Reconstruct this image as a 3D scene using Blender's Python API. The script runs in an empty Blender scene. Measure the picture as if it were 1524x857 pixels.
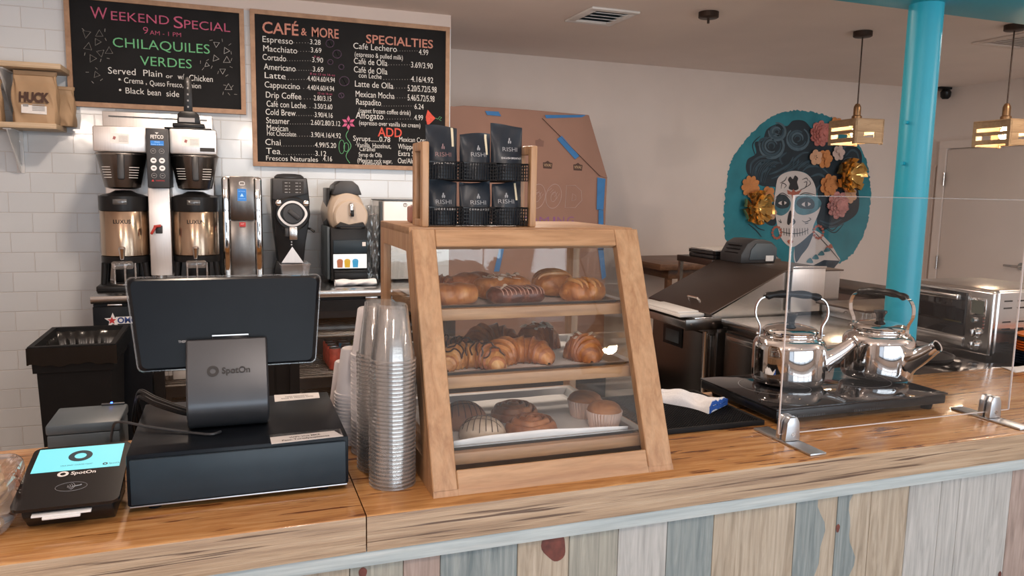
import bpy, bmesh, math, random
from mathutils import Vector, Matrix, Euler
random.seed(7)
PI = math.pi
scn = bpy.context.scene
COL = scn.collection

# ------------------------------------------------------------------ camera
EYE = 1.54
FPX = 1146.5
YAW, PITCH, ROLL = math.radians(20.105), math.radians(7.208), math.radians(1.105)
F_ = Vector((math.sin(YAW) * math.cos(PITCH), math.cos(YAW) * math.cos(PITCH), -math.sin(PITCH)))
R_ = Vector((math.cos(YAW), -math.sin(YAW), 0))
U_ = R_.cross(F_)
RT = math.cos(ROLL) * R_ + math.sin(ROLL) * U_
UP = -math.sin(ROLL) * R_ + math.cos(ROLL) * U_
CAMPOS = Vector((0, 0, EYE))
cd = bpy.data.cameras.new('camera')
cam = bpy.data.objects.new('camera', cd)
COL.objects.link(cam)
cd.sensor_fit = 'HORIZONTAL'
cd.sensor_width = 36
cd.lens = FPX / 1524 * 36
cd.clip_start = 0.02
cd.clip_end = 60
m = Matrix((RT, UP, -F_)).transposed().to_4x4()
m.translation = CAMPOS
cam.matrix_world = m
scn.camera = cam


def ray(px, py):
    return RT * ((px - 762) / FPX) - UP * ((py - 428.5) / FPX) + F_


def at(px, py, Y):            # the point seen at a pixel on the plane y = Y
    d = ray(px, py)
    return CAMPOS + d * (Y / d.y)


def atz(px, py, z):
    d = ray(px, py)
    return CAMPOS + d * ((z - EYE) / d.z)


# ------------------------------------------------------------------ light
scn.view_settings.view_transform = 'Standard'
scn.view_settings.look = 'None'
scn.view_settings.exposure = 0.0
scn.view_settings.gamma = 1.0
scn.view_settings.use_curve_mapping = False
scn.cycles.transparent_max_bounces = 40
scn.cycles.max_bounces = 10
scn.cycles.diffuse_bounces = 5
scn.cycles.glossy_bounces = 5
scn.cycles.caustics_reflective = False
scn.cycles.caustics_refractive = False
scn.cycles.sample_clamp_indirect = 4.0
w = bpy.data.worlds.new('world')
scn.world = w
w.use_nodes = True
w.node_tree.nodes['Background'].inputs[0].default_value = (0.75, 0.86, 1.0, 1)
w.node_tree.nodes['Background'].inputs[1].default_value = 1.2


def area(name, loc, rot, sx, sy, power, col):
    l = bpy.data.lights.new(name, 'AREA')
    l.shape = 'RECTANGLE'
    l.size, l.size_y = sx, sy
    l.energy = power
    l.color = col
    o = bpy.data.objects.new(name, l)
    COL.objects.link(o)
    o.location = loc
    o.rotation_euler = rot
    return o


# daylight through the shop windows behind the customer side
area('window_daylight', (2.4, -3.35, 1.30), (math.radians(90), 0, 0), 6.0, 2.0, 150, (0.84, 0.93, 1.0))
# warm ceiling lamps over the customer side and the work aisle
for lx, ly, lp in ((-0.2, 3.2, 20), (1.2, 3.3, 16), (4.2, 2.6, 20)):
    l = bpy.data.lights.new('ceiling_lamp_light', 'AREA')
    l.shape = 'DISK'
    l.size = 0.16
    l.energy = lp
    l.color = (1.0, 0.80, 0.64)
    o = bpy.data.objects.new('ceiling_lamp_light', l)
    COL.objects.link(o)
    o.location = (lx, ly, 2.53)
# unseen warm point lights, added to brighten the ceiling and the pastry case
for lx, ly, lp in ((-1.3, 0.5, 30), (0.25, 0.25, 24), (4.1, 0.7, 34), (0.9, 2.75, 16)):
    l = bpy.data.lights.new('pendant_and_fill_light', 'POINT')
    l.energy = lp
    l.color = (1.0, 0.83, 0.71)
    l.shadow_soft_size = 0.05
    o = bpy.data.objects.new('pendant_and_fill_light', l)
    COL.objects.link(o)
    o.location = (lx, ly, 2.05)


# ------------------------------------------------------------------ materials
class NT:
    def __init__(s, name):
        s.m = bpy.data.materials.new(name)
        s.m.use_nodes = True
        s.t = s.m.node_tree
        s.n = s.t.nodes
        s.b = s.n['Principled BSDF']
        s.out = s.n['Material Output']

    def new(s, typ, **kw):
        nd = s.n.new(typ)
        for k, v in kw.items():
            setattr(nd, k, v)
        return nd

    def link(s, a, b):
        s.t.links.new(a, b)

    def coord(s, scale=(1, 1, 1), rot=(0, 0, 0), loc=(0, 0, 0)):
        tc = s.new('ShaderNodeTexCoord')
        mp = s.new('ShaderNodeMapping')
        mp.inputs['Scale'].default_value = scale
        mp.inputs['Rotation'].default_value = rot
        mp.inputs['Location'].default_value = loc
        s.link(tc.outputs['Object'], mp.inputs[0])
        return mp.outputs[0]

    def noise(s, vec, scale=5, detail=4, rough=0.5, dist=0.0):
        nd = s.new('ShaderNodeTexNoise')
        nd.inputs['Scale'].default_value = scale
        nd.inputs['Detail'].default_value = detail
        nd.inputs['Roughness'].default_value = rough
        nd.inputs['Distortion'].default_value = dist
        s.link(vec, nd.inputs['Vector'])
        return nd.outputs[0]

    def ramp(s, fac, stops):
        r = s.new('ShaderNodeValToRGB')
        e = r.color_ramp.elements
        while len(e) < len(stops):
            e.new(0.5)
        for i, (p, c) in enumerate(stops):
            e[i].position = p
            e[i].color = (*c[:3], 1) if len(c) < 4 else c
        s.link(fac, r.inputs[0])
        return r.outputs[0]

    def mix(s, a, b, fac, mode='MIX'):
        mx = s.new('ShaderNodeMix', data_type='RGBA', blend_type=mode)
        for sock, v in ((mx.inputs[0], fac), (mx.inputs[6], a), (mx.inputs[7], b)):
            if hasattr(v, 'is_linked'):
                s.link(v, sock)
            elif isinstance(v, (int, float)):
                sock.default_value = v
            else:
                sock.default_value = (*v, 1)
        return mx.outputs[2]

    def bump(s, h, strength=0.2, dist=0.01):
        b = s.new('ShaderNodeBump')
        b.inputs['Strength'].default_value = strength
        b.inputs['Distance'].default_value = dist
        s.link(h, b.inputs['Height'])
        s.link(b.outputs[0], s.b.inputs['Normal'])

    def set(s, **kw):
        for k, v in kw.items():
            i = s.b.inputs[k]
            if hasattr(v, 'is_linked'):
                s.link(v, i)
            elif isinstance(v, tuple):
                i.default_value = (*v, 1) if len(v) == 3 else v
            else:
                i.default_value = v
        return s


def plain(name, col, rough=0.5, metal=0.0, var=0.06, scale=20, **kw):
    t = NT(name)
    v = t.coord()
    n = t.noise(v, scale, 3)
    c = t.ramp(n, [(0.3, tuple(x * (1 - var) for x in col)), (0.7, tuple(min(1, x * (1 + var)) for x in col))])
    t.set(**{'Base Color': c, 'Roughness': rough, 'Metallic': metal})
    t.set(**kw)
    return t.m


def brushed(name, col, rough=0.25, axis=(1, 60, 60)):
    t = NT(name)
    v = t.coord(axis)
    n = t.noise(v, 8, 3)
    t.set(**{'Base Color': t.ramp(n, [(0.3, tuple(x * 0.9 for x in col)), (0.7, col)]), 'Metallic': 1.0,
             'Roughness': t.ramp(n, [(0.2, (rough * 0.94,) * 3), (0.8, (rough * 1.06,) * 3)])})
    return t.m


def wood(name, dark, mid, light, scale=(1.5, 26, 26), rough=0.45, dist=0.6, coat=0.0, streak=None, bump=0.15):
    t = NT(name)
    v = t.coord(scale)
    n = t.noise(v, 1.6, 6, 0.6, dist)
    n2 = t.noise(t.coord(tuple(x * 2.7 for x in scale)), 2.2, 4, 0.6, 0.3)
    c = t.ramp(n, [(0.25, dark), (0.5, mid), (0.75, light)])
    c = t.mix(c, t.ramp(n2, [(0.3, (0.72,) * 3), (0.6, (1, 1, 1))]), 0.6, 'MULTIPLY')
    if streak:
        n3 = t.noise(t.coord(streak[0]), 1.0, 3, 0.55, 0.15)
        c = t.mix(c, streak[1], t.ramp(n3, [(streak[2], (0, 0, 0)), (streak[2] + 0.05, (1, 1, 1))]))
    t.set(**{'Base Color': c, 'Roughness': rough, 'Coat Weight': coat, 'Coat Roughness': 0.06})
    t.bump(n2, bump, 0.002)
    return t.m


def glassy(name, tint=(1, 1, 1), refl=0.12, rough=0.01, edge=0.1, haze=0.0):
    t = NT(name)
    t.n.remove(t.b)
    tr = t.new('ShaderNodeBsdfTransparent')
    tr.inputs[0].default_value = (*tint, 1)
    gl = t.new('ShaderNodeBsdfGlossy')
    gl.inputs[0].default_value = (1, 1, 1, 1)
    gl.inputs['Roughness'].default_value = rough
    lw = t.new('ShaderNodeLayerWeight')
    lw.inputs[0].default_value = 0.5
    pw = t.new('ShaderNodeMath', operation='POWER')
    pw.inputs[1].default_value = 5 - 4 * edge
    t.link(lw.outputs['Facing'], pw.inputs[0])
    mr = t.new('ShaderNodeMapRange')
    mr.inputs['To Min'].default_value = refl * 0.35
    mr.inputs['To Max'].default_value = min(1, refl * 6)
    t.link(pw.outputs[0], mr.inputs[0])
    mx = t.new('ShaderNodeMixShader')
    t.link(mr.outputs[0], mx.inputs[0])
    t.link(tr.outputs[0], mx.inputs[1])
    t.link(gl.outputs[0], mx.inputs[2])
    res = mx.outputs[0]
    if haze:
        df = t.new('ShaderNodeBsdfDiffuse')
        df.inputs[0].default_value = (0.8, 0.8, 0.8, 1)
        m2 = t.new('ShaderNodeMixShader')
        m2.inputs[0].default_value = haze
        t.link(res, m2.inputs[1])
        t.link(df.outputs[0], m2.inputs[2])
        res = m2.outputs[0]
    t.link(res, t.out.inputs[0])
    return t.m


def emit(name, col, strength=1.0):
    t = NT(name)
    t.set(**{'Base Color': tuple(x * 0.2 for x in col), 'Emission Color': col, 'Emission Strength': strength})
    return t.m


M = {}
M['wall'] = plain('painted_wall', (0.74, 0.645, 0.59), 0.75, var=0.02, scale=4)
M['ceiling'] = plain('ceiling_paint', (0.84, 0.745, 0.69), 0.85, var=0.02, scale=3)
M['floor'] = plain('concrete_floor', (0.42, 0.38, 0.35), 0.45, var=0.25, scale=3)


TPX, TPZ = 20 * 0.2032 + 0.9527, 0.1016 * 16 - 1.5837


def tile_mat():
    t = NT('white_subway_tile')
    tc = t.new('ShaderNodeTexCoord')
    sp = t.new('ShaderNodeSeparateXYZ')
    cb = t.new('ShaderNodeCombineXYZ')
    t.link(tc.outputs['Object'], sp.inputs[0])
    ad = t.new('ShaderNodeMath', operation='ADD')
    ad.inputs[1].default_value = TPX
    t.link(sp.outputs[0], ad.inputs[0])
    az = t.new('ShaderNodeMath', operation='ADD')
    az.inputs[1].default_value = TPZ
    t.link(sp.outputs[2], az.inputs[0])
    t.link(ad.outputs[0], cb.inputs[0])
    t.link(az.outputs[0], cb.inputs[1])
    br = t.new('ShaderNodeTexBrick')
    br.inputs['Scale'].default_value = 1
    br.inputs['Brick Width'].default_value = 0.2032
    br.inputs['Row Height'].default_value = 0.1016
    br.inputs['Mortar Size'].default_value = 0.0026
    br.inputs['Mortar Smooth'].default_value = 0.6
    br.inputs['Color1'].default_value = (0.69, 0.735, 0.775, 1)
    br.inputs['Color2'].default_value = (0.73, 0.775, 0.815, 1)
    br.inputs['Mortar'].default_value = (0.70, 0.70, 0.71, 1)
    t.link(cb.outputs[0], br.inputs['Vector'])
    nz = t.noise(tc.outputs['Object'], 7, 2)
    inv = t.new('ShaderNodeMath', operation='MULTIPLY')
    inv.inputs[1].default_value = -1.0
    t.link(br.outputs['Fac'], inv.inputs[0])
    sm = t.new('ShaderNodeMath', operation='MULTIPLY_ADD')
    sm.inputs[1].default_value = 0.35
    t.link(nz, sm.inputs[0])
    t.link(inv.outputs[0], sm.inputs[2])
    t.set(**{'Base Color': br.outputs['Color'], 'Roughness': 0.13, 'Specular IOR Level': 0.6})
    t.bump(sm.outputs[0], 0.55, 0.006)
    return t.m


M['tile'] = tile_mat()
M['counter'] = wood('lacquered_strand_wood', (0.27, 0.105, 0.030), (0.47, 0.225, 0.075), (0.64, 0.37, 0.155),
                    scale=(2.6, 30, 30), rough=0.26, dist=0.9, coat=0.5,
                    streak=((5.5, 62, 62), (0.15, 0.050, 0.015), 0.60), bump=0.05)
M['counter_edge'] = wood('laminated_edge_lit', (0.245, 0.155, 0.095), (0.415, 0.29, 0.185), (0.55, 0.42, 0.295),  # same wood as the top; front light put in as a paler, greyer tone
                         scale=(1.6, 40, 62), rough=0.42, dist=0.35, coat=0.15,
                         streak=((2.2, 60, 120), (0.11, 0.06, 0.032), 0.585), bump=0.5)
M['trim'] = wood('pale_blue_grey_wood', (0.36, 0.42, 0.44), (0.46, 0.52, 0.53), (0.56, 0.60, 0.60), scale=(1.5, 20, 40), rough=0.6)
PL = {}
for nm, d, mi, li in (('blue', (0.135, 0.172, 0.182), (0.235, 0.272, 0.275), (0.335, 0.362, 0.352)),
                      ('cream', (0.27, 0.215, 0.155), (0.42, 0.35, 0.27), (0.53, 0.46, 0.37)),
                      ('grey', (0.21, 0.21, 0.18), (0.335, 0.325, 0.28), (0.45, 0.435, 0.38)),
                      ('pale', (0.31, 0.305, 0.295), (0.44, 0.435, 0.42), (0.54, 0.53, 0.515)),
                      ('rose', (0.235, 0.175, 0.15), (0.36, 0.275, 0.24), (0.45, 0.36, 0.32))):
    PL[nm] = wood('pine_plank_' + nm, d, mi, li, scale=(24, 24, 1.6), rough=0.55, dist=2.2, bump=0.15)
M['knot'] = plain('dark_wood_knot', (0.13, 0.035, 0.025), 0.5, var=0.4, scale=40)
M['case'] = wood('honey_stained_pine', (0.31, 0.152, 0.070), (0.435, 0.245, 0.125), (0.525, 0.325, 0.180), scale=(2.0, 22, 22), rough=0.42, dist=0.9)
M['case_v'] = wood('honey_stained_pine_upright', (0.31, 0.152, 0.070), (0.435, 0.245, 0.125), (0.525, 0.325, 0.180), scale=(22, 22, 2.0), rough=0.42, dist=0.9)
M['board_frame'] = wood('oak_frame', (0.30, 0.16, 0.085), (0.42, 0.245, 0.145), (0.50, 0.31, 0.19), scale=(6, 30, 6), rough=0.5)
M['shelf'] = wood('pine_shelf', (0.42, 0.29, 0.17), (0.55, 0.41, 0.27), (0.64, 0.50, 0.35), scale=(2, 26, 26), rough=0.6)
M['walnut'] = wood('walnut_shelf', (0.10, 0.045, 0.025), (0.16, 0.08, 0.045), (0.23, 0.12, 0.07), scale=(20, 2, 20), rough=0.4)
M['board'] = plain('chalkboard_black', (0.011, 0.011, 0.012), 0.7, var=0.25, scale=6, **{'Specular IOR Level': 0.18})
M['black'] = plain('black_plastic', (0.009, 0.009, 0.010), 0.34, var=0.1, **{'Specular IOR Level': 0.3})
M['satin'] = plain('black_satin_metal', (0.0075, 0.0095, 0.013), 0.28, var=0.08, **{'Specular IOR Level': 0.13})
M['drawer'] = plain('blue_sheen_black', (0.020, 0.033, 0.045), 0.36, var=0.08, **{'Specular IOR Level': 0.3})  # window's bluish sheen on the drawer front put into this black
M['gun'] = plain('gunmetal', (0.060, 0.063, 0.070), 0.32, metal=0.6, var=0.05)
M['slate'] = plain('slate_grey_plastic', (0.065, 0.085, 0.100), 0.45, var=0.06)
M['char'] = plain('charcoal_plastic', (0.035, 0.036, 0.040), 0.42, var=0.08)
M['rubber'] = plain('black_rubber', (0.010, 0.010, 0.011), 0.62, var=0.1, **{'Specular IOR Level': 0.2})
M['bag_black'] = plain('black_liner', (0.010, 0.010, 0.010), 0.22, var=0.1)
M['chrome'] = plain('polished_steel', (0.78, 0.76, 0.74), 0.05, metal=1.0, var=0.01)
M['steel'] = brushed('brushed_steel', (0.62, 0.60, 0.58), 0.24)
M['steel_v'] = brushed('brushed_steel_upright', (0.62, 0.60, 0.58), 0.2, (60, 60, 1))
M['steel_bright'] = brushed('bright_sheet_steel', (0.88, 0.86, 0.85), 0.42, (60, 60, 1))
M['steel_dark'] = brushed('dark_brushed_steel', (0.20, 0.185, 0.175), 0.26, (60, 60, 1))
M['steel_brown'] = brushed('hood_sheet_steel', (0.15, 0.115, 0.10), 0.46, (40, 40, 2))
M['tank'] = brushed('bronze_tinted_steel', (0.50, 0.38, 0.28), 0.2, (70, 70, 1))
M['alu'] = brushed('satin_aluminium', (0.60, 0.61, 0.63), 0.36, (2, 60, 60))
M['white'] = plain('white_plastic', (0.78, 0.77, 0.76), 0.4, var=0.02)
M['whitegoods'] = plain('white_enamel', (0.82, 0.82, 0.82), 0.3, var=0.01)
M['paper'] = plain('white_paper', (0.78, 0.76, 0.75), 0.7, var=0.04, scale=60)
M['parch'] = plain('parchment_paper', (0.84, 0.82, 0.83), 0.55, var=0.08, scale=12)
M['kraft'] = plain('kraft_bag_paper', (0.42, 0.28, 0.165), 0.7, var=0.10, scale=9)
M['kraft_red'] = plain('brown_wrapping_paper', (0.30, 0.165, 0.12), 0.68, var=0.06, scale=4)
M['tape'] = plain('blue_painter_tape', (0.03, 0.17, 0.42), 0.6, var=0.08)
M['cut_tape'] = plain('cream_tape', (0.68, 0.60, 0.42), 0.5, var=0.03)
M['teal'] = plain('teal_gloss_paint', (0.012, 0.33, 0.45), 0.38, var=0.03, scale=8)
M['mural_teal'] = plain('mural_teal_paint', (0.028, 0.225, 0.285), 0.7, var=0.18, scale=5)
M['pouch'] = plain('black_foil_pouch', (0.016, 0.022, 0.031), 0.36, var=0.12, **{'Specular IOR Level': 0.35})
M['cooktop'] = plain('black_ceramic_glass', (0.008, 0.008, 0.010), 0.05, var=0.05)
M['towel'] = plain('white_terry', (0.80, 0.81, 0.84), 0.95, var=0.06, scale=300)
M['towel_blue'] = plain('blue_hem', (0.02, 0.10, 0.42), 0.9, var=0.1)
M['glass'] = glassy('clear_glass', (0.97, 0.975, 0.97), 0.10)
M['acrylic'] = glassy('clear_acrylic', (0.985, 0.985, 0.99), 0.075, 0.0)
M['acrylic_edge'] = plain('acrylic_cut_edge', (0.72, 0.66, 0.65), 0.25, var=0.02)
M['wrap'] = glassy('clear_film', (0.9, 0.92, 0.93), 0.3, 0.12, 0.5)
M['clamshell'] = glassy('clear_clamshell', (0.95, 0.92, 0.91), 0.2, 0.1, 0.5, haze=0.06)
M['cup'] = glassy('clear_cup_plastic', (0.97, 0.965, 0.96), 0.16, 0.07, 0.6, haze=0.05)
M['cup_rim'] = glassy('clear_cup_rim', (0.80, 0.77, 0.75), 0.45, 0.12, 0.8, haze=0.12)
M['cup_white'] = plain('white_paper_cup', (0.74, 0.71, 0.72), 0.5, var=0.02)
M['red'] = plain('red_plastic', (0.42, 0.03, 0.02), 0.4)
M['orange_pl'] = plain('orange_plastic', (0.72, 0.17, 0.02), 0.4)
M['navy'] = plain('navy_plastic', (0.012, 0.018, 0.035), 0.4)
M['beige'] = plain('beige_tank_plastic', (0.52, 0.42, 0.33), 0.3, var=0.02)
M['pink'] = plain('dusty_pink_plastic', (0.45, 0.23, 0.19), 0.5)
M['ink'] = plain('black_ink', (0.02, 0.018, 0.018), 0.6)
M['ink_grey'] = plain('grey_ink', (0.30, 0.30, 0.31), 0.6)
M['chalk_white'] = plain('white_chalk', (0.80, 0.80, 0.78), 0.9, var=0.12, scale=200)
M['chalk_grey'] = plain('faint_chalk', (0.16, 0.155, 0.15), 0.9, var=0.3, scale=200)
M['chalk_dim'] = plain('dim_chalk', (0.36, 0.35, 0.33), 0.9, var=0.3, scale=200)
M['chalk_pink'] = plain('pink_chalk', (0.52, 0.11, 0.20), 0.9, var=0.2, scale=200)
M['chalk_green'] = plain('green_chalk', (0.16, 0.50, 0.24), 0.9, var=0.2, scale=200)
M['chalk_salmon'] = plain('salmon_chalk', (0.58, 0.26, 0.20), 0.9, var=0.2, scale=200)
M['chalk_red'] = plain('red_chalk', (0.68, 0.10, 0.07), 0.9, var=0.2, scale=200)
M['chalk_purple'] = plain('purple_chalk', (0.13, 0.08, 0.14), 0.9, var=0.3, scale=200)
M['purple_ink'] = plain('purple_marker', (0.26, 0.10, 0.26), 0.7)
M['grey_marker'] = plain('pale_marker', (0.46, 0.33, 0.30), 0.7)
M['stamp'] = plain('dark_brown_stamp', (0.07, 0.035, 0.025), 0.7)
M['gold'] = plain('gold_foil', (0.90, 0.58, 0.20), 0.24, metal=0.85, var=0.05)
M['bronze'] = plain('dark_bronze', (0.050, 0.030, 0.022), 0.45, metal=0.5)
M['socket'] = plain('brass_socket', (0.25, 0.14, 0.07), 0.35, metal=0.8)
M['lampwood'] = wood('pale_lamp_wood', (0.26, 0.155, 0.08), (0.36, 0.23, 0.125), (0.44, 0.30, 0.175), scale=(3, 20, 30), rough=0.5)
M['bulb'] = emit('warm_bulb', (1.0, 0.78, 0.48), 40)
M['screen'] = emit('turquoise_screen', (0.20, 0.78, 0.86), 0.95)
M['screen_ink'] = plain('screen_dark', (0.004, 0.03, 0.05), 0.3)
M['lcd'] = emit('blue_lcd', (0.03, 0.22, 0.62), 0.9)
M['lcd_txt'] = emit('pale_lcd_text', (0.5, 0.75, 1.0), 0.9)
M['led'] = emit('blue_led', (0.05, 0.15, 1.0), 6)
M['mural_spot'] = plain('faded_red_print', (0.33, 0.12, 0.12), 0.6)
M['sticker_red'] = plain('red_sticker', (0.5, 0.03, 0.03), 0.4)
M['cooler_in'] = plain('cooler_liner', (0.10, 0.11, 0.12), 0.5)
M['can_red'] = plain('coral_can', (0.62, 0.10, 0.07), 0.35, var=0.3, scale=30)
M['can_blue'] = plain('sky_blue_can', (0.05, 0.28, 0.45), 0.35, var=0.3, scale=30)
M['can_dark'] = plain('dark_can', (0.05, 0.05, 0.06), 0.35, var=0.3, scale=30)
M['can_green'] = plain('olive_can', (0.20, 0.20, 0.06), 0.35, var=0.3, scale=30)


def bake(name, dark, mid, light, scale=28, stretch=(1, 1, 1), rough=0.38):
    t = NT(name)
    v = t.coord(stretch)
    n = t.noise(v, scale, 6, 0.65, 0.8)
    n2 = t.noise(t.coord(), scale * 4, 3)
    c = t.ramp(n, [(0.30, dark), (0.52, mid), (0.72, light)])
    t.set(**{'Base Color': c, 'Roughness': rough, 'Coat Weight': 0.15, 'Coat Roughness': 0.3})
    t.bump(n2, 0.35, 0.003)
    return t.m


M['croissant'] = bake('golden_croissant_crust', (0.23, 0.062, 0.016), (0.46, 0.165, 0.044), (0.68, 0.34, 0.115))
M['croissant_dark'] = bake('deep_baked_crust', (0.17, 0.042, 0.013), (0.34, 0.105, 0.032), (0.52, 0.21, 0.075))
M['croissant_deep'] = bake('darkest_crust_edge', (0.10, 0.026, 0.010), (0.22, 0.062, 0.022), (0.36, 0.13, 0.05))
M['croissant_pale'] = bake('pale_golden_crust', (0.30, 0.095, 0.024), (0.54, 0.25, 0.08), (0.72, 0.45, 0.20))
M['choc'] = plain('dark_chocolate', (0.045, 0.014, 0.010), 0.3, var=0.2)
M['choc_bread'] = bake('chocolate_glazed_crust', (0.05, 0.016, 0.012), (0.13, 0.04, 0.026), (0.26, 0.095, 0.055), 45)
M['icing'] = plain('sugar_icing', (0.52, 0.30, 0.24), 0.45)
M['almond'] = plain('almond_flake', (0.74, 0.62, 0.52), 0.6, var=0.12)
M['concha_brown'] = bake('cocoa_concha_crust', (0.17, 0.07, 0.042), (0.28, 0.125, 0.075), (0.38, 0.18, 0.11), 14, rough=0.75)
M['concha_white'] = bake('vanilla_concha_crust', (0.42, 0.31, 0.22), (0.58, 0.46, 0.36), (0.68, 0.58, 0.48), 10, rough=0.75)
M['swirl'] = bake('swirl_bun_crust', (0.17, 0.055, 0.02), (0.35, 0.125, 0.048), (0.52, 0.22, 0.09), 22)
M['muffin'] = bake('muffin_top', (0.24, 0.085, 0.03), (0.42, 0.18, 0.07), (0.54, 0.27, 0.12), 12, rough=0.7)
M['wrapper'] = plain('muffin_paper', (0.62, 0.46, 0.40), 0.7, var=0.05)
M['crumb'] = plain('bread_crumb', (0.62, 0.43, 0.24), 0.8, var=0.1)


# ------------------------------------------------------------------ mesh builder
class MB:
    """collects shapes in WORLD coordinates; build() makes one mesh object, local to its parent"""

    def __init__(s):
        s.bm = bmesh.new()
        s.mi = 0

    def _tag(s, n0):
        s.bm.faces.ensure_lookup_table()
        for f in s.bm.faces[n0:]:
            f.material_index = s.mi

    def mesh(s, verts, faces):
        n0 = len(s.bm.faces)
        vs = [s.bm.verts.new(v) for v in verts]
        for f in faces:
            try:
                s.bm.faces.new([vs[i] for i in f])
            except ValueError:
                pass
        s._tag(n0)
        return s

    def add(s, other, mat=None):
        me = bpy.data.meshes.new('tmp')
        other.to_mesh(me)
        if mat:
            me.transform(mat)
        n0 = len(s.bm.faces)
        s.bm.from_mesh(me)
        bpy.data.meshes.remove(me)
        s._tag(n0)
        return s

    def obox(s, c, size, rot=None, bev=0.0, seg=2):
        b = bmesh.new()
        bmesh.ops.create_cube(b, size=1)
        bmesh.ops.scale(b, vec=size, verts=b.verts)
        if bev > 0:
            bmesh.ops.bevel(b, geom=list(b.edges), offset=min(bev, min(size) * 0.49), segments=seg, affect='EDGES', profile=0.5)
        mt = Matrix.Translation(c)
        if rot is not None:
            mt = mt @ rot.to_4x4()
        s.add(b, mt)
        b.free()
        return s

    def box(s, x0, x1, y0, y1, z0, z1, bev=0.0, seg=2):
        return s.obox(((x0 + x1) / 2, (y0 + y1) / 2, (z0 + z1) / 2), (abs(x1 - x0), abs(y1 - y0), abs(z1 - z0)), None, bev, seg)

    def prism(s, pts, axis, d0, d1, bev=0.0):
        """pts: 2D outline; axis 'x' -> (y,z), 'y' -> (x,z), 'z' -> (x,y)"""
        def P(p, d):
            return {'x': (d, p[0], p[1]), 'y': (p[0], d, p[1]), 'z': (p[0], p[1], d)}[axis]
        b = bmesh.new()
        n = len(pts)
        v0 = [b.verts.new(P(p, d0)) for p in pts]
        v1 = [b.verts.new(P(p, d1)) for p in pts]
        b.faces.new(v0)
        b.faces.new(v1[::-1])
        for i in range(n):
            b.faces.new((v0[i], v1[i], v1[(i + 1) % n], v0[(i + 1) % n]))
        bmesh.ops.recalc_face_normals(b, faces=b.faces)
        if bev:
            bmesh.ops.bevel(b, geom=list(b.edges), offset=bev, segments=2, affect='EDGES', profile=0.5)
        s.add(b)
        b.free()
        return s

    def cyl(s, p0, p1, r0, r1=None, n=20, caps=True):
        r1 = r0 if r1 is None else r1
        p0, p1 = Vector(p0), Vector(p1)
        d = (p1 - p0)
        q = d.to_track_quat('Z', 'Y').to_matrix()
        vs, fs = [], []
        for p, r in ((p0, r0), (p1, r1)):
            for i in range(n):
                a = 2 * PI * i / n
                vs.append(p + q @ Vector((r * math.cos(a), r * math.sin(a), 0)))
        for i in range(n):
            j = (i + 1) % n
            fs.append((i, j, n + j, n + i))
        if caps:
            fs.append(tuple(range(n))[::-1])
            fs.append(tuple(range(n, 2 * n)))
        return s.mesh(vs, fs)

    def lathe(s, c, prof, n=32, rot=None, capb=True, capt=True, wob=None):
        vs, fs = [], []
        c = Vector(c)
        for k, (r, z) in enumerate(prof):
            for i in range(n):
                a = 2 * PI * i / n
                rr = r * (wob(a, k) if wob else 1)
                p = Vector((rr * math.cos(a), rr * math.sin(a), z))
                if rot is not None:
                    p = rot @ p
                vs.append(c + p)
        for k in range(len(prof) - 1):
            for i in range(n):
                j = (i + 1) % n
                fs.append((k * n + i, k * n + j, (k + 1) * n + j, (k + 1) * n + i))
        if capb:
            fs.append(tuple(range(n))[::-1])
        if capt:
            o = (len(prof) - 1) * n
            fs.append(tuple(range(o, o + n)))
        return s.mesh(vs, fs)

    def tube(s, pts, r, n=8, flat=None, closed=False):
        pts = [Vector(p) for p in pts]
        N = len(pts)
        rs = r if isinstance(r, (list, tuple)) else [r] * N
        vs, fs = [], []
        prev = None
        for k, p in enumerate(pts):
            if closed:
                t = pts[(k + 1) % N] - pts[k - 1]
            else:
                t = pts[min(k + 1, N - 1)] - pts[max(k - 1, 0)]
            t.normalize()
            if prev is None:
                ref = Vector(flat) if flat else (Vector((0, 0, 1)) if abs(t.z) < 0.9 else Vector((1, 0, 0)))
                u = ref.cross(t).normalized()
            else:
                u = (prev - t * prev.dot(t)).normalized()
            prev = u
            v = t.cross(u)
            for i in range(n):
                a = 2 * PI * i / n
                vs.append(p + (u * math.cos(a) + v * math.sin(a)) * rs[k])
        for k in range(N if closed else N - 1):
            k2 = (k + 1) % N
            for i in range(n):
                j = (i + 1) % n
                fs.append((k * n + i, k * n + j, k2 * n + j, k2 * n + i))
        if not closed:
            fs.append(tuple(range(n))[::-1])
            fs.append(tuple(range((N - 1) * n, N * n)))
        return s.mesh(vs, fs)

    def ribbon(s, pts, wdir, w, th):
        """flat strap along pts; wdir = width direction"""
        pts = [Vector(p) for p in pts]
        wd = Vector(wdir).normalized()
        vs, fs = [], []
        N = len(pts)
        for k, p in enumerate(pts):
            t = (pts[min(k + 1, N - 1)] - pts[max(k - 1, 0)]).normalized()
            nn = t.cross(wd).normalized()
            for a, b in ((-1, -1), (1, -1), (1, 1), (-1, 1)):
                vs.append(p + wd * (a * w / 2) + nn * (b * th / 2))
        for k in range(N - 1):
            for i in range(4):
                j = (i + 1) % 4
                fs.append((k * 4 + i, k * 4 + j, k * 4 + 4 + j, k * 4 + 4 + i))
        fs.append((3, 2, 1, 0))
        fs.append(tuple(range((N - 1) * 4, N * 4)))
        return s.mesh(vs, fs)

    def grid(s, fn, nu, nv):
        vs = [fn(i / (nu - 1), j / (nv - 1)) for i in range(nu) for j in range(nv)]
        fs = [(i * nv + j, (i + 1) * nv + j, (i + 1) * nv + j + 1, i * nv + j + 1) for i in range(nu - 1) for j in range(nv - 1)]
        return s.mesh(vs, fs)

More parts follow.
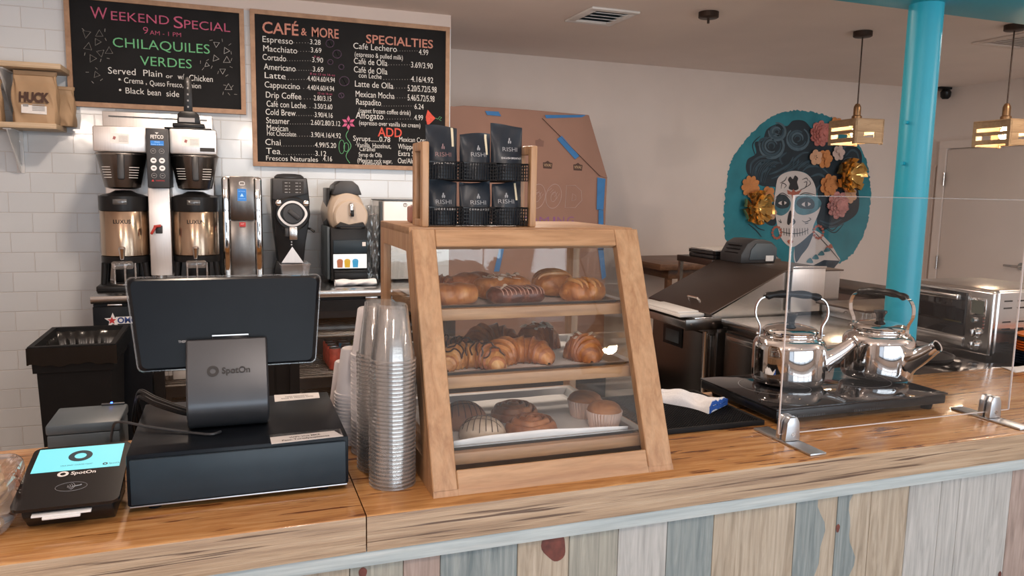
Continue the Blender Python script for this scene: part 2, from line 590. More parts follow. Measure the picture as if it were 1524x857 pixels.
    def poly(s, pts):
        return s.mesh(pts, [tuple(range(len(pts)))])

    def text(s, body, size, mtx, width=None, align='LEFT', bold=0.0, ext=0.0006):
        cu = bpy.data.curves.new('t', 'FONT')
        cu.body = body
        cu.size = size
        cu.offset = bold
        cu.extrude = ext
        cu.resolution_u = 3
        cu.align_x = align
        o = bpy.data.objects.new('t', cu)
        COL.objects.link(o)
        bpy.context.view_layer.update()
        me = bpy.data.meshes.new_from_object(o.evaluated_get(bpy.context.evaluated_depsgraph_get()))
        sx = 1.0
        if width and len(me.vertices):
            xs = [v.co.x for v in me.vertices]
            sx = width / max(1e-6, max(xs) - min(xs))
        me.transform(mtx @ Matrix.Diagonal((sx, 1, 1, 1)))
        n0 = len(s.bm.faces)
        s.bm.from_mesh(me)
        s._tag(n0)
        bpy.data.objects.remove(o)
        bpy.data.curves.remove(cu)
        bpy.data.meshes.remove(me)
        return s

    def build(s, name, mats, parent=None, angle=35, loc=None, recalc=True):
        me = bpy.data.meshes.new(name)
        if recalc:
            bmesh.ops.recalc_face_normals(s.bm, faces=s.bm.faces)
        off = Vector((0, 0, 0))
        q = parent
        while q is not None:
            off += Vector(q.location)
            q = q.parent
        if loc is not None:
            off = off + (Vector(loc) - off)
        s.bm.transform(Matrix.Translation(-off))
        s.bm.to_mesh(me)
        s.bm.free()
        for mm in (mats if isinstance(mats, (list, tuple)) else [mats]):
            me.materials.append(mm)
        me.polygons.foreach_set('use_smooth', [True] * len(me.polygons))
        me.set_sharp_from_angle(angle=math.radians(angle))
        o = bpy.data.objects.new(name, me)
        COL.objects.link(o)
        o.parent = parent
        if loc is not None and parent is None:
            o.location = loc
        return o


def thing(name, label, cat, loc=(0, 0, 0), group=None):
    o = bpy.data.objects.new(name, None)
    COL.objects.link(o)
    o.empty_display_size = 0.05
    o.location = loc
    o['label'] = label
    o['category'] = cat
    if group:
        o['group'] = group
    return o


def tag(o, label, cat, group=None):
    o['label'] = label
    o['category'] = cat
    if group:
        o['group'] = group
    return o


def struct(name, mb, mat, label=None, parent=None):
    o = mb.build(name, mat, parent)
    if parent is None:
        o['kind'] = 'structure'
        if label:
            o['label'] = label
    return o


def dup(root, loc, rotz=None, label=None, group=None):
    r = root.copy()
    COL.objects.link(r)
    r.location = loc
    if rotz is not None:
        r.rotation_euler = (0, 0, rotz)
    if label:
        r['label'] = label
    if group:
        r['group'] = group
    for ch in list(root.children):
        c = ch.copy()
        COL.objects.link(c)
        c.parent = r
        for g in list(ch.children):
            d = g.copy()
            COL.objects.link(d)
            d.parent = c
    return r


def face_y(x, y, z):          # text matrix: text on a wall facing -Y
    return Matrix.Translation((x, y, z)) @ Matrix.Rotation(PI / 2, 4, 'X')


def rot_m(ax, deg):
    return Matrix.Rotation(math.radians(deg), 3, ax)


CZ = 0.92      # counter height
CF = 1.408     # counter front edge
CB = 2.016     # counter back edge
WT = 4.55      # tiled wall
WM = 5.60      # mural wall
WX = 6.25      # right wall
HC = 2.556     # ceiling

# ================================================================== SETTING
struct('floor', MB().box(-3.4, WX + .15, -2.75, WM + .15, -0.1, 0), M['floor'])
struct('ceiling', MB().box(-3.4, WX + .15, -2.75, WM + .15, HC, HC + .1), M['ceiling'])
b = MB()
b.mi = 0
b.box(-3.4, 1.25, WT, WM + .15, 0, 2.478)
b.mi = 1
b.box(-3.4, 1.25, WT, WM + .15, 2.478, HC)
o = b.build('wall_back', [M['tile'], M['wall']])
o['kind'] = 'structure'
struct('wall_side', MB().box(1.25, WX + .15, WM, WM + .15, 0, HC), M['wall'])
struct('wall_right', MB().box(WX, WX + .15, -2.75, WM, 0, HC), M['wall'])
struct('wall_left', MB().box(-3.4, -3.25, -2.75, WT, 0, HC), M['wall'])
# front wall with the shop window the daylight comes through
b = MB()
b.box(-3.4, WX, -2.75, -2.6, 0, 0.25)
b.box(-3.4, WX, -2.75, -2.6, 2.3, HC)
b.box(-3.4, -2.0, -2.75, -2.6, 0.25, 2.3)
b.box(5.2, WX, -2.75, -2.6, 0.25, 2.3)
struct('wall_front', b, M['wall'])
b = MB()
for x in (-2.0, -0.55, 0.9, 2.35, 3.8, 5.14):
    b.box(x, x + .06, -2.72, -2.63, 0.25, 2.3)
for z in (0.25, 1.75, 2.24):
    b.box(-2.0, 5.2, -2.72, -2.63, z, z + .06)
struct('window_1', b, M['black'])

# teal beam above the counter
b = MB()
b.box(1.70, WX, 1.82, 2.185, 2.2, HC, 0.006)
struct('trim_1', b, M['teal'])

# door and frame in the right wall
dA, dB = 3.95, 5.44
b = MB()
b.box(WX - .035, WX - .001, dA + .05, dB - .05, 0.01, 1.99, 0.004)
o = struct('door_1', b, M['wall'])
b = MB()
b.box(WX - .05, WX - .001, dB - .045, dB + .03, 0, 1.9995)
b.box(WX - .05, WX - .001, dA - .03, dA + .045, 0, 1.9995)
b.box(WX - .05, WX - .001, dA - .03, dB + .03, 2.0, 2.07)
struct('trim_2', b, M['wall'])
b = MB()
for z in (0.3, 0.95, 1.72):
    b.cyl((WX - .055, dB - .05, z - .06), (WX - .055, dB - .05, z + .06), .011)
b.build('hinge', M['steel'], bpy.data.objects['door_1'])
b = MB()
hp = Vector((WX - .036, dA + .62, 0.99))
hq = [hp, hp + Vector((-.055, 0, 0)), hp + Vector((-.06, .03, 0)), hp + Vector((-.058, .12, 0))]
b.cyl(hp, hp + Vector((-.012, 0, 0)), .032)
b.tube(hq, .011, 10)
b.build('door_handle', M['steel'], bpy.data.objects['door_1'])
# thin conduit in the corner of the mural wall
b = MB()
b.tube([(1.285, WM - .012, HC - .002), (1.285, WM - .012, 0.3)], .012, 8)
b.tube([(WX - .012, 5.52, 1.85), (WX - .012, 5.53, 1.83), (WX - .012, 5.53, 0.4)], .009, 8)
struct('trim_3', b, M['wall'])

# ================================================================== COUNTER
SEAM = 0.229


def slab(x0, x1, label, skew=0.0):
    b = MB()
    b.mi = 0
    pts = [(x0, CF - skew), (x1, CF), (x1, CB), (x0, CB)]
    bb = bmesh.new()
    lo = [bb.verts.new((p[0], p[1], CZ - .0725)) for p in pts]
    hi = [bb.verts.new((p[0], p[1], CZ)) for p in pts]
    bb.faces.new(lo[::-1])
    bb.faces.new(hi)
    for i in range(4):
        bb.faces.new((lo[i], lo[(i + 1) % 4], hi[(i + 1) % 4], hi[i]))
    ed = [e for e in bb.edges if (e.verts[0] in (hi[0], hi[1]) and e.verts[1] in (hi[0], hi[1]))]
    bmesh.ops.bevel(bb, geom=ed, offset=.005, segments=3, affect='EDGES', profile=0.5)
    b.add(bb)
    bb.free()
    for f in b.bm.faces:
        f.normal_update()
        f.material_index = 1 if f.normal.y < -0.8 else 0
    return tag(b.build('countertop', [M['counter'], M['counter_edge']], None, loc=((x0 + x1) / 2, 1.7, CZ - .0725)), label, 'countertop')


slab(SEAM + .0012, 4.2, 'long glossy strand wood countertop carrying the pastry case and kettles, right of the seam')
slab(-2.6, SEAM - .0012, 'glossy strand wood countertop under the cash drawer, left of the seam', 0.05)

t = thing('counter_base', 'counter front clad in upright bleached pine planks under a pale blue grey strip', 'counter front', (0.8, 1.6, 0))
MB().box(-2.6, 4.2, CF + .035, CB - .03, 0.0, CZ - .0735).build('carcass', M['case'], t)
MB().box(-2.6, 4.2, CF + .004, CF + .035, CZ - .104, CZ - .0735, .002).build('trim_board', M['trim'], t)
b = MB()
names = ['blue', 'cream', 'grey', 'pale', 'rose']
edges_px = [(600, 'rose'), (655, 'blue'), (770, 'cream'), (847, 'grey'), (920, 'pale'), (993, 'blue'), (1062, 'cream'), (1184, 'blue'),
            (1214, 'cream'), (1246, 'blue'), (1262, 'cream'), (1296, 'cream'), (1352, 'pale'), (1400, 'pale'), (1428, 'pale'), (1505, 'rose')]
xs = []
for px, k in edges_px:
    xs.append((atz(px, 830 - (px - 600) * .12, 0.80).x * 0 + at(px, 830 - (px - 600) * .125, CF + .018).x, k))
x = xs[0][0]
pre = []
while x > -2.6:
    x -= 0.105
    pre.append((x, random.choice(names)))
post = [(xs[-1][0] + .1 * i, random.choice(['pale', 'cream', 'rose', 'grey'])) for i in range(1, 25)]
allp = pre[::-1] + xs + post
for i in range(len(allp) - 1):
    b.mi = names.index(allp[i][1])
    x0, x1 = allp[i][0], min(allp[i + 1][0], 4.2)
    if x0 > 4.19:
        break
    wavy = i > 1 and abs(allp[i][0] - xs[7][0]) < .001 or abs(allp[i][0] - xs[9][0]) < .001
    b.box(max(x0, -2.6) + .0006, x1 - .0006, CF + .016 - (.0004 if wavy else 0), CF + .035, 0.02, CZ - .1045, .001, 1)
    if wavy:       # live-edge grey-blue board: its right edge wanders over the next plank
        b.mi = names.index('blue')
        N = 24
        vs, fs = [], []
        for k in range(N + 1):
            z = 0.3 + (CZ - .105 - .3) * k / N
            wv = .016 + .013 * math.sin(k * .55 + i) + .006 * math.sin(k * 1.3)
            vs += [(x1 - .002, CF + .0152, z), (x1 + max(.002, wv), CF + .0152, z)]
        for k in range(N):
            fs.append((2 * k, 2 * k + 1, 2 * k + 3, 2 * k + 2))
        b.mesh(vs, fs)
b.build('plank_cladding', [PL[k] for k in names], t)
for px, py, rx, rz, ang in ((825, 813, .026, .036, -25), (1247, 786, .006, .011, 0), (540, 853, .008, .012, 0), (1488, 856, .006, .012, 0)):
    p = at(px, py, CF + .0150)
    q = rot_m('Y', ang)
    vs = [p + q @ Vector((rx * math.cos(a) * (1 + .12 * math.sin(3 * a)), 0, rz * math.sin(a))) for a in [2 * PI * k / 24 for k in range(24)]]
    b = MB()
    b.poly(vs)
    b.build('knot', M['knot'], t)

# ================================================================== COLUMN
cc = Vector((2.265, 2.10))
b = MB()
b.cyl((cc.x, cc.y, 0), (cc.x, cc.y, 2.2), .0555, n=40)
for z in (1.80, 1.66):
    q = Vector((cc.x - .056, cc.y - .01, z))
    b.cyl(q, q + Vector((-.012, -.004, 0)), .006)
o = b.build('column', M['teal'], None, loc=(cc.x, cc.y, 0))
o['kind'] = 'structure'
o['label'] = 'round glossy teal column standing behind the kettles'

# ================================================================== CEILING FITTINGS
def vent(x0, x1, y0, y1, label, slats=True):
    t = thing('ceiling_vent', label, 'vent', ((x0 + x1) / 2, (y0 + y1) / 2, HC - .02))
    b = MB()
    e = .05
    b.box(x0, x1, y0, y0 + e, HC - .014, HC - .001, .004)
    b.box(x0, x1, y1 - e, y1, HC - .014, HC - .001, .004)
    b.box(x0, x0 + e, y0 + e, y1 - e, HC - .014, HC - .001, .004)
    b.box(x1 - e, x1, y0 + e, y1 - e, HC - .014, HC - .001, .004)
    b.build('frame', M['white'] if slats else M['wall'], t)
    MB().box(x0 + e, x1 - e, y0 + e, y1 - e, HC - .004, HC - .001).build('duct_opening', M['slate'] if slats else M['wall'], t)
    n = 4 if slats else 8
    for i in range(n):
        y = y0 + e + (y1 - y0 - 2 * e) * (i + .5) / n
        w = (y1 - y0 - 2 * e) / n * (.86 if slats else .7)
        MB().obox(((x0 + x1) / 2, y, HC - .011), (x1 - x0 - 2 * e, w, .003), rot_m('X', 14)).build('slat', M['white'] if slats else M['wall'], t)


vent(1.90, 2.20, 3.99, 4.37, 'white louvred air vent in the ceiling, left of the bare lamp canopy')
vent(4.57, 5.0, 3.45, 3.86, 'grey flush air grille in the ceiling behind the right pendant lamp', False)

t = thing('ceiling_canopy', 'round dark bronze ceiling canopy without a lamp hanging from it', 'lamp canopy', (2.555, 3.85, HC - .03))
MB().lathe((2.555, 3.85, 0), [(.0, HC - .034), (.05, HC - .034), (.056, HC - .03), (.056, HC - .001)], 32, capb=False).build('canopy', M['bronze'], t)
MB().cyl((2.555, 3.85, HC - .062), (2.555, 3.85, HC - .034), .007).build('stem', M['bronze'], t)


def pendant(x, y, zt, rz, label):
    rz += PI / 2
    t = thing('pendant_lamp', label, 'lamp', (x, y, zt - .16), 'slatted wooden box pendant lamps')
    L, W, H = .130, .102, .077      # half length, half depth, half height
    zc = zt - H
    def bld(mb, nm, mt, par=None):
        o = mb.build(nm, mt, par or t)
        return o
    MB().lathe((x, y, 0), [(.0, HC - .034), (.05, HC - .034), (.056, HC - .03), (.056, HC - .001)], 32, capb=False).build('canopy', M['bronze'], t)
    for sx in (-.03, .03):
        pass
    MB().cyl((x, y, zt + .085), (x, y, HC - .03), .0042).build('rod', M['bronze'], t)
    MB().lathe((x, y, 0), [(.012, zt + .1), (.02, zt + .085), (.022, zt + .075), (.022, zt + .03), (.03, zt + .024), (.03, zt)], 24).build('socket', M['socket'], t)
    R = Matrix.Rotation(rz, 3, 'Z')
    b = MB()
    def rb(cx, cy, cz, sx, sy, sz):
        p = R @ Vector((cx, cy, 0))
        b.obox((x + p.x, y + p.y, zc + cz), (sx, sy, sz), R, .003, 1)
    th = .012
    rb(0, 0, H - th / 2, 2 * L, 2 * W, th)
    for sy in (-1, 1):             # long faces: three boards, two slots
        for cz, hh in ((H * .64, .036), (-H * .02, .022), (-H * .66, .026)):
            rb(0, sy * (W - th / 2), cz, 2 * L, th, hh)
        for sx in (-1, 1):
            rb(sx * (L - .014), sy * (W - th / 2), 0, .028, th + .001, 2 * H)
    for sx in (-1, 1):             # short faces with one rounded slot
        rb(sx * (L - th / 2), 0, H * .45, th, 2 * W - .02, .075)
        rb(sx * (L - th / 2), 0, -H * .72, th, 2 * W - .02, .036)
        for sy in (-1, 1):
            rb(sx * (L - th / 2), sy * (W - .038), -H * .3, th, .055, .045)
    b.build('slatted_box', M['lampwood'], t)
    zb = zc - .005
    MB().lathe((x, y, 0), [(.004, zb + .052), (.014, zb + .048), (.014, zb + .036), (.025, zb + .02), (.03, zb), (.024, zb - .018), (.008, zb - .03), (.001, zb - .031)], 24).build('bulb', M['bulb'], t)
    l = bpy.data.lights.new('pendant_and_fill_light', 'POINT')
    l.energy = 30
    l.color = (1.0, 0.80, 0.55)
    l.shadow_soft_size = .033
    lo = bpy.data.objects.new('pendant_and_fill_light', l)
    COL.objects.link(lo)
    lo.parent = t
    lo.location = (0, 0, zb - (zt - .16))


pendant(3.70, 3.89, 2.018, math.radians(-6), 'lit slatted wooden box pendant hanging before the mural, left of the column')
pendant(1.62, 0.20, 2.06, math.radians(-6), 'lit slatted wooden box pendant over the customer side, mirrored in the pastry case glass')
pendant(4.333, 3.38, 2.006, math.radians(-4), 'lit slatted wooden box pendant at the right edge, right of the column')

t = thing('security_camera', 'small black security camera in the corner near the ceiling', 'camera', (WX - .06, 5.5, 2.44))
cpt = at(1405, 136, 5.45)
MB().box(cpt.x - .06, cpt.x + .08, cpt.y - .02, cpt.y + .12, cpt.z + .02, cpt.z + .055, .008).build('mount', M['black'], t)
MB().lathe(cpt + Vector((0, -.02, -.03)), [(.0, -.042), (.025, -.04), (.042, -.02), (.046, .02), (.03, .045), (.0, .05)], 20).build('lens_body', M['black'], t)

# ================================================================== PASTRY CASE
X0, X1 = 0.371, 0.929
YF, YT, YB = 1.45, 1.660, 2.03
ZT = 1.455
SL = math.hypot(YT - YF, ZT - CZ)
SU = Vector((0, YT - YF, ZT - CZ)).normalized()      # up the slope
SN = Vector((0, SU.z, -SU.y))                        # into the case
TILT = rot_m('X', -math.degrees(math.atan2(YT - YF, ZT - CZ)))


def yfront(z):
    return YF + (z - CZ) * (YT - YF) / (ZT - CZ)


pc = thing('pastry_case', 'honey stained wooden pastry case with slanted glass front and three shelves', 'pastry case', ((X0 + X1) / 2, (YF + YB) / 2, CZ))


def slant(mb, x0, x1, u0, u1, w0, w1, bev=.002):
    c = Vector(((x0 + x1) / 2, YF, CZ)) + SU * ((u0 + u1) / 2) + SN * ((w0 + w1) / 2)
    mb.obox(c, (x1 - x0, w1 - w0, u1 - u0), TILT, bev, 1)


TH = .024
for xa, xb in ((X0, X0 + .052), (X1 - .062, X1)):
    b = MB()
    slant(b, xa, xb, .010, SL - .002, 0, TH)
    b.prism([(YF, CZ), (YF + .026, CZ), (yfront(CZ + .012) + .0262, CZ + .012), (yfront(CZ + .012), CZ + .012)], 'x', xa, xb)
    b.build('front_stile', M['case_v'], pc)
b = MB()
slant(b, X0 + .0525, X1 - .0625, SL - .043, SL - .002, 0.0005, TH)
b.build('top_rail', M['case'], pc)
b = MB()
slant(b, X0 + .0525, X1 - .0625, .0098, .051, 0.0005, TH)
b.prism([(YF + .0005, CZ), (YF + .026, CZ), (yfront(CZ + .012) + .0262, CZ + .012), (yfront(CZ + .012) + .0005, CZ + .012)], 'x', X0 + .0525, X1 - .0625)
b.build('bottom_rail', M['case'], pc)
b = MB()
slant(b, X0 + .05, X1 - .06, .048, SL - .04, .010, .013, 0)
b.build('front_glass', M['glass'], pc)
for sx, xa, xb in ((-1, X0, X0 + .019), (1, X1 - .019, X1)):
    b = MB()
    g = .0262
    b.prism([(YF + g, CZ), (YB, CZ), (YB, CZ + .055), (yfront(CZ + .055) + g, CZ + .055)], 'x', xa, xb)
    b.prism([(yfront(ZT - .055) + g, ZT - .055), (YB, ZT - .055), (YB, ZT - .002), (yfront(ZT - .002) + g, ZT - .002)], 'x', xa, xb)
    b.prism([(YB - .045, CZ + .055), (YB, CZ + .055), (YB, ZT - .055), (YB - .045, ZT - .055)], 'x', xa, xb)
    b.prism([(yfront(CZ + .055) + g, CZ + .055), (yfront(CZ + .055) + g + .05, CZ + .055), (yfront(ZT - .055) + g + .05, ZT - .055), (yfront(ZT - .055) + g, ZT - .055)], 'x', xa, xb)
    b.build('side_frame', M['case_v'], pc)
    xm = (xa + xb) / 2
    b = MB()
    b.prism([(yfront(CZ + .05) + g + .04, CZ + .05), (YB - .04, CZ + .05), (YB - .04, ZT - .05), (yfront(ZT - .05) + g + .04, ZT - .05)], 'x', xm - .0015, xm + .0015)
    b.build('side_glass', M['glass'], pc)
MB().box(X0, X1, YT + .0255, YB, ZT - .018, ZT, .002).build('top_board', M['case'], pc)
MB().box(X0 + .0192, X1 - .0192, YF + .03, YB - .001, CZ, CZ + .016, .001).build('base_board', M['case'], pc)
for k, (xa, xb) in enumerate(((X0 + .02, (X0 + X1) / 2 - .002), ((X0 + X1) / 2 + .002, X1 - .02))):
    d = MB().box(xa, xb, YB - .022, YB - .016, CZ + .02, ZT - .02).build('back_door', M['glass'], pc)
    b = MB()
    xk = xb - .02 if k == 0 else xb - .05
    b.cyl((xk, YB - .03, 1.40), (xk, YB - .008, 1.40), .009)
    b.tube([(xk + .012 * math.cos(a), YB - .033, 1.40 + .012 * math.sin(a)) for a in [2 * PI * i / 12 for i in range(12)]], .003, 6, closed=True)
    b.box(xk - .012, xk + .012, YB - .028, YB - .014, 1.378, 1.390, .001)
    b.build('knob', M['chrome'], d)
SH = (0.962, 1.112, 1.252)           # bottoms of the three shelf rails
TRAYZ = []
for k, z in enumerate(SH):
    sh = MB()
    yf = yfront(z + .026) + .032
    xa, xb = X0 + .0198, X1 - .0198
    sh.box(xa, xb, yf, yf + .02, z, z + .026, .002)
    sh.box(xa, xb, YB - .07, YB - .05, z, z + .026, .002)
    sh.box(xa, xa + .03, yf + .0201, YB - .0701, z, z + .026, .002)
    sh.box(xb - .03, xb, yf + .0201, YB - .0701, z, z + .026, .002)
    sh.build('shelf', M['case'], pc)
    # aluminium sheet pan let into the shelf frame, parchment on it
    names_ = ('on the bottom shelf of the pastry case', 'on the middle shelf of the pastry case', 'on the top shelf of the pastry case')
    p = MB()
    x0_, x1_, y0_, y1_ = xa + .012, xb - .012, yf + .024, YB - .075
    zt = z + .0305
    zb = z + .014
    r0 = [(x0_, y0_, zt), (x1_, y0_, zt), (x1_, y1_, zt), (x0_, y1_, zt)]
    r1 = [(x0_ + .02, y0_ + .008, zt), (x1_ - .02, y0_ + .008, zt), (x1_ - .02, y1_ - .02, zt), (x0_ + .02, y1_ - .02, zt)]
    r2 = [(x0_ + .032, y0_ + .012, zb), (x1_ - .032, y0_ + .012, zb), (x1_ - .032, y1_ - .03, zb), (x0_ + .032, y1_ - .03, zb)]
    r3 = [(a, b_, c - .002) for a, b_, c in r2]
    r4 = [(a, b_, c - .003) for a, b_, c in r1]
    vs = r0 + r1 + r2 + r3 + r4
    fs = [(2 * 4 + 0, 9, 10, 11), (15, 14, 13, 12)]
    for A, B in ((0, 4), (4, 8), (12, 16), (16, 0)):
        for i in range(4):
            j = (i + 1) % 4
            fs.append((A + i, A + j, B + j, B + i))
    p.mesh(vs, fs)
    o = p.build('sheet_pan', M['alu'], None, loc=((x0_ + x1_) / 2, (y0_ + y1_) / 2, zb - .002))
    tag(o, 'aluminium sheet pan ' + names_[k], 'baking tray', 'sheet pans in the pastry case')
    TRAYZ.append(zb + .003)
    q = MB()
    random.seed(40 + k)
    px0, px1 = x0_ + .036, x1_ - .036
    fl = (.030, .004, .013)[k]

    def pf(u, v, px0=px0, px1=px1, y0_=y0_, y1_=y1_, zb=zb, k=k, fl=fl):
        x = px0 + (px1 - px0) * u
        yb = y1_ - .036
        ya = y0_ + .014
        y = ya + (yb - ya) * v
        zz = zb + .0022 + .0012 * math.sin(9 * u + 3 * v) ** 2
        if v < .08:      # front lip folded up against the rail
            s_ = (1 - v / .08)
            zz += fl * s_ * (.85 + .2 * math.sin(4 * u + k))
            y = ya + .004 - .006 * s_ + .0
        return Vector((x, y, zz))
    q.grid(pf, 22, 40)
    o = q.build('parchment_paper', M['parch'], None, loc=((px0 + px1) / 2, (y0_ + y1_) / 2, zb), angle=60)
    so = o.modifiers.new('thick', 'SOLIDIFY')
    so.thickness = .0006
    tag(o, 'white parchment sheet lining the pan ' + names_[k], 'parchment', 'parchment sheets in the pastry case')

# ------------------------------------------------------------------ pastries (modelled about the origin, then set down)
def place(o, x, y, z, rz):
    o.location = (x, y, z)
    o.rotation_euler = (0, 0, math.radians(rz))
    return o


def croissant(label, x, y, z, rz, size=1.0, mat='croissant', curve=1.0, drizzle=False, flakes=0, seed=0, fat=1.0, tips=False):
    rn = random.Random(seed)
    root = thing('croissant', label, 'croissant', (0, 0, 0), 'croissants in the pastry case')
    R, wid = .040 * size, .0250 * size * fat
    NU, NV = 110, 22
    arc = 3.7 * curve
    ctr = []
    segs = 9
    ph = rn.random() * 6

    def pt(u, v):
        s_ = (u - .5) * 2
        a = s_ * arc / 2
        if curve > .15:
            cx, cy = R * math.sin(a) * 1.25, R * (math.cos(a) - .25) * 1.1
        else:
            cx, cy = s_ * R * 1.35, 0
        tap = max(0.0, 1 - abs(s_) ** 2.6) ** .62
        seg = (abs(s_) * segs / 2) % 1.0
        ridge = 1 + .24 * (seg ** 1.8) - .10
        r = wid * (.10 + .90 * tap) * ridge * (1 + .05 * math.sin(5 * s_ + ph))
        b = 2 * PI * v
        hh = r * math.sin(b)
        ww = r * math.cos(b) * (1.06 + .03 * math.sin(7 * u + ph))
        wob = 1 + .04 * math.sin(3 * b + 9 * u + ph)
        zc = wid * .78 * (.10 + .90 * tap) * .95
        zz = max(0.0005, zc + hh * wob * .98)
        return Vector((cx + ww * math.sin(a) * (1 if curve > .15 else 0), cy + ww * math.cos(a), zz))
    b = MB()
    b.grid(pt, NU, NV)
    for i, f in enumerate(b.bm.faces):        # each rolled layer browns along its raised edge
        u = (i // (NV - 1)) / (NU - 1)
        seg = (abs((u - .5) * 2) * segs / 2) % 1.0
        f.material_index = 1 if seg > .72 else 0
    b.build('crust', [M[mat], M['croissant_dark' if mat != 'croissant_dark' else 'croissant_deep']], root, angle=80)
    if tips:
        for u in (.03,):
            p = pt(u, .2)
            MB().lathe((0, 0, 0), [(.001, 0), (.011, .002), (.013, .008), (.009, .014), (.001, .017)], 14, None).build('bare_dough_tip', M['crumb'], root).location = (p.x + .004, p.y - .004, 0.001)
    if drizzle:
        for k in range(7):
            u0 = .18 + .64 * k / 6
            pts = []
            for j in range(15):
                v = .04 + .42 * j / 14
                q = pt(min(.97, u0 + .035 * math.sin(j * .7 + k)), v)
                q2 = pt(min(.97, u0), .25)
                pts.append(q + Vector((0, 0, .0012)) + (q - Vector((q.x, q.y, 0)) * 0).normalized() * 0)
            MB().tube(pts, .0022, 6).build('chocolate_drizzle', M['choc'], root)
    for k in range(flakes):
        u = .25 + .5 * rn.random()
        v = .14 + .22 * rn.random()
        q = pt(u, v)
        b = MB()
        rr = .0075 + .004 * rn.random()
        rm = Euler((rn.uniform(-.6, .6), rn.uniform(-.6, .6), rn.uniform(0, 6))).to_matrix()
        b.lathe(q + Vector((0, 0, .001)), [(rr * .9, -.0007), (rr, 0), (rr * .9, .0007)], 10, rm @ Matrix.Diagonal((1, .66, 1)))
        b.build('almond_flake', M['almond'], root)
    return place(root, x, y, z, rz)


def filled(label, x, y, z, rz, L=.062, W=.040, H=.052, mat='choc_bread', stripes=True, flakes=0, seed=0, window=False):
    """rolled pain-au-chocolat style pastry"""
    rn = random.Random(seed)
    root = thing('filled_pastry', label, 'pastry', (0, 0, 0), 'filled pastries in the pastry case')
    ph = rn.random() * 6

    def pt(u, v):
        s_ = (u - .5) * 2
        tap = max(0.0, 1 - abs(s_) ** 5) ** .5
        a = 2 * PI * v
        ca, sa = math.cos(a), math.sin(a)
        r = 1 + .06 * math.sin(18 * u + ph) * (1 if sa > -.2 else 0) + .03 * math.sin(3 * a + ph)
        return Vector((s_ * L * (1 + .04 * ca), W * (.25 + .75 * tap) * math.copysign(abs(ca) ** .75, ca) * r,
                       max(.0005, H / 2 + H / 2 * (.3 + .7 * tap) * math.copysign(abs(sa) ** .8, sa) * r)))
    b = MB()
    b.grid(pt, 64, 26)
    for e in (0, 1):
        c_ = sum((pt(e, k / 24) for k in range(24)), Vector()) / 24 + Vector(((e - .5) * .012, 0, 0))
        b.mesh([c_] + [pt(e, k / 24) for k in range(24)], [(0, 1 + k, 1 + (k + 1) % 24) for k in range(24)])
    b.build('crust', M[mat], root, angle=80)
    if stripes:
        for k in range(11):
            u0 = .1 + .8 * k / 10
            pts = [pt(min(.96, u0 + .03 * (j / 9)), .02 + .46 * j / 9) + Vector((0, 0, .001)) for j in range(10)]
            MB().tube(pts, .0013, 5).build('icing_stripe', M['icing'], root)
    if window:
        for k in range(4):
            u0 = .22 + .18 * k
            pts = [pt(u0 + .02 * math.sin(j), .06 + .38 * j / 9) + Vector((0, 0, .002)) for j in range(10)]
            MB().tube(pts, [.002 + .0045 * math.sin(PI * j / 9) for j in range(10)], 8).build('pastry_strap', M['croissant_pale'], root)
    for k in range(flakes):
        q = pt(.15 + .7 * rn.random(), .12 + .26 * rn.random())
        rr = .008 + .004 * rn.random()
        rm = Euler((rn.uniform(-.6, .6), rn.uniform(-.6, .6), rn.uniform(0, 6))).to_matrix()
        MB().lathe(q + Vector((0, 0, .0012)), [(rr * .9, -.0007), (rr, 0), (rr * .9, .0007)], 10, rm @ Matrix.Diagonal((1, .66, 1))).build('almond_flake', M['almond'], root)
    return place(root, x, y, z, rz)


z3, z2, z1 = TRAYZ[0] + .0005, TRAYZ[1] + .0005, TRAYZ[2] + .0005
# --- bottom shelf
def concha(label, x, y, rz, r, h, mat, line):
    root = thing('concha_bun', label, 'sweet bread', (0, 0, 0), 'conchas on the bottom shelf')
    prof = []
    for k in range(15):
        a = PI / 2 * k / 14
        prof.append((r * math.cos(a) ** .8 if k < 14 else .001, h * (.18 + .82 * math.sin(a))))
    prof = [(r * .86, 0.0), (r * .97, h * .07)] + prof
    MB().lathe((0, 0, 0), prof, 40, None, wob=lambda a, k: 1 + .012 * math.sin(3 * a)).build('bun', M[mat], root, angle=70)

    def surf(px, py):
        d = min(.98, math.hypot(px, py) / r)
        return h * (.18 + .82 * math.sqrt(max(0, 1 - d ** 2.5)))
    for k in range(-3, 4):
        pts = []
        for j in range(22):
            tt = j / 21
            px = -r * .9 + 1.8 * r * tt
            py = r * .24 * k * (1.15 - .55 * tt) + r * .05 * math.sin(PI * tt)
            if math.hypot(px, py) < r * .93:
                pts.append((px, py, surf(px, py) + .0003))
        if len(pts) > 3:
            MB().tube(pts, .0011, 5).build('scored_groove', M[line], root)
    for k in range(2):
        pts = []
        for j in range(22):
            tt = j / 21
            py = -r * .9 + 1.8 * r * tt
            px = r * (-.25 + .55 * k) + r * .08 * math.sin(PI * tt)
            if math.hypot(px, py) < r * .93:
                pts.append((px, py, surf(px, py) + .0003))
        MB().tube(pts, .0010, 5).build('scored_groove', M[line], root)
    return place(root, x, y, z3, rz)


concha('brown cocoa dusted concha behind the white concha, bottom shelf left', .512, 1.72, 80, .056, .056, 'concha_brown', 'choc')
concha('white sugar shell concha with dark score lines, bottom shelf front left', .524, 1.610, 65, .054, .050, 'concha_white', 'choc')


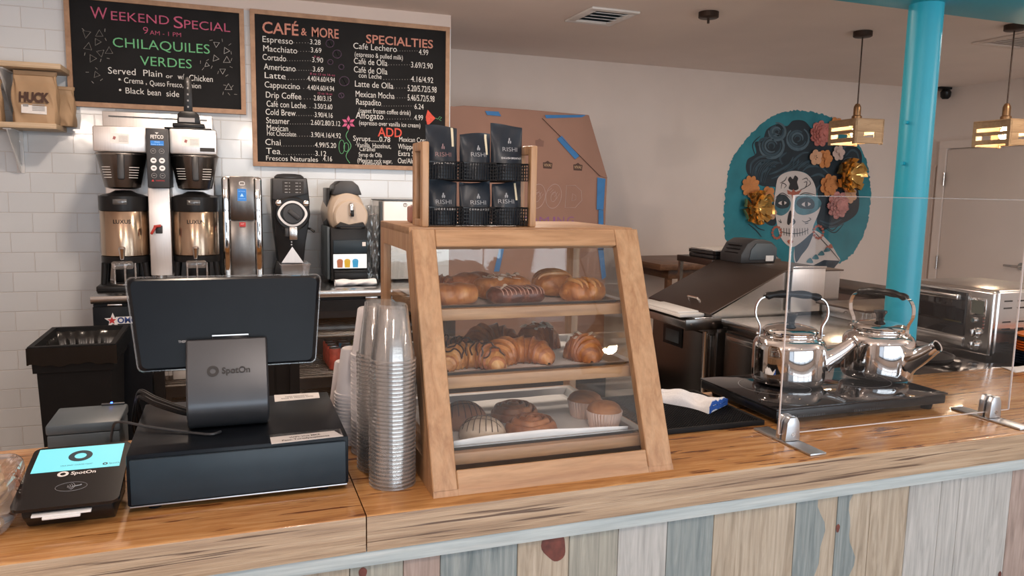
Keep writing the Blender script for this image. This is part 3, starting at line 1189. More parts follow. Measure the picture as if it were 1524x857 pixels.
def swirl(label, x, y, rz, r, seed):
    root = thing('swirl_bun', label, 'sweet bread', (0, 0, 0), 'swirl buns on the bottom shelf')

    def pt(u, v):
        a = 2 * PI * v
        d = u
        rr = r * d * (1 + .03 * math.sin(5 * a + seed) + .02 * math.sin(9 * a))
        if u >= 1:
            return Vector((rr * math.cos(a), rr * math.sin(a), .001))
        sp = (d * 3.6 + a / (2 * PI) + seed * .3) % 1.0
        hgt = .028 * math.sqrt(max(0, 1 - d ** 4)) + .013 * math.sin(PI * sp) ** .6 - .006 + .005 * (1 - d)
        return Vector((rr * math.cos(a), rr * math.sin(a), max(.001, hgt)))
    b = MB()
    b.grid(lambda i, j: pt(i, j), 60, 72)
    b.poly([(r * .97 * math.cos(2 * PI * k / 30), r * .97 * math.sin(2 * PI * k / 30), .0012) for k in range(30)])
    b.build('bun', M['swirl'], root, angle=80)
    return place(root, x, y, z3, rz)


swirl('round brown swirl bun behind the other swirl bun, bottom shelf centre', .655, 1.752, 10, .060, 1)
swirl('round brown swirl bun at the front, right of the white concha', .654, 1.632, 200, .062, 4)


def muffin(label, x, y, rz):
    root = thing('muffin', label, 'muffin', (0, 0, 0), 'muffins on the bottom shelf')
    b = MB()
    N = 36
    prof = [(.034, 0.0), (.0435, .042)]
    vs, fs = [], []
    for k, (r, z) in enumerate(prof + [(.0425, .0425), (.035, .012)]):
        for i in range(N * 2):
            a = 2 * PI * i / (N * 2)
            rr = r * (1.03 if i % 2 else .965)
            vs.append((rr * math.cos(a), rr * math.sin(a), z))
    M2 = N * 2
    for k in range(3):
        for i in range(M2):
            j = (i + 1) % M2
            fs.append((k * M2 + i, k * M2 + j, (k + 1) * M2 + j, (k + 1) * M2 + i))
    fs.append(tuple(range(M2))[::-1])
    b.mesh(vs, fs)
    b.build('paper_wrapper', M['wrapper'], root, angle=20)
    MB().lathe((0, 0, 0), [(.035, .014), (.0410, .038), (.0415, .044), (.038, .052), (.029, .059), (.015, .063), (.001, .064)], 36,
               wob=lambda a, k: 1 + .02 * math.sin(4 * a + k)).build('cake', M['muffin'], root, angle=80)
    return place(root, x, y, z3, rz)


muffin('brown muffin in pleated paper, farther back on the bottom shelf right', .828, 1.712, 0)
muffin('brown muffin in pale pleated paper, frontmost on the bottom shelf right', .832, 1.612, 40)

# --- middle shelf
croissant('croissant striped with chocolate drizzle at front left of the middle shelf', .512, 1.655, z2, -14, 1.16, 'croissant_pale', .95, drizzle=True, seed=2, fat=1.15)
croissant('chocolate drizzled croissant behind the front drizzled one, middle shelf back left', .495, 1.775, z2, -25, 1.15, 'croissant_dark', .8, drizzle=True, seed=3)
croissant('dark plain croissant at the back centre of the middle shelf', .622, 1.80, z2, 5, 1.35, 'croissant_dark', .7, seed=4, fat=1.2)
croissant('golden plain croissant at front centre of the middle shelf with a pale tip', .640, 1.672, z2, 6, 1.25, 'croissant', .95, seed=5, fat=1.15, tips=True)
croissant('almond croissant at the back right of the middle shelf under many flakes', .762, 1.80, z2, 12, 1.3, 'croissant_dark', .5, flakes=22, seed=6, fat=1.2)
croissant('almond croissant at front right of the middle shelf with one flake cluster', .770, 1.672, z2, -62, 1.2, 'croissant', .45, flakes=8, seed=7, fat=1.25)
croissant('small flaky croissant end against the right edge of the middle shelf', .838, 1.71, z2, 140, .9, 'croissant_dark', .4, seed=8, fat=1.2)
# --- top shelf
filled('plain golden rolled pastry at front left of the top shelf', .492, 1.745, z1, 12, .058, .040, .050, 'croissant', False, seed=11)
croissant('brown croissant behind the plain rolled pastry, top shelf back left', .478, 1.84, z1, -10, 1.15, 'croissant_dark', .6, seed=12, fat=1.15)
filled('folded brown pastry at the back, right of the back left croissant on the top shelf', .580, 1.88, z1, 25, .062, .045, .060, 'croissant_dark', False, seed=13)
filled('almond topped filled pastry in the middle of the top shelf', .640, 1.815, z1, 15, .075, .042, .058, 'croissant', False, flakes=26, seed=14)
filled('chocolate glazed filled pastry with thin icing lines, front centre of the top shelf', .645, 1.728, z1, 6, .072, .036, .042, 'choc_bread', True, flakes=3, seed=15)
filled('strapped golden pastry at the back right of the top shelf', .790, 1.85, z1, 80, .056, .050, .060, 'croissant', False, seed=16, window=True)
filled('golden pastry with strips lying at the front right of the top shelf', .818, 1.722, z1, 10, .055, .040, .052, 'croissant', False, seed=17, window=True)

# ================================================================== TEA RACK on the case
tr = thing('tea_rack', 'wooden ended two tier wire rack of tea pouches on top of the pastry case', 'rack', (.54, 1.74, ZT))
for xa, lab in ((.404, 0), (.664, 1)):
    b = MB()
    ya, yb = 1.70, 1.80
    w_ = .022
    h = .190
    b.box(xa, xa + .016, ya, ya + w_, ZT, ZT + h, .003)
    b.box(xa, xa + .016, yb - w_, yb, ZT, ZT + h, .003)
    b.box(xa, xa + .016, ya + w_, yb - w_, ZT, ZT + .016, .002)
    b.box(xa, xa + .016, ya + w_, yb - w_, ZT + h - .02, ZT + h, .002)
    b.build('end_frame', M['case_v'], tr)


def basket(x0, x1, y0, y1, z0, z1):
    b = MB()
    r = .0011
    nx, nz = 12, 5
    for z in [z0 + (z1 - z0) * k / nz for k in range(nz + 1)]:
        rr = .0022 if z > z1 - .001 else r
        b.tube([(x0, y0, z), (x1, y0, z), (x1, y1, z), (x0, y1, z)], rr, 5, closed=True)
    for k in range(nx + 1):
        x = x0 + (x1 - x0) * k / nx
        b.cyl((x, y0, z0), (x, y0, z1), r, n=5)
        b.cyl((x, y0, z0), (x, y1, z0), r, n=5)
    for k in range(1, 6):
        y = y0 + (y1 - y0) * k / 6
        for x in (x0, x1):
            b.cyl((x, y, z0), (x, y, z1), r, n=5)
    return b


for zlo, zhi in ((ZT + .004, ZT + .044), (ZT + .108, ZT + .146)):
    for k in range(3):
        xa = .4225 + k * .0800
        basket(xa, xa + .076, 1.705, 1.79, zlo, zhi).build('wire_basket', M['black'], tr)
MB().tube([(.4205, 1.80, ZT + .106), (.664, 1.80, ZT + .106)], .003, 6).build('back_bar', M['black'], tr)


def pouch(label, xc, zb, wd, ht, lean, tape, words, seed, dark='ink_grey', top=''):
    rn = random.Random(seed)
    root = thing('tea_pouch', label, 'tea pouch', (xc, 1.745, zb), 'tea pouches in the wire rack')
    ph = rn.random() * 6

    def side(sg):
        def f(u, v):
            x = (u - .5) * wd * (1 - .06 * v * 0)
            bul = (math.sin(PI * min(1, max(0, u))) ** .6) * (1 - v ** 2.2) * .021 + .0012
            wr = .0026 * math.sin(5 * u + 5 * v + ph) * v + .0007 * math.sin(13 * u - 9 * v + ph)
            y = sg * bul + wr * (1 if v < .98 else .4) + lean * v * ht
            z = v * ht + (.004 * math.sin(3 * u + ph) if v > .9 else 0) * (v - .9) * 10
            return Vector((xc + x, 1.742 + y, zb + z))
        return f
    b = MB()
    b.grid(side(-1), 26, 30)
    b.grid(side(1), 26, 30)
    b.build('foil_bag', M['pouch'], root, angle=80)
    if tape:
        tx, tz0, tz1 = tape
        f = side(-1)
        b = MB()
        b.grid(lambda u, v: f(tx + .075 * u, tz0 + (tz1 - tz0) * v) + Vector((0, -.0012, .0)), 4, 8)
        b.build('cream_tape', M['cut_tape'], root)
    f = side(-1)

    def lay(mb, txt, size, uc, v, width, mt):
        bb = MB()
        bb.text(txt, size, Matrix.Identity(4), width, 'CENTER', ext=0.0)
        for vtx in bb.bm.verts:
            uu = uc + vtx.co.x / wd
            vv = v + vtx.co.y / ht
            vtx.co = f(min(.99, max(.01, uu)), min(.99, vv)) + Vector((0, -.0012, 0))
        bb.build(mb, mt, root)
    lay('brand_lettering', 'RISHI', .014, words[0], words[1], .038, M[dark])
    b = MB()
    lay('brand_lettering', 'ʌ', .001, words[0], words[1], .0005, M[dark]) if False else None
    # small leaf mark above the lettering
    for q in range(3):
        c = f(words[0] + (q - 1) * .03, min(.97, words[1] + .17 + .05 * (q == 1))) + Vector((0, -.0014, 0))
        b.lathe(c, [(.0035, 0), (.0036, .0002)], 10, rot_m('X', 90) @ rot_m('Y', 0) @ Matrix.Diagonal((.5, 1, 1)))
    b.build('leaf_mark', M[dark], root)
    if top:
        lay('flavour_lettering', top, .0062, words[0] + .05, words[1] - .14, .052, M['paper'])
    return root


zu, zl = ZT + .1095, ZT + .0055
M['ink_rose'] = plain('rose_grey_ink', (0.22, 0.12, 0.12), 0.5)
pouch('black foil tea pouch, upper tier left in the rack, tape at its top right', .460, zu, .074, .118, .10, (.80, .62, .99), (.50, .42), 1, 'ink_rose', 'JASMINE')
pouch('black foil tea pouch, upper tier middle in the rack, the shorter one', .541, zu, .074, .104, .08, (.80, .55, .98), (.55, .50), 2, 'ink_grey')
pouch('tall black foil tea pouch reading ENGLISH BREAKFAST, upper tier right', .618, zu, .078, .128, .06, None, (.55, .52), 3, 'ink_grey', 'ENGLISH BREAKFAST')
pouch('black foil tea pouch reading BLUEBERRY ROOIBOS, lower tier left', .460, zl, .073, .100, .05, None, (.52, .46), 4, 'ink_grey', 'BLUEBERRY ROOIBOS')
pouch('black foil tea pouch reading CHAMOMILE MEDLEY, lower tier middle', .541, zl, .075, .099, .04, None, (.55, .46), 5, 'ink_grey', 'CHAMOMILE MEDLEY')
pouch('black foil tea pouch with cream tape, lower tier right', .620, zl, .073, .098, .04, (.74, .58, .97), (.42, .50), 6, 'ink_grey')

t = thing('toy_camera', 'small dusty pink box with a round knob beside the tea rack', 'toy camera', (.392, 1.92, ZT))
c0 = at(618, 334, 1.93)
MB().box(c0.x - .020, c0.x + .030, 1.90, 1.94, ZT + .0005, ZT + .042, .006, 3).build('body', M['pink'], t)
MB().cyl((c0.x - .008, 1.8995, ZT + .030), (c0.x - .008, 1.894, ZT + .030), .0055).build('knob', M['pink'], t)
MB().box(c0.x - .012, c0.x + .022, 1.905, 1.935, ZT + .042, ZT + .045, .001).build('lid', M['white'], t)

# ================================================================== CUP STACKS
def cup_mesh(name, mat, rr, rb, h, rim, rim_mat=None):
    prof_o = [(rr, .0), (rr + rim, .0008), (rr + rim, .0042), (rr - .0005, .0052), (rb, h - .003), (rb - .003, h)]
    prof_i = [(rb - .006, h - .002), (rb - .004, h - .006), (rr - .0022, .006), (rr - .0015, 0)]
    b = MB()
    pr = prof_o + [(.002, h), (.002, h - .002)] + prof_i
    b.lathe((0, 0, 0), pr + [pr[0]], 36, capb=False, capt=False)
    for i, f in enumerate(b.bm.faces):
        f.material_index = 1 if i < 36 * 3 else 0
    return b.build(name, [mat, rim_mat or mat], None, angle=40)


ORD = ['', 'second', 'third', 'fourth', 'fifth', 'sixth', 'seventh', 'eighth', 'ninth', 'tenth', 'eleventh', 'twelfth', 'thirteenth', 'fourteenth', 'fifteenth', 'sixteenth', 'seventeenth', 'eighteenth', 'nineteenth', 'twentieth']
ORD += ['twenty-' + o for o in ['first'] + ORD[1:9]] + ['thirtieth'] + ['thirty-' + o for o in ['first'] + ORD[1:9]]


def stack(proto, x, y, n, pitch, label, group, first):
    for k in range(n):
        o = proto if (k == 0 and first) else proto.copy()
        if o is not proto:
            COL.objects.link(o)
        o.location = (x + random.uniform(-.0006, .0006), y + random.uniform(-.0006, .0006), CZ + .0004 + k * pitch)
        what, where = label
        q = n - 1 - k
        tag(o, ('topmost ' + what + ' of ' + where) if q == 0 else (what + ', ' + ORD[q] + ' from the top of ' + where), 'cup', group)


clear = cup_mesh('plastic_cup', M['cup'], .0455, .031, .118, .0038, M['cup_rim'])
stack(clear, .309, 1.560, 33, .0083, ('clear plastic cup', 'the frontmost clear stack beside the pastry case'), 'clear cups in the front stack', True)
stack(clear, .300, 1.665, 32, .0083, ('clear plastic cup', 'the clear stack behind the frontmost one'), 'clear cups in the rear stack', False)
paper = cup_mesh('paper_cup', M['cup_white'], .043, .029, .112, .0028)
stack(paper, .300, 1.775, 28, .0086, ('white cup', 'the tallest white stack behind the clear cups'), 'white cups in the tall stack', True)
stack(paper, .272, 1.862, 15, .0086, ('white cup', 'the middle height white stack'), 'white cups in the middle stack', False)
stack(paper, .268, 1.952, 9, .0086, ('white cup', 'the shortest rearmost white stack'), 'white cups in the short stack', False)

# ================================================================== CASH DRAWER + TILL
DX0, DX1, DY0, DY1 = -.196, .216, 1.545, 1.915
t = thing('cash_drawer', 'wide black cash drawer on the counter with white paper labels on its lid', 'cash drawer', (0, 1.73, CZ))
MB().box(DX0, DX1, DY0 + .006, DY1, CZ + .013, CZ + .114, .003).build('housing', M['satin'], t)
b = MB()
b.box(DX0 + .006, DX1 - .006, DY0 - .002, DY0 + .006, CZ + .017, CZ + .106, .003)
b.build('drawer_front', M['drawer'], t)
b = MB()
b.box(DX0 + .004, DX1 - .004, DY0 - .001, DY0 + .007, CZ + .0125, CZ + .0155, .0005)
b.build('bottom_strip', M['alu'], t)
for fx, fy in ((DX0 + .045, DY0 + .03), (DX1 - .05, DY0 + .03), (DX0 + .045, DY1 - .03), (DX1 - .05, DY1 - .03)):
    MB().cyl((fx, fy, CZ), (fx, fy, CZ + .013), .012, .014).build('foot', M['rubber'], t)


def label_on_top(pts, rows, z, sz, par, name='paper_label'):
    b = MB()
    c = sum((Vector(p) for p in pts), Vector()) / 4
    b.mesh([(p[0], p[1], z) for p in pts] + [(p[0], p[1], z + .0004) for p in pts], [(3, 2, 1, 0), (4, 5, 6, 7), (0, 1, 5, 4), (1, 2, 6, 5), (2, 3, 7, 6), (3, 0, 4, 7)])
    o = b.build(name, M['paper'], par)
    ax = (Vector(pts[1]) - Vector(pts[0]))
    ang = math.atan2(ax.y, ax.x)
    b = MB()
    for k, (r, wd) in enumerate(rows):
        off = (len(rows) / 2 - k - .78) * sz * 1.25
        mt = Matrix.Translation((c.x - math.sin(ang) * off, c.y + math.cos(ang) * off, z + .0006)) @ Matrix.Rotation(ang, 4, 'Z')
        b.text(r, sz, mt, wd, 'CENTER', bold=sz * .02, ext=0)
    b.build('printed_text', M['ink'], o)
    return o


zt_ = CZ + .1142
P4 = [atz(px, py, zt_) for px, py in ((404, 661), (511, 649), (497, 641), (402, 651))]
label_on_top(P4, [('WiFi: Viva MKE', .062), ('Pass: Tortafyespleasez', .094)], zt_, .0115, t)
P4 = [atz(px, py, zt_) for px, py in ((409, 598), (476, 592), (474, 584), (408, 588))]
label_on_top(P4, [('Tables Reserved for', .055), ('Dine In Guests Only', .075)], zt_, .010, t)
MB().box(.058, .206, 1.556, 1.603, zt_ - .0004, zt_ + .0001).build('clear_sleeve', M['wrap'], t)

t = thing('pos_terminal', 'dark till screen seen from behind on a curved stand, on the cash drawer', 'till', (-.01, 1.72, CZ + .114))
# stand: bent sheet, leaning panel rolling under into a foot plate
prof = [(1.696, 1.221), (1.652, 1.13)]
cy_, cz_, rr_ = 1.688, 1.088, .046
for k in range(13):
    a = math.radians(155 + 115 * k / 12)
    prof.append((cy_ + rr_ * math.cos(a), cz_ + rr_ * math.sin(a)))
prof += [(1.84, 1.0425)]
outer = [Vector((0, p[0], p[1])) for p in prof]
b = MB()
b.ribbon([q + Vector((-.0135, 0, 0)) for q in outer], (1, 0, 0), .160, .010)
o = b.build('stand', M['gun'], t, angle=50)
bv = o.modifiers.new('round', 'BEVEL')
bv.width = .004
bv.segments = 2
bv.limit_method = 'ANGLE'
o.location = (0, 0, 0)
for f in o.data.vertices:
    f.co.x += 0
for fx in (-.055, .0, .045):
    MB().cyl((fx - .01, 1.70, CZ + .1142), (fx - .01, 1.70, CZ + .1235), .010).build('rubber_foot', M['rubber'], t)
# the panel is centred on the thing, so shift the logo with it
# nrm of the leaning panel
lean = math.atan2(1.696 - 1.652, 1.221 - 1.13)
pm = Vector((-.012, 1.6655, 1.158))
rt = Matrix.Rotation(PI / 2 - lean, 4, 'X')
nrm = Vector((0, -math.cos(lean), math.sin(lean)))
b = MB()
lc = pm + nrm * .0072
Rr = rt.to_3x3()
N = 32
vs = []
for k in range(N):
    a = 2 * PI * k / N
    for r in (.0115, .0055):
        vs.append(lc + Rr @ Vector((-.030 + r * math.cos(a), r * math.sin(a), 0)))
b.mesh(vs, [(2 * k, 2 * ((k + 1) % N), 2 * ((k + 1) % N) + 1, 2 * k + 1) for k in range(N)])
b.build('ring_logo', M['ink'], t)
b = MB()
b.text('SpotOn', .0185, Matrix.Translation(lc + Rr @ Vector((-.013, -.006, 0))) @ rt, .055, bold=.0004, ext=.0002)
b.build('brand_lettering', M['ink'], t)

# monitor
mt_ = math.radians(-9)
Rm = Matrix.Rotation(mt_, 3, 'X')
mc = Vector((-.0105, 1.735, 1.250))
W_, H_, D_ = .385, .190, .020


def mp(x, y, z):
    return mc + Rm @ Vector((x, y, z))


b = MB()
out = []
for cx, cz, a0 in ((W_ / 2 - .012, H_ / 2 - .012, 0), (-W_ / 2 + .012, H_ / 2 - .012, 90), (-W_ / 2 + .030, -H_ / 2 + .012, 180), (W_ / 2 - .027, -H_ / 2 + .012, 270)):
    for k in range(6):
        a = math.radians(a0 + 90 * k / 5)
        out.append((cx + .012 * math.cos(a), cz + .012 * math.sin(a)))
n = len(out)
vs = [mp(x, -D_ / 2 + .006, z) for x, z in out] + [mp(x * .965, -D_ / 2 - .004, z * .95) for x, z in out] + [mp(x, D_ / 2, z) for x, z in out]
fs = [tuple(range(n, 2 * n)), tuple(range(2 * n, 3 * n))[::-1]]
for i in range(n):
    j = (i + 1) % n
    fs += [(i, j, n + j, n + i), (j, i, 2 * n + i, 2 * n + j)]
b.mesh(vs, fs)
b.build('monitor', M['satin'], t, angle=25)
b = MB()
b.obox(mp(.004, -.019, -.052), (.072, .020, .05), Rm, .003)
b.build('neck', M['satin'], t)
b = MB()
b.obox(mp(.004, -.0292, -.028), (.072, .0012, .0025), Rm)
b.build('neck_highlight_rib', M['alu'], t)
b = MB()
b.text('THERMAL', .0065, Matrix.Translation(mp(-.098, -.0145, -.040)) @ Matrix.Rotation(PI / 2 + mt_, 4, 'X'), .027, bold=.0002, ext=.0002)
b.build('maker_lettering', M['ink_grey'], t)
# protective film left on the rim of the monitor
b = MB()
rim = [mp(x * 1.010, 0, z * 1.018) for x, z in out]
b.tube(rim + [], .0028, 6, closed=True)
rim = [mp(x * 1.012, -.010, z * 1.02 + .001) for x, z in out]
b.tube(rim, .0014, 5, closed=True)
b.build('protective_film', M['wrap'], t)

# customer facing card terminal
t = thing('card_terminal', 'black customer card terminal with a bright turquoise screen, left of the cash drawer', 'card terminal', (-.29, 1.6, CZ))
za, zb_ = CZ + .052, CZ + .094
ya, yb = 1.492, 1.706
xa, xb = -.375, -.203
an = math.atan2(zb_ - za, yb - ya)
Rt = Matrix.Rotation(an, 3, 'X')
tc_ = Vector(((xa + xb) / 2, (ya + yb) / 2, (za + zb_) / 2))
LW, LH = xb - xa, math.hypot(yb - ya, zb_ - za)


def tp(x, y, z=0.0):
    return tc_ + Rt @ Vector((x, y, z))


def rrect(w, h, r, n=6):
    o_ = []
    for cx, cy, a0 in ((w / 2 - r, h / 2 - r, 0), (-w / 2 + r, h / 2 - r, 90), (-w / 2 + r, -h / 2 + r, 180), (w / 2 - r, -h / 2 + r, 270)):
        for k in range(n):
            a = math.radians(a0 + 90 * k / (n - 1))
            o_.append((cx + r * math.cos(a), cy + r * math.sin(a)))
    return o_


ol = rrect(LW, LH, .016)
b = MB()
n = len(ol)
b.mesh([tp(x, y, 0) for x, y in ol] + [tp(x, y, -.006) for x, y in ol],
       [tuple(range(n)), tuple(range(n, 2 * n))[::-1]] + [(i, (i + 1) % n, n + (i + 1) % n, n + i) for i in range(n)])
b.build('face_plate', plain('black_glass_plate', (0.006, 0.006, 0.007), 0.18), t, angle=30)
b = MB()
b.prism([(ya + .050, CZ + .0004), (yb - .02, CZ + .0004), (yb - .02, zb_ - .012), (ya + .012, za - .0055), (ya + .016, za - .022)], 'x', xa + .016, xb - .012, .004)
b.build('body', M['black'], t)
b = MB()
b.mesh([tp(-LW / 2 + .010, .012, .0005), tp(LW / 2 - .012, .012, .0005), tp(LW / 2 - .012, LH / 2 - .008, .0005), tp(-LW / 2 + .010, LH / 2 - .008, .0005)], [(0, 1, 2, 3)])
scr = b.build('screen', M['screen'], t)


def ring(b, c, r1, r2, fn, N=32):
    vs = []
    for k in range(N):
        a = 2 * PI * k / N
        for r in (r1, r2):
            vs.append(fn(c[0] + r * math.cos(a), c[1] + r * math.sin(a)))
    b.mesh(vs, [(2 * k, 2 * ((k + 1) % N), 2 * ((k + 1) % N) + 1, 2 * k + 1) for k in range(N)])


b = MB()
ring(b, (.0, .064), .021, .0105, lambda x, y: tp(x, y, .0009))
tm = Matrix.Translation(tp(-.002, .028, .0009)) @ Rt.to_4x4()
b.text('YOUR SMART COUNTER TODAY', .006, tm, .055, 'CENTER', ext=0)
ring(b, (.048, .0245), .0045, .002, lambda x, y: tp(x, y, .0009))
b.text('SpotOn', .0075, Matrix.Translation(tp(.0545, .022, .0009)) @ Rt.to_4x4(), .020, ext=0)
b.build('screen_graphics', M['screen_ink'], scr)
b = MB()
ring(b, (-.020, .0), .0095, .0048, lambda x, y: tp(x, y, .0006))
b.text('SpotOn', .0155, Matrix.Translation(tp(-.007, -.005, .0006)) @ Rt.to_4x4(), .042, bold=.0003, ext=0)
b.build('brand_lettering', M['paper'], t)
b = MB()
for k in range(4):
    r = .004 + .0035 * k
    b.tube([tp(-.008 + r * math.cos(a), -.046 + r * math.sin(a), .0004) for a in [math.radians(-50 + 100 * q / 8) for q in range(9)]], .0005, 4)
b.tube([tp(.016 - .002 * k + .004 * math.sin(k), -.042 - .0012 * k, .0004) for k in range(7)], .0009, 4)
b.tube([tp(.001 + .026 * math.cos(a), -.047 + .015 * math.sin(a), .0003) for a in [2 * PI * q / 36 for q in range(36)]], .0003, 4, closed=True)
b.build('contactless_mark', M['ink_grey'], t)
b = MB()
b.obox(tp(-.006, -LH / 2 + .004, -.016), (.094, .012, .0035), Rt, .001)
b.obox(tp(-.006, -LH / 2 - .001, -.020), (.060, .008, .0045), Rt, .001)
b.build('card_slot', M['white'], t)

# receipt printer box behind the terminal
t = thing('receipt_printer', 'slate grey receipt printer box behind the card terminal, left of the cash drawer', 'printer', (-.31, 1.95, CZ))
MB().box(-.388, -.245, 1.868, 2.010, CZ, CZ + .070, .004).build('body', M['slate'], t)
MB().box(-.390, -.243, 1.865, 2.012, CZ + .0705, CZ + .094, .005).build('lid', M['slate'], t)
MB().box(-.30, -.25, 2.003, 2.0115, CZ + .0941, CZ + .098, .001).build('paper_slot_edge', M['char'], t)
MB().obox((-.278, 2.006, CZ + .0995), (.005, .004, .003), None, .0008).build('status_light', M['led'], t)

# cables
def cable(pts, r, label, mat='black', n=40):
    P = [Vector(p) for p in pts]
    out = []
    for i in range(len(P) - 1):
        p0, p1, p2, p3 = P[max(0, i - 1)], P[i], P[i + 1], P[min(len(P) - 1, i + 2)]
        for k in range(10):
            s_ = k / 10
            out.append(0.5 * ((2 * p1) + (p2 - p0) * s_ + (2 * p0 - 5 * p1 + 4 * p2 - p3) * s_ ** 2 + (3 * p1 - p0 - 3 * p2 + p3) * s_ ** 3))
    out.append(P[-1])
    return MB().tube(out, r, 8)


DT = CZ + .1145
o = cable([(-.26, 1.80, CZ + .02), (-.25, 1.80, DT - .02), (-.23, 1.76, DT + .006), (-.17, 1.70, DT + .008), (-.10, 1.66, DT + .0035), (-.05, 1.625, DT + .0045), (-.03, 1.64, DT + .004)], .0028, '').build('power_cable', M['char'], None, loc=(-.2, 1.75, CZ))
tag(o, 'single grey cable curving over the left of the cash drawer lid', 'cable')
random.seed(5)
for k in range(9):
    dz = .004 + .010 * random.random() + .004 * (k % 3)
    dy = random.uniform(-.012, .012)
    pts = [(-.224 + .004 * k, 1.97 + dy, CZ + .008), (-.226 + .003 * k, 1.93 + dy, CZ + .06 + dz), (-.205, 1.88 + dy, DT + .018 + dz),
           (-.165, 1.82 + dy, DT + .016 + dz), (-.11, 1.77 + dy * .7, DT + .008 + dz * .8), (-.065, 1.75 + dy * .4, DT + .005 + dz * .5), (-.04, 1.75, DT + .006 + .3 * dz)]
    o = cable(pts, .0032, '').build('data_cable', M['black'], None, loc=(-.2, 1.93, CZ))
    tag(o, 'black cable in the bundle between the receipt printer and the till stand', 'cable', 'bundle of black cables')

# clear clamshell box with bread at the left edge
t = thing('clamshell_box', 'clear plastic clamshell of tan cookies at the left edge of the counter', 'food box', (-.44, 1.56, CZ))
b = MB()
b.box(-.56, -.377, 1.49, 1.655, CZ + .004, CZ + .05, .022, 4)
b.build('base', M['clamshell'], t)
b = MB()
b.box(-.56, -.377, 1.49, 1.655, CZ + .053, CZ + .112, .026, 4)
b.build('lid', M['clamshell'], t)
b = MB()
b.box(-.566, -.372, 1.484, 1.661, CZ + .0501, CZ + .0528, .001, 1)
b.build('rim', M['clamshell'], t)
b = MB()
ring(b, (0, 0), .024, .0215, lambda x, y: Vector((-.3765, 1.575 + x, CZ + .082 + y)))
for k in range(8):
    a = 2 * PI * k / 8
    b.tube([(-.3763, 1.575 + .006 * math.cos(a), CZ + .082 + .006 * math.sin(a)), (-.3763, 1.575 + .017 * math.cos(a), CZ + .082 + .017 * math.sin(a))], .0018, 5)
b.build('sunburst_mark', M['concha_brown'], t)
b = MB()
b.lathe((0, 0, 0), [(.024, 0), (.0242, .0006)], 32, rot_m('Y', 90))
o = b.build('round_sticker', M['wrapper'], t)
o.location = Vector((-.3775, 1.575, CZ + .082)) - Vector(t.location)
for k in range(5):
    for j in range(2):
        r = MB().lathe((0, 0, 0), [(.030, 0), (.036, .004), (.035, .012), (.026, .017), (.001, .018)], 24, wob=lambda a, q: 1 + .03 * math.sin(5 * a + k)).build('cookie', M['crumb'], None, angle=70)
        r.location = (-.430 - .004 * k, 1.535 + .075 * j, CZ + .0075 + k * .0185)
        tag(r, 'tan cookie piled inside the clear clamshell box', 'cookie', 'cookies in the clamshell box')
o = MB().lathe((0, 0, 0), [(.016, 0), (.018, .004), (.012, .010), (.001, .012)], 14, wob=lambda a, q: 1 + .2 * math.sin(3 * a + q)).build('crumpled_wrapper', M['paper'], None)
o.location = atz(3, 776, CZ) + Vector((0, 0, .0005))
tag(o, 'crumpled bit of white paper at the left edge before the clamshell box', 'paper')

# ================================================================== BACK BAR COOLER
KX0, KX1, KY0, KY1, KZ = -.592, 1.10, 3.85, 4.52, 1.035
t = thing('bar_cooler', 'long black back bar cooler with steel top and lit glass doors, under the coffee brewers', 'cooler', ((KX0 + KX1) / 2, (KY0 + KY1) / 2, 0))
MB().box(KX0 - .008, KX1, KY0 - .012, KY1, KZ - .035, KZ, .006).build('steel_top', M['steel'], t)
zt0 = KZ - .0355
doorx = (-.345, .175, .262, .95)
b = MB()
b.box(KX0, -.36, KY0 + .02, KY1, .06, zt0)            # compressor compartment
b.box(-.36, KX1, KY1 - .04, KY1, .06, zt0)
b.box(-.36, KX1, KY0 + .02, KY1 - .04, .06, .12)
b.box(-.36, KX1, KY0 + .02, KY1 - .04, zt0 - .04, zt0)
b.box(KX1 - .05, KX1, KY0 + .02, KY1 - .04, .12, zt0 - .04)
b.box(doorx[1], doorx[2], KY0 + .02, KY0 + .08, .12, zt0 - .04)
b.build('cabinet', M['black'], t)
b = MB()
b.box(-.358, KX1 - .052, KY1 - .05, KY1 - .041, .121, zt0 - .041)
b.build('inner_back_panel', M['cooler_in'], t)
MB().box(KX0, -.36, KY0 - .002, KY0 + .019, .10, zt0 - .014, .003).build('compressor_door', M['satin'], t)
MB().box(KX0 + .06, KX0 + .12, KY0 - .004, KY0 + .018, zt0 - .013, zt0 - .003, .002).build('hinge_plate', M['steel'], t)
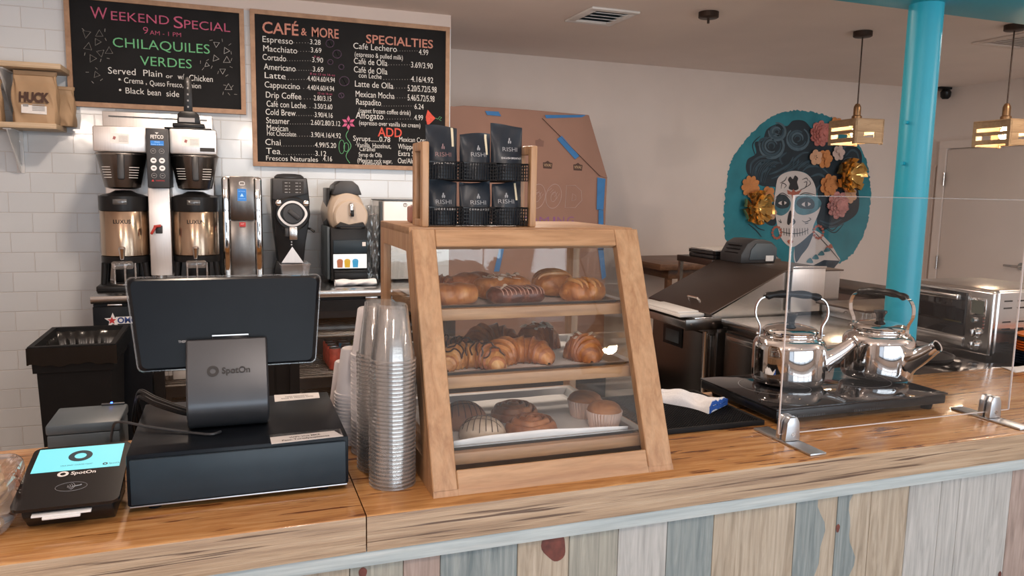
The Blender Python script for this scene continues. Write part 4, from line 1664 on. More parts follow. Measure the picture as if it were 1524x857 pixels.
for x0, x1 in ((-.352, doorx[1] + .006), (doorx[2] - .006, KX1 - .004)):
    b = MB()
    fw, z0, z1 = .045, .10, zt0 - .014
    b.box(x0, x0 + fw, KY0 - .002, KY0 + .019, z0, z1)
    b.box(x1 - fw, x1, KY0 - .002, KY0 + .019, z0, z1)
    b.box(x0 + fw, x1 - fw, KY0 - .002, KY0 + .019, z0, z0 + .06)
    b.box(x0 + fw, x1 - fw, KY0 - .002, KY0 + .019, z1 - .055, z1)
    d = b.build('door', M['black'], t)
    MB().box(x0 + fw, x1 - fw, KY0 + .006, KY0 + .010, z0 + .06, z1 - .055).build('glass_pane', M['glass'], d)
    xc = (x0 + x1) / 2 - .02
    MB().box(xc - .03, xc + .03, KY0 - .006, KY0 - .002, z1 - .002, z1 + .012, .001).build('hinge_plate', M['steel'], d)
    for zs in (.80, .595, .40):
        b = MB()
        for k in range(15):
            y = KY0 + .05 + .5 * k / 14
            b.cyl((x0 + .03, y, zs), (x1 - .03, y, zs), .003, n=6)
        b.tube([(x0 + .03, KY0 + .045, zs - .004), (x1 - .03, KY0 + .045, zs - .004)], .006, 8)
        b.tube([(x0 + .03, KY0 + .56, zs - .004), (x1 - .03, KY0 + .56, zs - .004)], .005, 8)
        b.build('wire_shelf', M['steel_dark'], t)
l = bpy.data.lights.new('cooler_lamp_light', 'AREA')
l.shape = 'RECTANGLE'
l.size, l.size_y, l.energy, l.color = 1.2, .05, .45, (.85, .93, 1)
o = bpy.data.objects.new('cooler_lamp_light', l)
COL.objects.link(o)
o.location = (.4, KY0 + .12, zt0 - .045)
# maker badge: star + letters
bp = at(168, 477, KY0 - .004)
M['badge_white'] = plain('badge_white', (0.78, 0.78, 0.8), 0.4)
M['badge_blue'] = plain('badge_blue', (0.02, 0.05, 0.22), 0.4)
b = MB()


def star(b, c, r, y):
    pts = []
    for k in range(10):
        a = PI / 2 + PI * k / 5
        rr = r if k % 2 == 0 else r * .42
        pts.append((c.x + rr * math.cos(a), y, c.z + rr * math.sin(a)))
    b.poly(pts)


star(b, bp, .036, KY0 - .0026)
b.box(bp.x + .012, bp.x + .155, KY0 - .0027, KY0 - .0021, bp.z - .016, bp.z + .016)
bd = b.build('maker_badge', M['badge_white'], t)
b = MB()
b.text('OMCAN', .036, face_y(bp.x + .018, KY0 - .0034, bp.z - .012), .13, bold=.0012, ext=.0002)
b.build('badge_lettering', M['badge_blue'], bd)
b = MB()
star(b, bp + Vector((-.004, 0, 0)), .019, KY0 - .0034)
b.build('badge_star', M['sticker_red'], bd)

# cans on the middle shelf
def can(x, y, mat, label):
    r = thing('drink_can', label, 'can', (x, y, .600), 'drink cans in the cooler')
    MB().lathe((x, y, .600), [(.024, 0), (.031, .008), (.031, .105), (.027, .113)], 24, capt=False).build('can_body', M[mat], r)
    MB().lathe((x, y, .600), [(.0275, .112), (.0275, .116), (.025, .1135), (.001, .1135)], 24).build('can_lid', M['alu'], r)


for c, (nm, mat) in enumerate((('coral red', 'can_red'), ('pale blue', 'can_blue'), ('olive green', 'can_green'))):
    for r in range(4):
        x = .490 + .074 * c - .002 * r
        can(x, KY0 + .15 + .068 * r, mat if (c != 1 or r == 0) else ('can_dark' if r % 2 else 'can_blue'),
            'frontmost coral red can on the cooler shelf' if (c == 0 and r == 0) else 'frontmost pale blue can on the cooler shelf' if (c == 1 and r == 0) else
            'frontmost olive can on the cooler shelf, right of the blue one' if r == 0 else
            '%s can from the front in the cooler row behind the %s one' % (('second', 'third', 'fourth')[r - 1], nm))
for k, px in enumerate((247, 254, 268)):
    p = at(px, 555, KY0 + .16)
    r = thing('small_bottle', 'small pale %s standing in the cooler, seen left of the till stand' % ('bottle, leftmost of three', 'bottle, middle of three', 'carton, rightmost of three')[k], 'bottle', (p.x, p.y, .600), 'bottles in the cooler')
    if k < 2:
        MB().lathe((p.x, p.y, .600), [(.022, 0), (.024, .006), (.024, .08), (.011, .105), (.011, .12)], 20).build('glass_body', M['clamshell'], r)
        MB().lathe((p.x, p.y, .600), [(.0125, .1205), (.0125, .135), (.001, .136)], 16).build('cap', M['white'], r)
        MB().lathe((p.x, p.y, .600), [(.0245, .02), (.0245, .06)], 20, capb=False, capt=False).build('label_band', M['paper'], r)
    else:
        MB().box(p.x - .03, p.x + .03, p.y - .03, p.y + .03, .600, .66, .003).build('carton', M['paper'], r)
        MB().box(p.x - .02, p.x + .02, p.y - .006, p.y + .006, .6601, .672, .002).build('fold', M['paper'], r)

# trash can
t = thing('trash_can', 'tall black trash can with a black liner, left of the bar cooler', 'trash can', (-.70, 3.55, 0))
TX0, TX1, TY0, TY1, TZ = -.755, -.610, 3.38, 3.82, .905
pA, pB = at(46, 517, 3.40), at(140, 490, 3.80)
TX0 = pA.x
TX1 = TX0 + .29
b = MB()
def ringpts(x0, x1, y0, y1, z):
    return [(x0, y0, z), (x1, y0, z), (x1, y1, z), (x0, y1, z)]
lv = [(.05, 0.0), (.018, TZ - .11), (.018, TZ - .109), (.004, TZ - .108), (0.0, TZ - .01), (-.008, TZ - .009), (-.008, TZ), (.012, TZ), (.03, .3)]
vs, fs = [], []
for d, z in lv:
    vs += ringpts(TX0 + d, TX1 - d, TY0 + d, TY1 - d, z)
for k in range(len(lv) - 1):
    for i in range(4):
        j = (i + 1) % 4
        fs.append((k * 4 + i, k * 4 + j, k * 4 + 4 + j, k * 4 + 4 + i))
fs += [(3, 2, 1, 0), tuple(range(len(lv) * 4 - 4, len(lv) * 4))]
b.mesh(vs, fs)
b.build('bin', M['rubber'], t, angle=30)
b = MB()


def lin(u, v):
    # u around, v from outer skirt over the rim down inside
    P = ringpts(TX0 - .011, TX1 + .011, TY0 - .011, TY1 + .011, 0)
    k = u * 4
    i = int(k) % 4
    f = k - int(k)
    a_, b_ = Vector(P[i]), Vector(P[(i + 1) % 4])
    p = a_.lerp(b_, f)
    c = Vector(((TX0 + TX1) / 2, (TY0 + TY1) / 2, 0))
    inw = min(1, max(0, (v - .3) / .7))
    p = c + (p - c) * (1 - .12 * min(1, inw * 6) - .25 * inw)
    wr = .0016 * math.sin(38 * u * PI) + .0022 * math.sin(14 * u * PI + 1)
    if v < .3:
        z = TZ - .075 + .079 * v / .3 + wr * (1 - v / .3) * 2
        p += (p - c).normalized() * abs(wr) * (.5)
    else:
        z = TZ + .004 - .24 * inw + wr * inw * 3
        p += (c - p).normalized() * abs(wr) * 2
    p.z = z
    return p


b.grid(lin, 120, 16)
b.build('liner', M['bag_black'], t, angle=50)

# ================================================================== COFFEE BREWER
FY = 4.10
t = thing('coffee_brewer', 'twin steel coffee brewer with a black keypad panel and two brew baskets', 'coffee brewer', (-.32, 4.25, KZ))
E0, E1 = -.586, -.054
xP0, xP1 = at(217, 195, 4.0).x, at(250, 195, 4.0).x
zTop, zBot = 1.800, 1.682
b = MB()
b.box(-.572, -.075, 4.26, 4.50, KZ + .03, 1.885, .004)
b.build('back_tower', M['steel_bright'], t)
b = MB()
b.box(-.545, -.10, 4.254, 4.259, 1.860, 1.864)
b.build('tower_slot', M['char'], t)
for x0, x1, nm in ((E0, xP0 - .002, 'left'), (xP1 + .002, E1, 'right')):
    b = MB()
    b.box(x0, x1, 4.03, 4.259, zBot, zTop, .008)
    b.build('brew_head', M['steel_bright'], t)
b = MB()
b.box(xP0, xP1, 3.985, 4.259, 1.522, 1.795, .004)
kp = b.build('keypad_panel', M['char'], t)
yk = 3.9842
xc = (xP0 + xP1) / 2
wP = xP1 - xP0
b = MB()
b.text('FETCO', .023, face_y(xc, yk, 1.748), wP * .58, 'CENTER', bold=.0005, ext=.0002)
b.poly([(xc - .008, yk, 1.776), (xc + .008, yk, 1.776), (xc, yk, 1.768)])
b.build('maker_lettering', M['paper'], kp)
b = MB()
b.box(xc - wP * .30, xc + wP * .30, yk - .001, yk + .001, 1.716, 1.738)
d = b.build('display', M['lcd'], kp)
b = MB()
b.text('MAIN', .008, face_y(xc, yk - .0014, 1.729), .022, 'CENTER', ext=0)
b.text('Ready to Brew', .007, face_y(xc, yk - .0014, 1.719), .050, 'CENTER', ext=0)
b.build('display_text', M['lcd_txt'], d)
for r in range(4):
    for c in (-1, 1):
        zz = 1.690 - .035 * r - (.008 if r else 0)
        b = MB()
        ct = Vector((xc + c * wP * .19, yk - .0004, zz))
        if r in (1, 2):
            b.lathe(ct, [(.0125, 0), (.0128, .0008), (.001, .0012)], 20, rot_m('X', 90))
            bt = b.build('button', M['badge_white'], kp)
            MB().box(ct.x - .006, ct.x + .006, ct.y - .0016, ct.y - .0013, ct.z - .002, ct.z + .003).build('cup_icon', M['ink'], bt)
        else:
            b.tube([ct + Vector((.011 * math.cos(a), 0, .011 * math.sin(a))) for a in [2 * PI * q / 20 for q in range(20)]], .001, 5, closed=True)
            bt = b.build('button', M['ink_grey'], kp)
            MB().box(ct.x - .005, ct.x + .005, ct.y - .001, ct.y - .0006, ct.z - .001, ct.z + .002).build('cup_icon', M['ink_grey'], bt)
b = MB()
b.text('WARNING', .009, face_y(xc - .012, yk, 1.551), .038, ext=.0002)
b.poly([(xc - .030, yk, 1.550), (xc - .018, yk, 1.550), (xc - .024, yk, 1.560)])
b.build('warning_mark', M['sticker_red'], kp)
# taped notes
for px, py in ((178, 206), (284, 211)):
    p = at(px, py, 4.029)
    b = MB()
    b.obox(p, (.078, .0008, .046), rot_m('Y', 2))
    n_ = b.build('taped_note', M['paper'], t)
    b = MB()
    b.obox(p + Vector((-.022, -.0008, .002)), (.011, .0006, .014), rot_m('Y', 20))
    b.build('printed_spot', M['mural_spot'], n_)
    b = MB()
    for k in range(5):
        b.box(p.x - .004, p.x + .034, p.y - .001, p.y - .0006, p.z - .014 + .006 * k, p.z - .0125 + .006 * k)
    b.build('printed_lines', M['ink_grey'], n_)
b = MB()
p = at(309, 223, 4.029)
b.box(p.x - .034, p.x + .032, 4.028, 4.0295, p.z - .009, p.z + .009)
b.build('maker_plate', M['ink'], t)
# centre spine with tap
b = MB()
b.box(-.366, -.271, 4.05, 4.258, 1.10, 1.521, .004)
b.build('centre_spine', M['steel_bright'], t)
p = at(238, 341, 4.049)
b = MB()
b.box(p.x - .018, p.x + .012, 4.030, 4.0495, p.z - .02, p.z + .018, .003)
tp_ = b.build('hot_water_tap', M['char'], t)
b = MB()
b.obox((p.x - .008, 4.020, p.z + .016), (.032, .018, .012), rot_m('Y', -8), .003)
b.obox((p.x - .026, 4.018, p.z - .004), (.012, .014, .042), rot_m('Y', 28), .003)
b.build('red_lever', M['red'], tp_)
b = MB()
b.cyl((-.325, 4.10, 1.048), (-.325, 4.10, 1.0995), .022, .028)
b.build('spout', M['steel_v'], t)
# brew baskets
for cx in (-.480, -.160):
    b = MB()
    b.lathe((cx, 4.13, 0), [(.055, 1.512), (.078, 1.520), (.085, 1.55), (.108, 1.665), (.110, 1.680)], 36)
    bk = b.build('brew_basket', M['steel_dark'], t)
    b = MB()
    b.obox((cx + .008, 4.018, 1.615), (.030, .024, .12), rot_m('X', -8), .008)
    b.build('basket_handle', M['char'], bk)
    for sx in (-1, 1):
        b = MB()
        for k in range(5):
            zz = 1.565 + .012 * k
            r = .0855 + (zz - 1.55) * .2 + .001
            a0 = -PI / 2 + sx * .42
            b.tube([(cx + r * math.cos(a0 + sx * .5 * q / 5), 4.13 + r * math.sin(a0 + sx * .5 * q / 5), zz) for q in range(6)], .0016, 4)
        b.build('printed_instructions', M['paper'], bk)
    b = MB()
    b.tube([(cx + .112 * math.cos(a), 4.13 + .112 * math.sin(a), 1.674) for a in [2 * PI * k / 32 for k in range(32)]], .004, 6, closed=True)
    b.build('basket_rim', M['steel'], bk)


def dispenser(cx, label):
    cy = 4.115
    t = thing('coffee_dispenser', label, 'coffee urn', (cx, cy, KZ), 'twin coffee dispensers')
    R = .105
    MB().lathe((cx, cy, 0), [(R - .004, 1.195), (R, 1.20), (R, 1.405), (R - .003, 1.41)], 44).build('steel_tank', M['tank'], t)
    MB().lathe((cx, cy, 0), [(R + .002, 1.4105), (R + .003, 1.425), (R + .003, 1.478), (R - .02, 1.487), (.06, 1.492), (.035, 1.505), (.001, 1.506)], 44).build('lid', M['black'], t)
    MB().lathe((cx, cy, 0), [(R, 1.165), (R + .001, 1.17), (R + .001, 1.1948), (R - .01, 1.1949)], 44).build('bottom_band', M['black'], t)
    MB().box(cx - .034, cx + .026, cy - R - .008, cy - R + .004, 1.440, 1.466, .003).build('level_window', M['clamshell'], t)
    b = MB()
    vsb = MB()
    vsb.text('LUXUS', .026, Matrix.Identity(4), .076, 'CENTER', bold=.0004, ext=0)
    for v in vsb.bm.verts:
        a = -PI / 2 + v.co.x / R
        v.co = Vector((cx + (R + .0012) * math.cos(a), cy + (R + .0012) * math.sin(a), 1.352 + v.co.y))
    vsb.build('brand_lettering', M['ink'], t)
    b.bm.free()
    # base with column and legs
    MB().box(cx - .115, cx + .115, cy - .14, cy + .11, KZ + .0005, KZ + .028, .006).build('base', M['black'], t)
    for dx, dy in ((-.088, -.05), (.088, -.05), (-.088, .07), (.088, .07)):
        MB().cyl((cx + dx * 1.08, cy + dy, KZ + .0285), (cx + dx * .98, cy + dy, 1.1645), .012, .014).build('leg', M['black'], t)
    MB().box(cx - .055, cx + .055, cy + .01, cy + .09, KZ + .0285, 1.1645, .006).build('rear_column', M['black'], t)
    b = MB()
    for dx in (-.045, .0, .045):
        b.cyl((cx + dx, cy - .055, KZ + .0285), (cx + dx, cy - .055, 1.165), .005)
    b.build('front_rods', M['steel_v'], t)
    # faucet
    yf_ = cy - R
    b = MB()
    b.lathe((cx - .002, yf_ - .022, 0), [(.008, 1.185), (.011, 1.20), (.014, 1.225), (.016, 1.236), (.012, 1.244), (.001, 1.246)], 18)
    b.cyl((cx - .002, yf_ - .022, 1.212), (cx - .002, yf_ + .004, 1.212), .009)
    fc = b.build('faucet', M['chrome'], t)
    MB().box(cx - .046, cx + .044, yf_ - .055, yf_ - .002, 1.142, 1.178, .008).build('faucet_guard', M['clamshell'], fc)
    MB().lathe((cx, cy - .075, 0), [(.05, KZ + .0288), (.05, KZ + .034), (.001, KZ + .034)], 24).build('drip_tray', M['steel'], t)


dispenser(-.478, 'bronze toned steel coffee dispenser under the left brew basket')
dispenser(-.160, 'bronze toned steel coffee dispenser under the right brew basket')

# black pole fixture standing on the brewer
t = thing('pole_stand', 'black slotted pole on a wide foot standing on top of the coffee brewer', 'pole stand', (-.18, 4.15, zTop))
p = at(281, 190, 4.14)
zb0 = zTop + .0005
MB().box(p.x - .105, p.x + .105, 4.06, 4.24, zb0, zb0 + .008, .003).build('base_plate', M['black'], t)
b = MB()
b.box(p.x - .070, p.x + .074, 4.075, 4.2, zb0 + .0085, zb0 + .03, .006)
b.prism([(p.x - .05, zb0 + .0305), (p.x + .055, zb0 + .0305), (p.x + .048, zb0 + .075), (p.x + .03, zb0 + .088), (p.x - .03, zb0 + .088), (p.x - .045, zb0 + .075)], 'y', 4.085, 4.19, .004)
b.build('clamp_block', M['black'], t)
MB().box(p.x - .040, p.x + .030, 4.0825, 4.0845, zb0 + .036, zb0 + .056).build('rating_sticker', M['ink_grey'], t)
ptop = at(279, 118, 4.14)
b = MB()
b.prism([(p.x - .020, zb0 + .0885), (p.x + .020, zb0 + .0885), (ptop.x + .018, ptop.z), (ptop.x + .0, ptop.z + .012), (ptop.x - .016, ptop.z)], 'y', 4.125, 4.150, .002)
po = b.build('pole', M['black'], t)
b = MB()
for k in range(5):
    f = (k + .6) / 5.2
    b.box(p.x - .003 + (ptop.x - p.x) * f, p.x + .004 + (ptop.x - p.x) * f, 4.123, 4.1252, zb0 + .09 + (ptop.z - zb0 - .09) * f, zb0 + .098 + (ptop.z - zb0 - .09) * f)
b.build('slots', M['ink_grey'], po)

# ================================================================== HOT WATER TOWER
HY = 4.14
hA, hB = at(329, 262, HY), at(393, 410, HY)
t = thing('water_tower', 'dark hot water dispenser with chrome edges and a blue display', 'water dispenser', ((hA.x + hB.x) / 2, HY + .15, KZ))
hx0, hx1 = hA.x, hB.x - .002
zt = hA.z
b = MB()
b.box(hx0 + .01, hx1 - .01, HY + .02, HY + .36, KZ + .0005, zt, .006)
b.build('housing', M['steel'], t)
for xa, xb in ((hx0, hx0 + .038), (hx1 - .038, hx1)):
    b = MB()
    b.box(xa, xb, HY, HY + .06, KZ + .0005, zt - .003, .012, 4)
    b.build('chrome_edge', M['chrome'], t)
b = MB()
b.box(hx0 + .0385, hx1 - .0385, HY - .018, HY + .018, KZ + .33, zt + .001, .004)
fp = b.build('control_panel', M['steel_dark'], t)
b = MB()
b.box(hx0 + .0385, hx1 - .0385, HY + .005, HY + .019, KZ + .0005, KZ + .329, .002)
b.build('splash_panel', M['steel_dark'], t)
hc = (hx0 + hx1) / 2
b = MB()
p = at(360, 290, HY - .019)
b.box(p.x - .021, p.x + .021, HY - .0195, HY - .018, p.z - .030, p.z + .030)
d = b.build('display', M['lcd'], fp)
b = MB()
b.poly([(p.x - .009, HY - .0199, p.z - .008), (p.x + .009, HY - .0199, p.z - .008), (p.x, HY - .0199, p.z + .008)])
b.text('HOT WATER', .006, face_y(p.x, HY - .0199, p.z + .016), .03, 'CENTER', ext=0)
b.text('CAUTION', .006, face_y(p.x, HY - .0199, p.z - .021), .03, 'CENTER', ext=0)
b.build('display_text', M['lcd_txt'], d)
b = MB()
p2 = at(360, 273, HY - .019)
pts = [(p2.x + .012 * math.copysign(abs(math.cos(a)) ** .5, math.cos(a)), HY - .019, p2.z + .008 * math.copysign(abs(math.sin(a)) ** .5, math.sin(a))) for a in [2 * PI * q / 24 for q in range(24)]]
b.tube(pts, .0022, 6, closed=True)
b.build('dispense_button', M['badge_white'], fp)
p3 = at(361, 334, HY - .019)
b = MB()
b.box(p3.x - .015, p3.x + .015, HY - .0195, HY - .018, p3.z - .011, p3.z + .011)
rs = b.build('red_sticker', M['sticker_red'], fp)
b = MB()
b.text('HOT', .010, face_y(p3.x, HY - .0199, p3.z - .001), .016, 'CENTER', ext=0)
b.build('sticker_text', M['paper'], rs)

# ================================================================== COFFEE GRINDER
GY = 4.14
gp = lambda x, y, Y=GY: at(x, y, Y)
g0, g1 = gp(405, 300).x, gp(459, 300).x
gc = (g0 + g1) / 2 + .002
t = thing('coffee_grinder', 'tall black coffee grinder with a round dial and tapering body', 'coffee grinder', (gc, GY + .1, KZ))
out = [gp(*q) for q in ((405, 265), (457, 265), (461, 300), (460, 332), (455, 360), (452, 391), (415, 391), (408, 340), (405, 300))]
b = MB()
b.prism([(q.x, q.z) for q in out], 'y', GY, GY + .20, .006)
b.build('body', M['black'], t)
b = MB()
zq = gp(430, 300)
b.prism([(q.x, q.z) for q in [gp(406, 266, GY - .02), gp(456, 266, GY - .02), gp(458, 288, GY - .02), gp(412, 298, GY - .02), gp(406, 296, GY - .02)]], 'y', GY - .022, GY - .0005, .003)
b.build('control_head', M['char'], t)
b = MB()
q0, q1 = gp(420, 269, GY - .024), gp(452, 288, GY - .024)
b.box(q0.x, q1.x, GY - .0235, GY - .022, q1.z, q0.z)
kp = b.build('keypad', M['ink'], t)
for c in range(2):
    b = MB()
    for r in range(4):
        xx = q0.x + .012 + c * (q1.x - q0.x) * .5
        zz = q0.z - .008 - r * .016
        b.box(xx, xx + .014, GY - .0242, GY - .0236, zz - .004, zz)
        b.box(xx + .020, xx + .026, GY - .0242, GY - .0236, zz - .004, zz)
    b.build('keypad_symbols', M['ink_grey'], kp)
b = MB()
tp0 = gp(432, 262)
b.lathe((tp0.x, GY + .09, tp0.z - .013), [(.075, 0), (.075, .010), (.06, .022), (.03, .026), (.001, .026)], 32)
b.build('hopper_lid', M['char'], t)
dc = gp(435.5, 318, GY - .03)
b = MB()
b.lathe((dc.x, GY - .0005, dc.z), [(.088, 0), (.088, .022), (.080, .028), (.001, .028)], 40, rot_m('X', 90))
b.build('dial_housing', M['black'], t)
b = MB()
ring(b, (0, 0), .066, .055, lambda x, y: Vector((dc.x + x * (1 + .12 * abs(math.cos(math.atan2(y, x))) ** 8), GY - .0295, dc.z + y)), 48)
b.build('dial_scale', M['badge_white'], t)
b = MB()
b.lathe((dc.x, GY - .029, dc.z), [(.05, 0), (.048, .012), (.001, .013)], 36, rot_m('X', 90))
b.obox((dc.x + .006, GY - .047, dc.z - .004), (.024, .014, .066), rot_m('Y', -50), .005)
b.build('dial_knob', M['char'], t)
for sx in (-.072, .072):
    b = MB()
    b.lathe((dc.x + sx * .95, GY - .024, dc.z + .054), [(.015, 0), (.015, .006), (.010, .009), (.001, .009)], 20, rot_m('X', 90))
    b.build('screw_knob', M['chrome'], t)
b = MB()
s0 = gp(436, 346, GY - .001)
b.box(s0.x - .020, s0.x + .020, GY - .035, GY - .0005, s0.z - .036, s0.z + .030, .003)
b.build('chute', M['steel'], t)
b = MB()
s1 = gp(428, 345, GY - .001)
b.box(s1.x - .014, s1.x + .004, GY - .03, GY - .0005, s1.z - .022, s1.z + .02, .002)
b.cyl((s1.x - .02, GY - .012, s1.z + .026), (s1.x - .02, GY - .001, s1.z + .026), .009)
b.build('chute_clip', M['char'], t)
b = MB()
h0, h1 = gp(455, 339, GY + .02), gp(468, 344, GY - .0)
b.tube([h0, h0.lerp(h1, .5) + Vector((0, 0, .004)), h1 + Vector((0, 0, -.004))], .006, 8)
b.build('side_lever', M['black'], t)
b = MB()
b.prism([(q.x, q.z) for q in [gp(435, 367), gp(452, 391), gp(419, 391)]], 'y', GY - .003, GY - .0005)
b.build('steel_apron', M['steel_bright'], t)
for k in range(2):
    q = gp(434, 360 + 4 * k, GY - .002)
    MB().lathe((q.x, GY - .0005, q.z), [(.004, 0), (.004, .002), (.001, .002)], 12, rot_m('X', 90)).build('rivet', M['badge_white'], t)
b = MB()
b.prism([(gp(413, 391).x, gp(435, 391.3).z), (gp(452, 391).x, gp(435, 391.3).z), (gp(455, 416).x, KZ + .012), (gp(408, 416).x, KZ + .012)], 'y', GY + .10, GY + .2, .003)
b.box(gp(406, 416).x, gp(458, 416).x, GY - .10, GY + .22, KZ + .0005, KZ + .0115, .002)
b.build('foot', M['black'], t)
tb = thing('grounds_tub', 'clear square tub with a blue label under the coffee grinder chute', 'tub', (gp(440, 410).x, GY - .04, KZ + .012))
q0, q1 = gp(418, 395, GY - .09), gp(462, 413, GY - .09)
b = MB()
b.mesh([], [])
xx0, xx1, zz1 = q0.x, q1.x, q0.z + .004
for (d0, z0, d1, z1) in ((.012, KZ + .0125, 0, zz1), (0, zz1, .004, zz1 + .002), (.004, zz1 + .002, .015, KZ + .016)):
    A = ringpts(xx0 + d0, xx1 - d0, GY - .095 + d0, GY + .09 - d0, z0)
    B = ringpts(xx0 + d1, xx1 - d1, GY - .095 + d1, GY + .09 - d1, z1)
    b.mesh(A + B, [(i, (i + 1) % 4, 4 + (i + 1) % 4, 4 + i) for i in range(4)])
b.mesh(ringpts(xx0 + .012, xx1 - .012, GY - .083, GY + .078, KZ + .0125), [(0, 1, 2, 3)])
b.build('tub_wall', M['clamshell'], tb)
b = MB()
b.tube([Vector(p) for p in ringpts(xx0 - .002, xx1 + .002, GY - .097, GY + .092, zz1)], .004, 6, closed=True)
b.build('tub_rim', M['clamshell'], tb)
b = MB()
b.box((xx0 + xx1) / 2 - .022, (xx0 + xx1) / 2 + .022, GY - .0915, GY - .0905, KZ + .024, KZ + .054)
b.build('blue_label', plain('pale_blue_label', (0.10, 0.35, 0.55), 0.5), tb)

# ================================================================== SLUSH MACHINE
SY = 4.10
sp = lambda x, y, Y=SY: at(x, y, Y)
sx0, sx1 = sp(492, 345).x, sp(547, 345).x
sc = (sx0 + sx1) / 2
sd = .24
t = thing('slush_machine', 'small black frozen drink machine with a beige rounded tank and lit picture panel', 'drink machine', (sc, SY + .15, KZ))
zs = lambda y: sp(520, y).z
b = MB()
b.box(sx0, sx1, SY, SY + .30, zs(418), zs(339), .008)
hs = b.build('housing', M['black'], t)
b = MB()
for k in range(12):
    z = zs(408) + .013 * k
    b.box(sx0 - .001, sx0 + .0005, SY + .05, SY + .24, z, z + .005)
b.build('side_louvres', M['ink_grey'], hs)
MB().box(sx0 - .016, sx0 - .0012, SY + .02, SY + .30, zs(416), zs(338), .004).build('side_panel', M['slate'], t)
b = MB()
b.box(sx0 + .012, sx1 - .004, SY - .012, SY - .0005, zs(376), zs(357), .004)
b.build('front_cover', M['drawer'], t)
b = MB()
b.box(sx1 - .030, sx1 - .012, SY - .0132, SY - .012, zs(366), zs(360))
b.build('maker_mark', M['paper'], t)
M['lit_panel'] = emit('lit_picture_panel', (0.95, 0.96, 0.93), 0.9)
b = MB()
b.box(sx0 + .012, sx1 - .006, SY - .010, SY - .0005, zs(399), zs(378), .002)
lp = b.build('lit_panel', M['lit_panel'], t)
for k, (cc_, px) in enumerate((((0.62, 0.20, 0.09), 506), ((0.95, 0.55, 0.03), 517), ((0.05, 0.45, 0.80), 529))):
    q = sp(px, 398, SY - .011)
    b = MB()
    z0 = zs(397.6)
    b.poly([(q.x - .013, SY - .0108, z0), (q.x + .013, SY - .0108, z0), (q.x + .016, SY - .0108, z0 + .036), (q.x - .016, SY - .0108, z0 + .036)])
    b.poly([(q.x + .015 * math.cos(a), SY - .0108, z0 + .0362 + .009 * math.sin(a)) for a in [PI * j / 8 for j in range(9)]])
    b.build('printed_drink', emit('printed_drink_%d' % k, cc_, .55), lp)
b = MB()
b.box(sx0 + .010, sx1 - .006, SY - .05, SY - .0005, zs(420) + .006, zs(402), .008)
b.box(sx0 + .012, sx1 - .008, SY - .055, SY - .0505, zs(404), zs(401), .002)
b.build('drip_tray', M['black'], t)
# tank
tz = zs(318)
tb_c = Vector((sp(519, 310).x - .004, SY + .10, tz + .01))
b = MB()


def tank(u, v):
    a = 2 * PI * u
    y = -.075 + .27 * v
    rr = .108 - .012 * (1 - v)
    tz_ = math.sin(a)
    x = rr * math.copysign(abs(math.cos(a)) ** .8, math.cos(a)) * (1 - .18 * max(0, tz_))
    z = rr * 1.20 * math.copysign(abs(tz_) ** .9, tz_)
    e = 1 - .22 * (1 - min(1, v / .12)) ** 2
    return tb_c + Vector((x * e, y, z * e))


b.grid(tank, 49, 18)
b.mesh([tank(k / 48, 0) for k in range(48)], [tuple(range(48))])
b.mesh([tank(k / 48, 1) for k in range(48)], [tuple(range(48))])
b.build('tank', M['beige'], t, angle=50)
b = MB()
fc = sp(522, 322, SY + .02)
b.lathe((fc.x, SY + .024, fc.z), [(.088, 0), (.088, .012), (.080, .020), (.001, .022)], 44, rot_m('X', 90))
b.build('front_disc', M['beige'], t)
b = MB()
b.box(fc.x - .012, fc.x + .012, SY - .014, SY + .003, fc.z + .0, fc.z + .072, .010, 4)
b.build('tap_handle', M['chrome'], t)
b = MB()
b.box(fc.x - .005, fc.x + .012, SY - .018, SY - .0145, fc.z - .0, fc.z + .035, .002)
b.build('tap_grip', M['black'], t)
b = MB()
zc_ = zs(288)
b.prism([(tb_c.x - .075, zs(290)), (tb_c.x + .078, zs(290)), (tb_c.x + .060, zs(276)), (tb_c.x + .03, zs(269)), (tb_c.x - .03, zs(269)), (tb_c.x - .060, zs(276))], 'y', SY + .03, SY + .27, .006)
b.build('tank_lid', M['char'], t)
b = MB()
b.box(sx0 - .006, sx0 + .012, SY + .10, SY + .28, zs(338), zs(280), .004)
b.prism([(sx0 + .02, zs(338.5)), (sx1 - .01, zs(338.5)), (sx1 - .025, zs(330)), (sc, zs(334)), (sx0 + .05, zs(330))], 'y', SY - .02, SY + .05, .004)
b.build('tank_cradle', M['black'], t)
for dx in (.03, .13):
    MB().cyl((sx0 + dx, SY + .06, KZ), (sx0 + dx, SY + .06, zs(418)), .012).build('foot', M['rubber'], t)
    MB().cyl((sx0 + dx, SY + .24, KZ), (sx0 + dx, SY + .24, zs(418)), .012).build('foot', M['rubber'], t)

t = MB()


def roll(u, v):
    a = 2 * PI * v
    x = sp(498, 425, SY - .09).x + .21 * u
    r = .0165 + .002 * math.sin(9 * u) + .0012 * math.sin(17 * u + 3 * a)
    return Vector((x, SY - .10 + r * 1.6 * math.cos(a), KZ + .0170 + r * math.sin(a)))


t.grid(roll, 40, 20)
o = t.build('folded_cloth', M['towel'], None, loc=(sp(520, 425).x, SY - .1, KZ))
tag(o, 'rolled white cloth lying before the frozen drink machine', 'cloth')
# sleeve of clear plastic cups / bags right of it
t = thing('cup_sleeve', 'crinkled clear plastic sleeve standing right of the frozen drink machine', 'plastic sleeve', (sp(556, 425).x, 4.20, KZ))
c = sp(554, 425, 4.2)
b = MB()


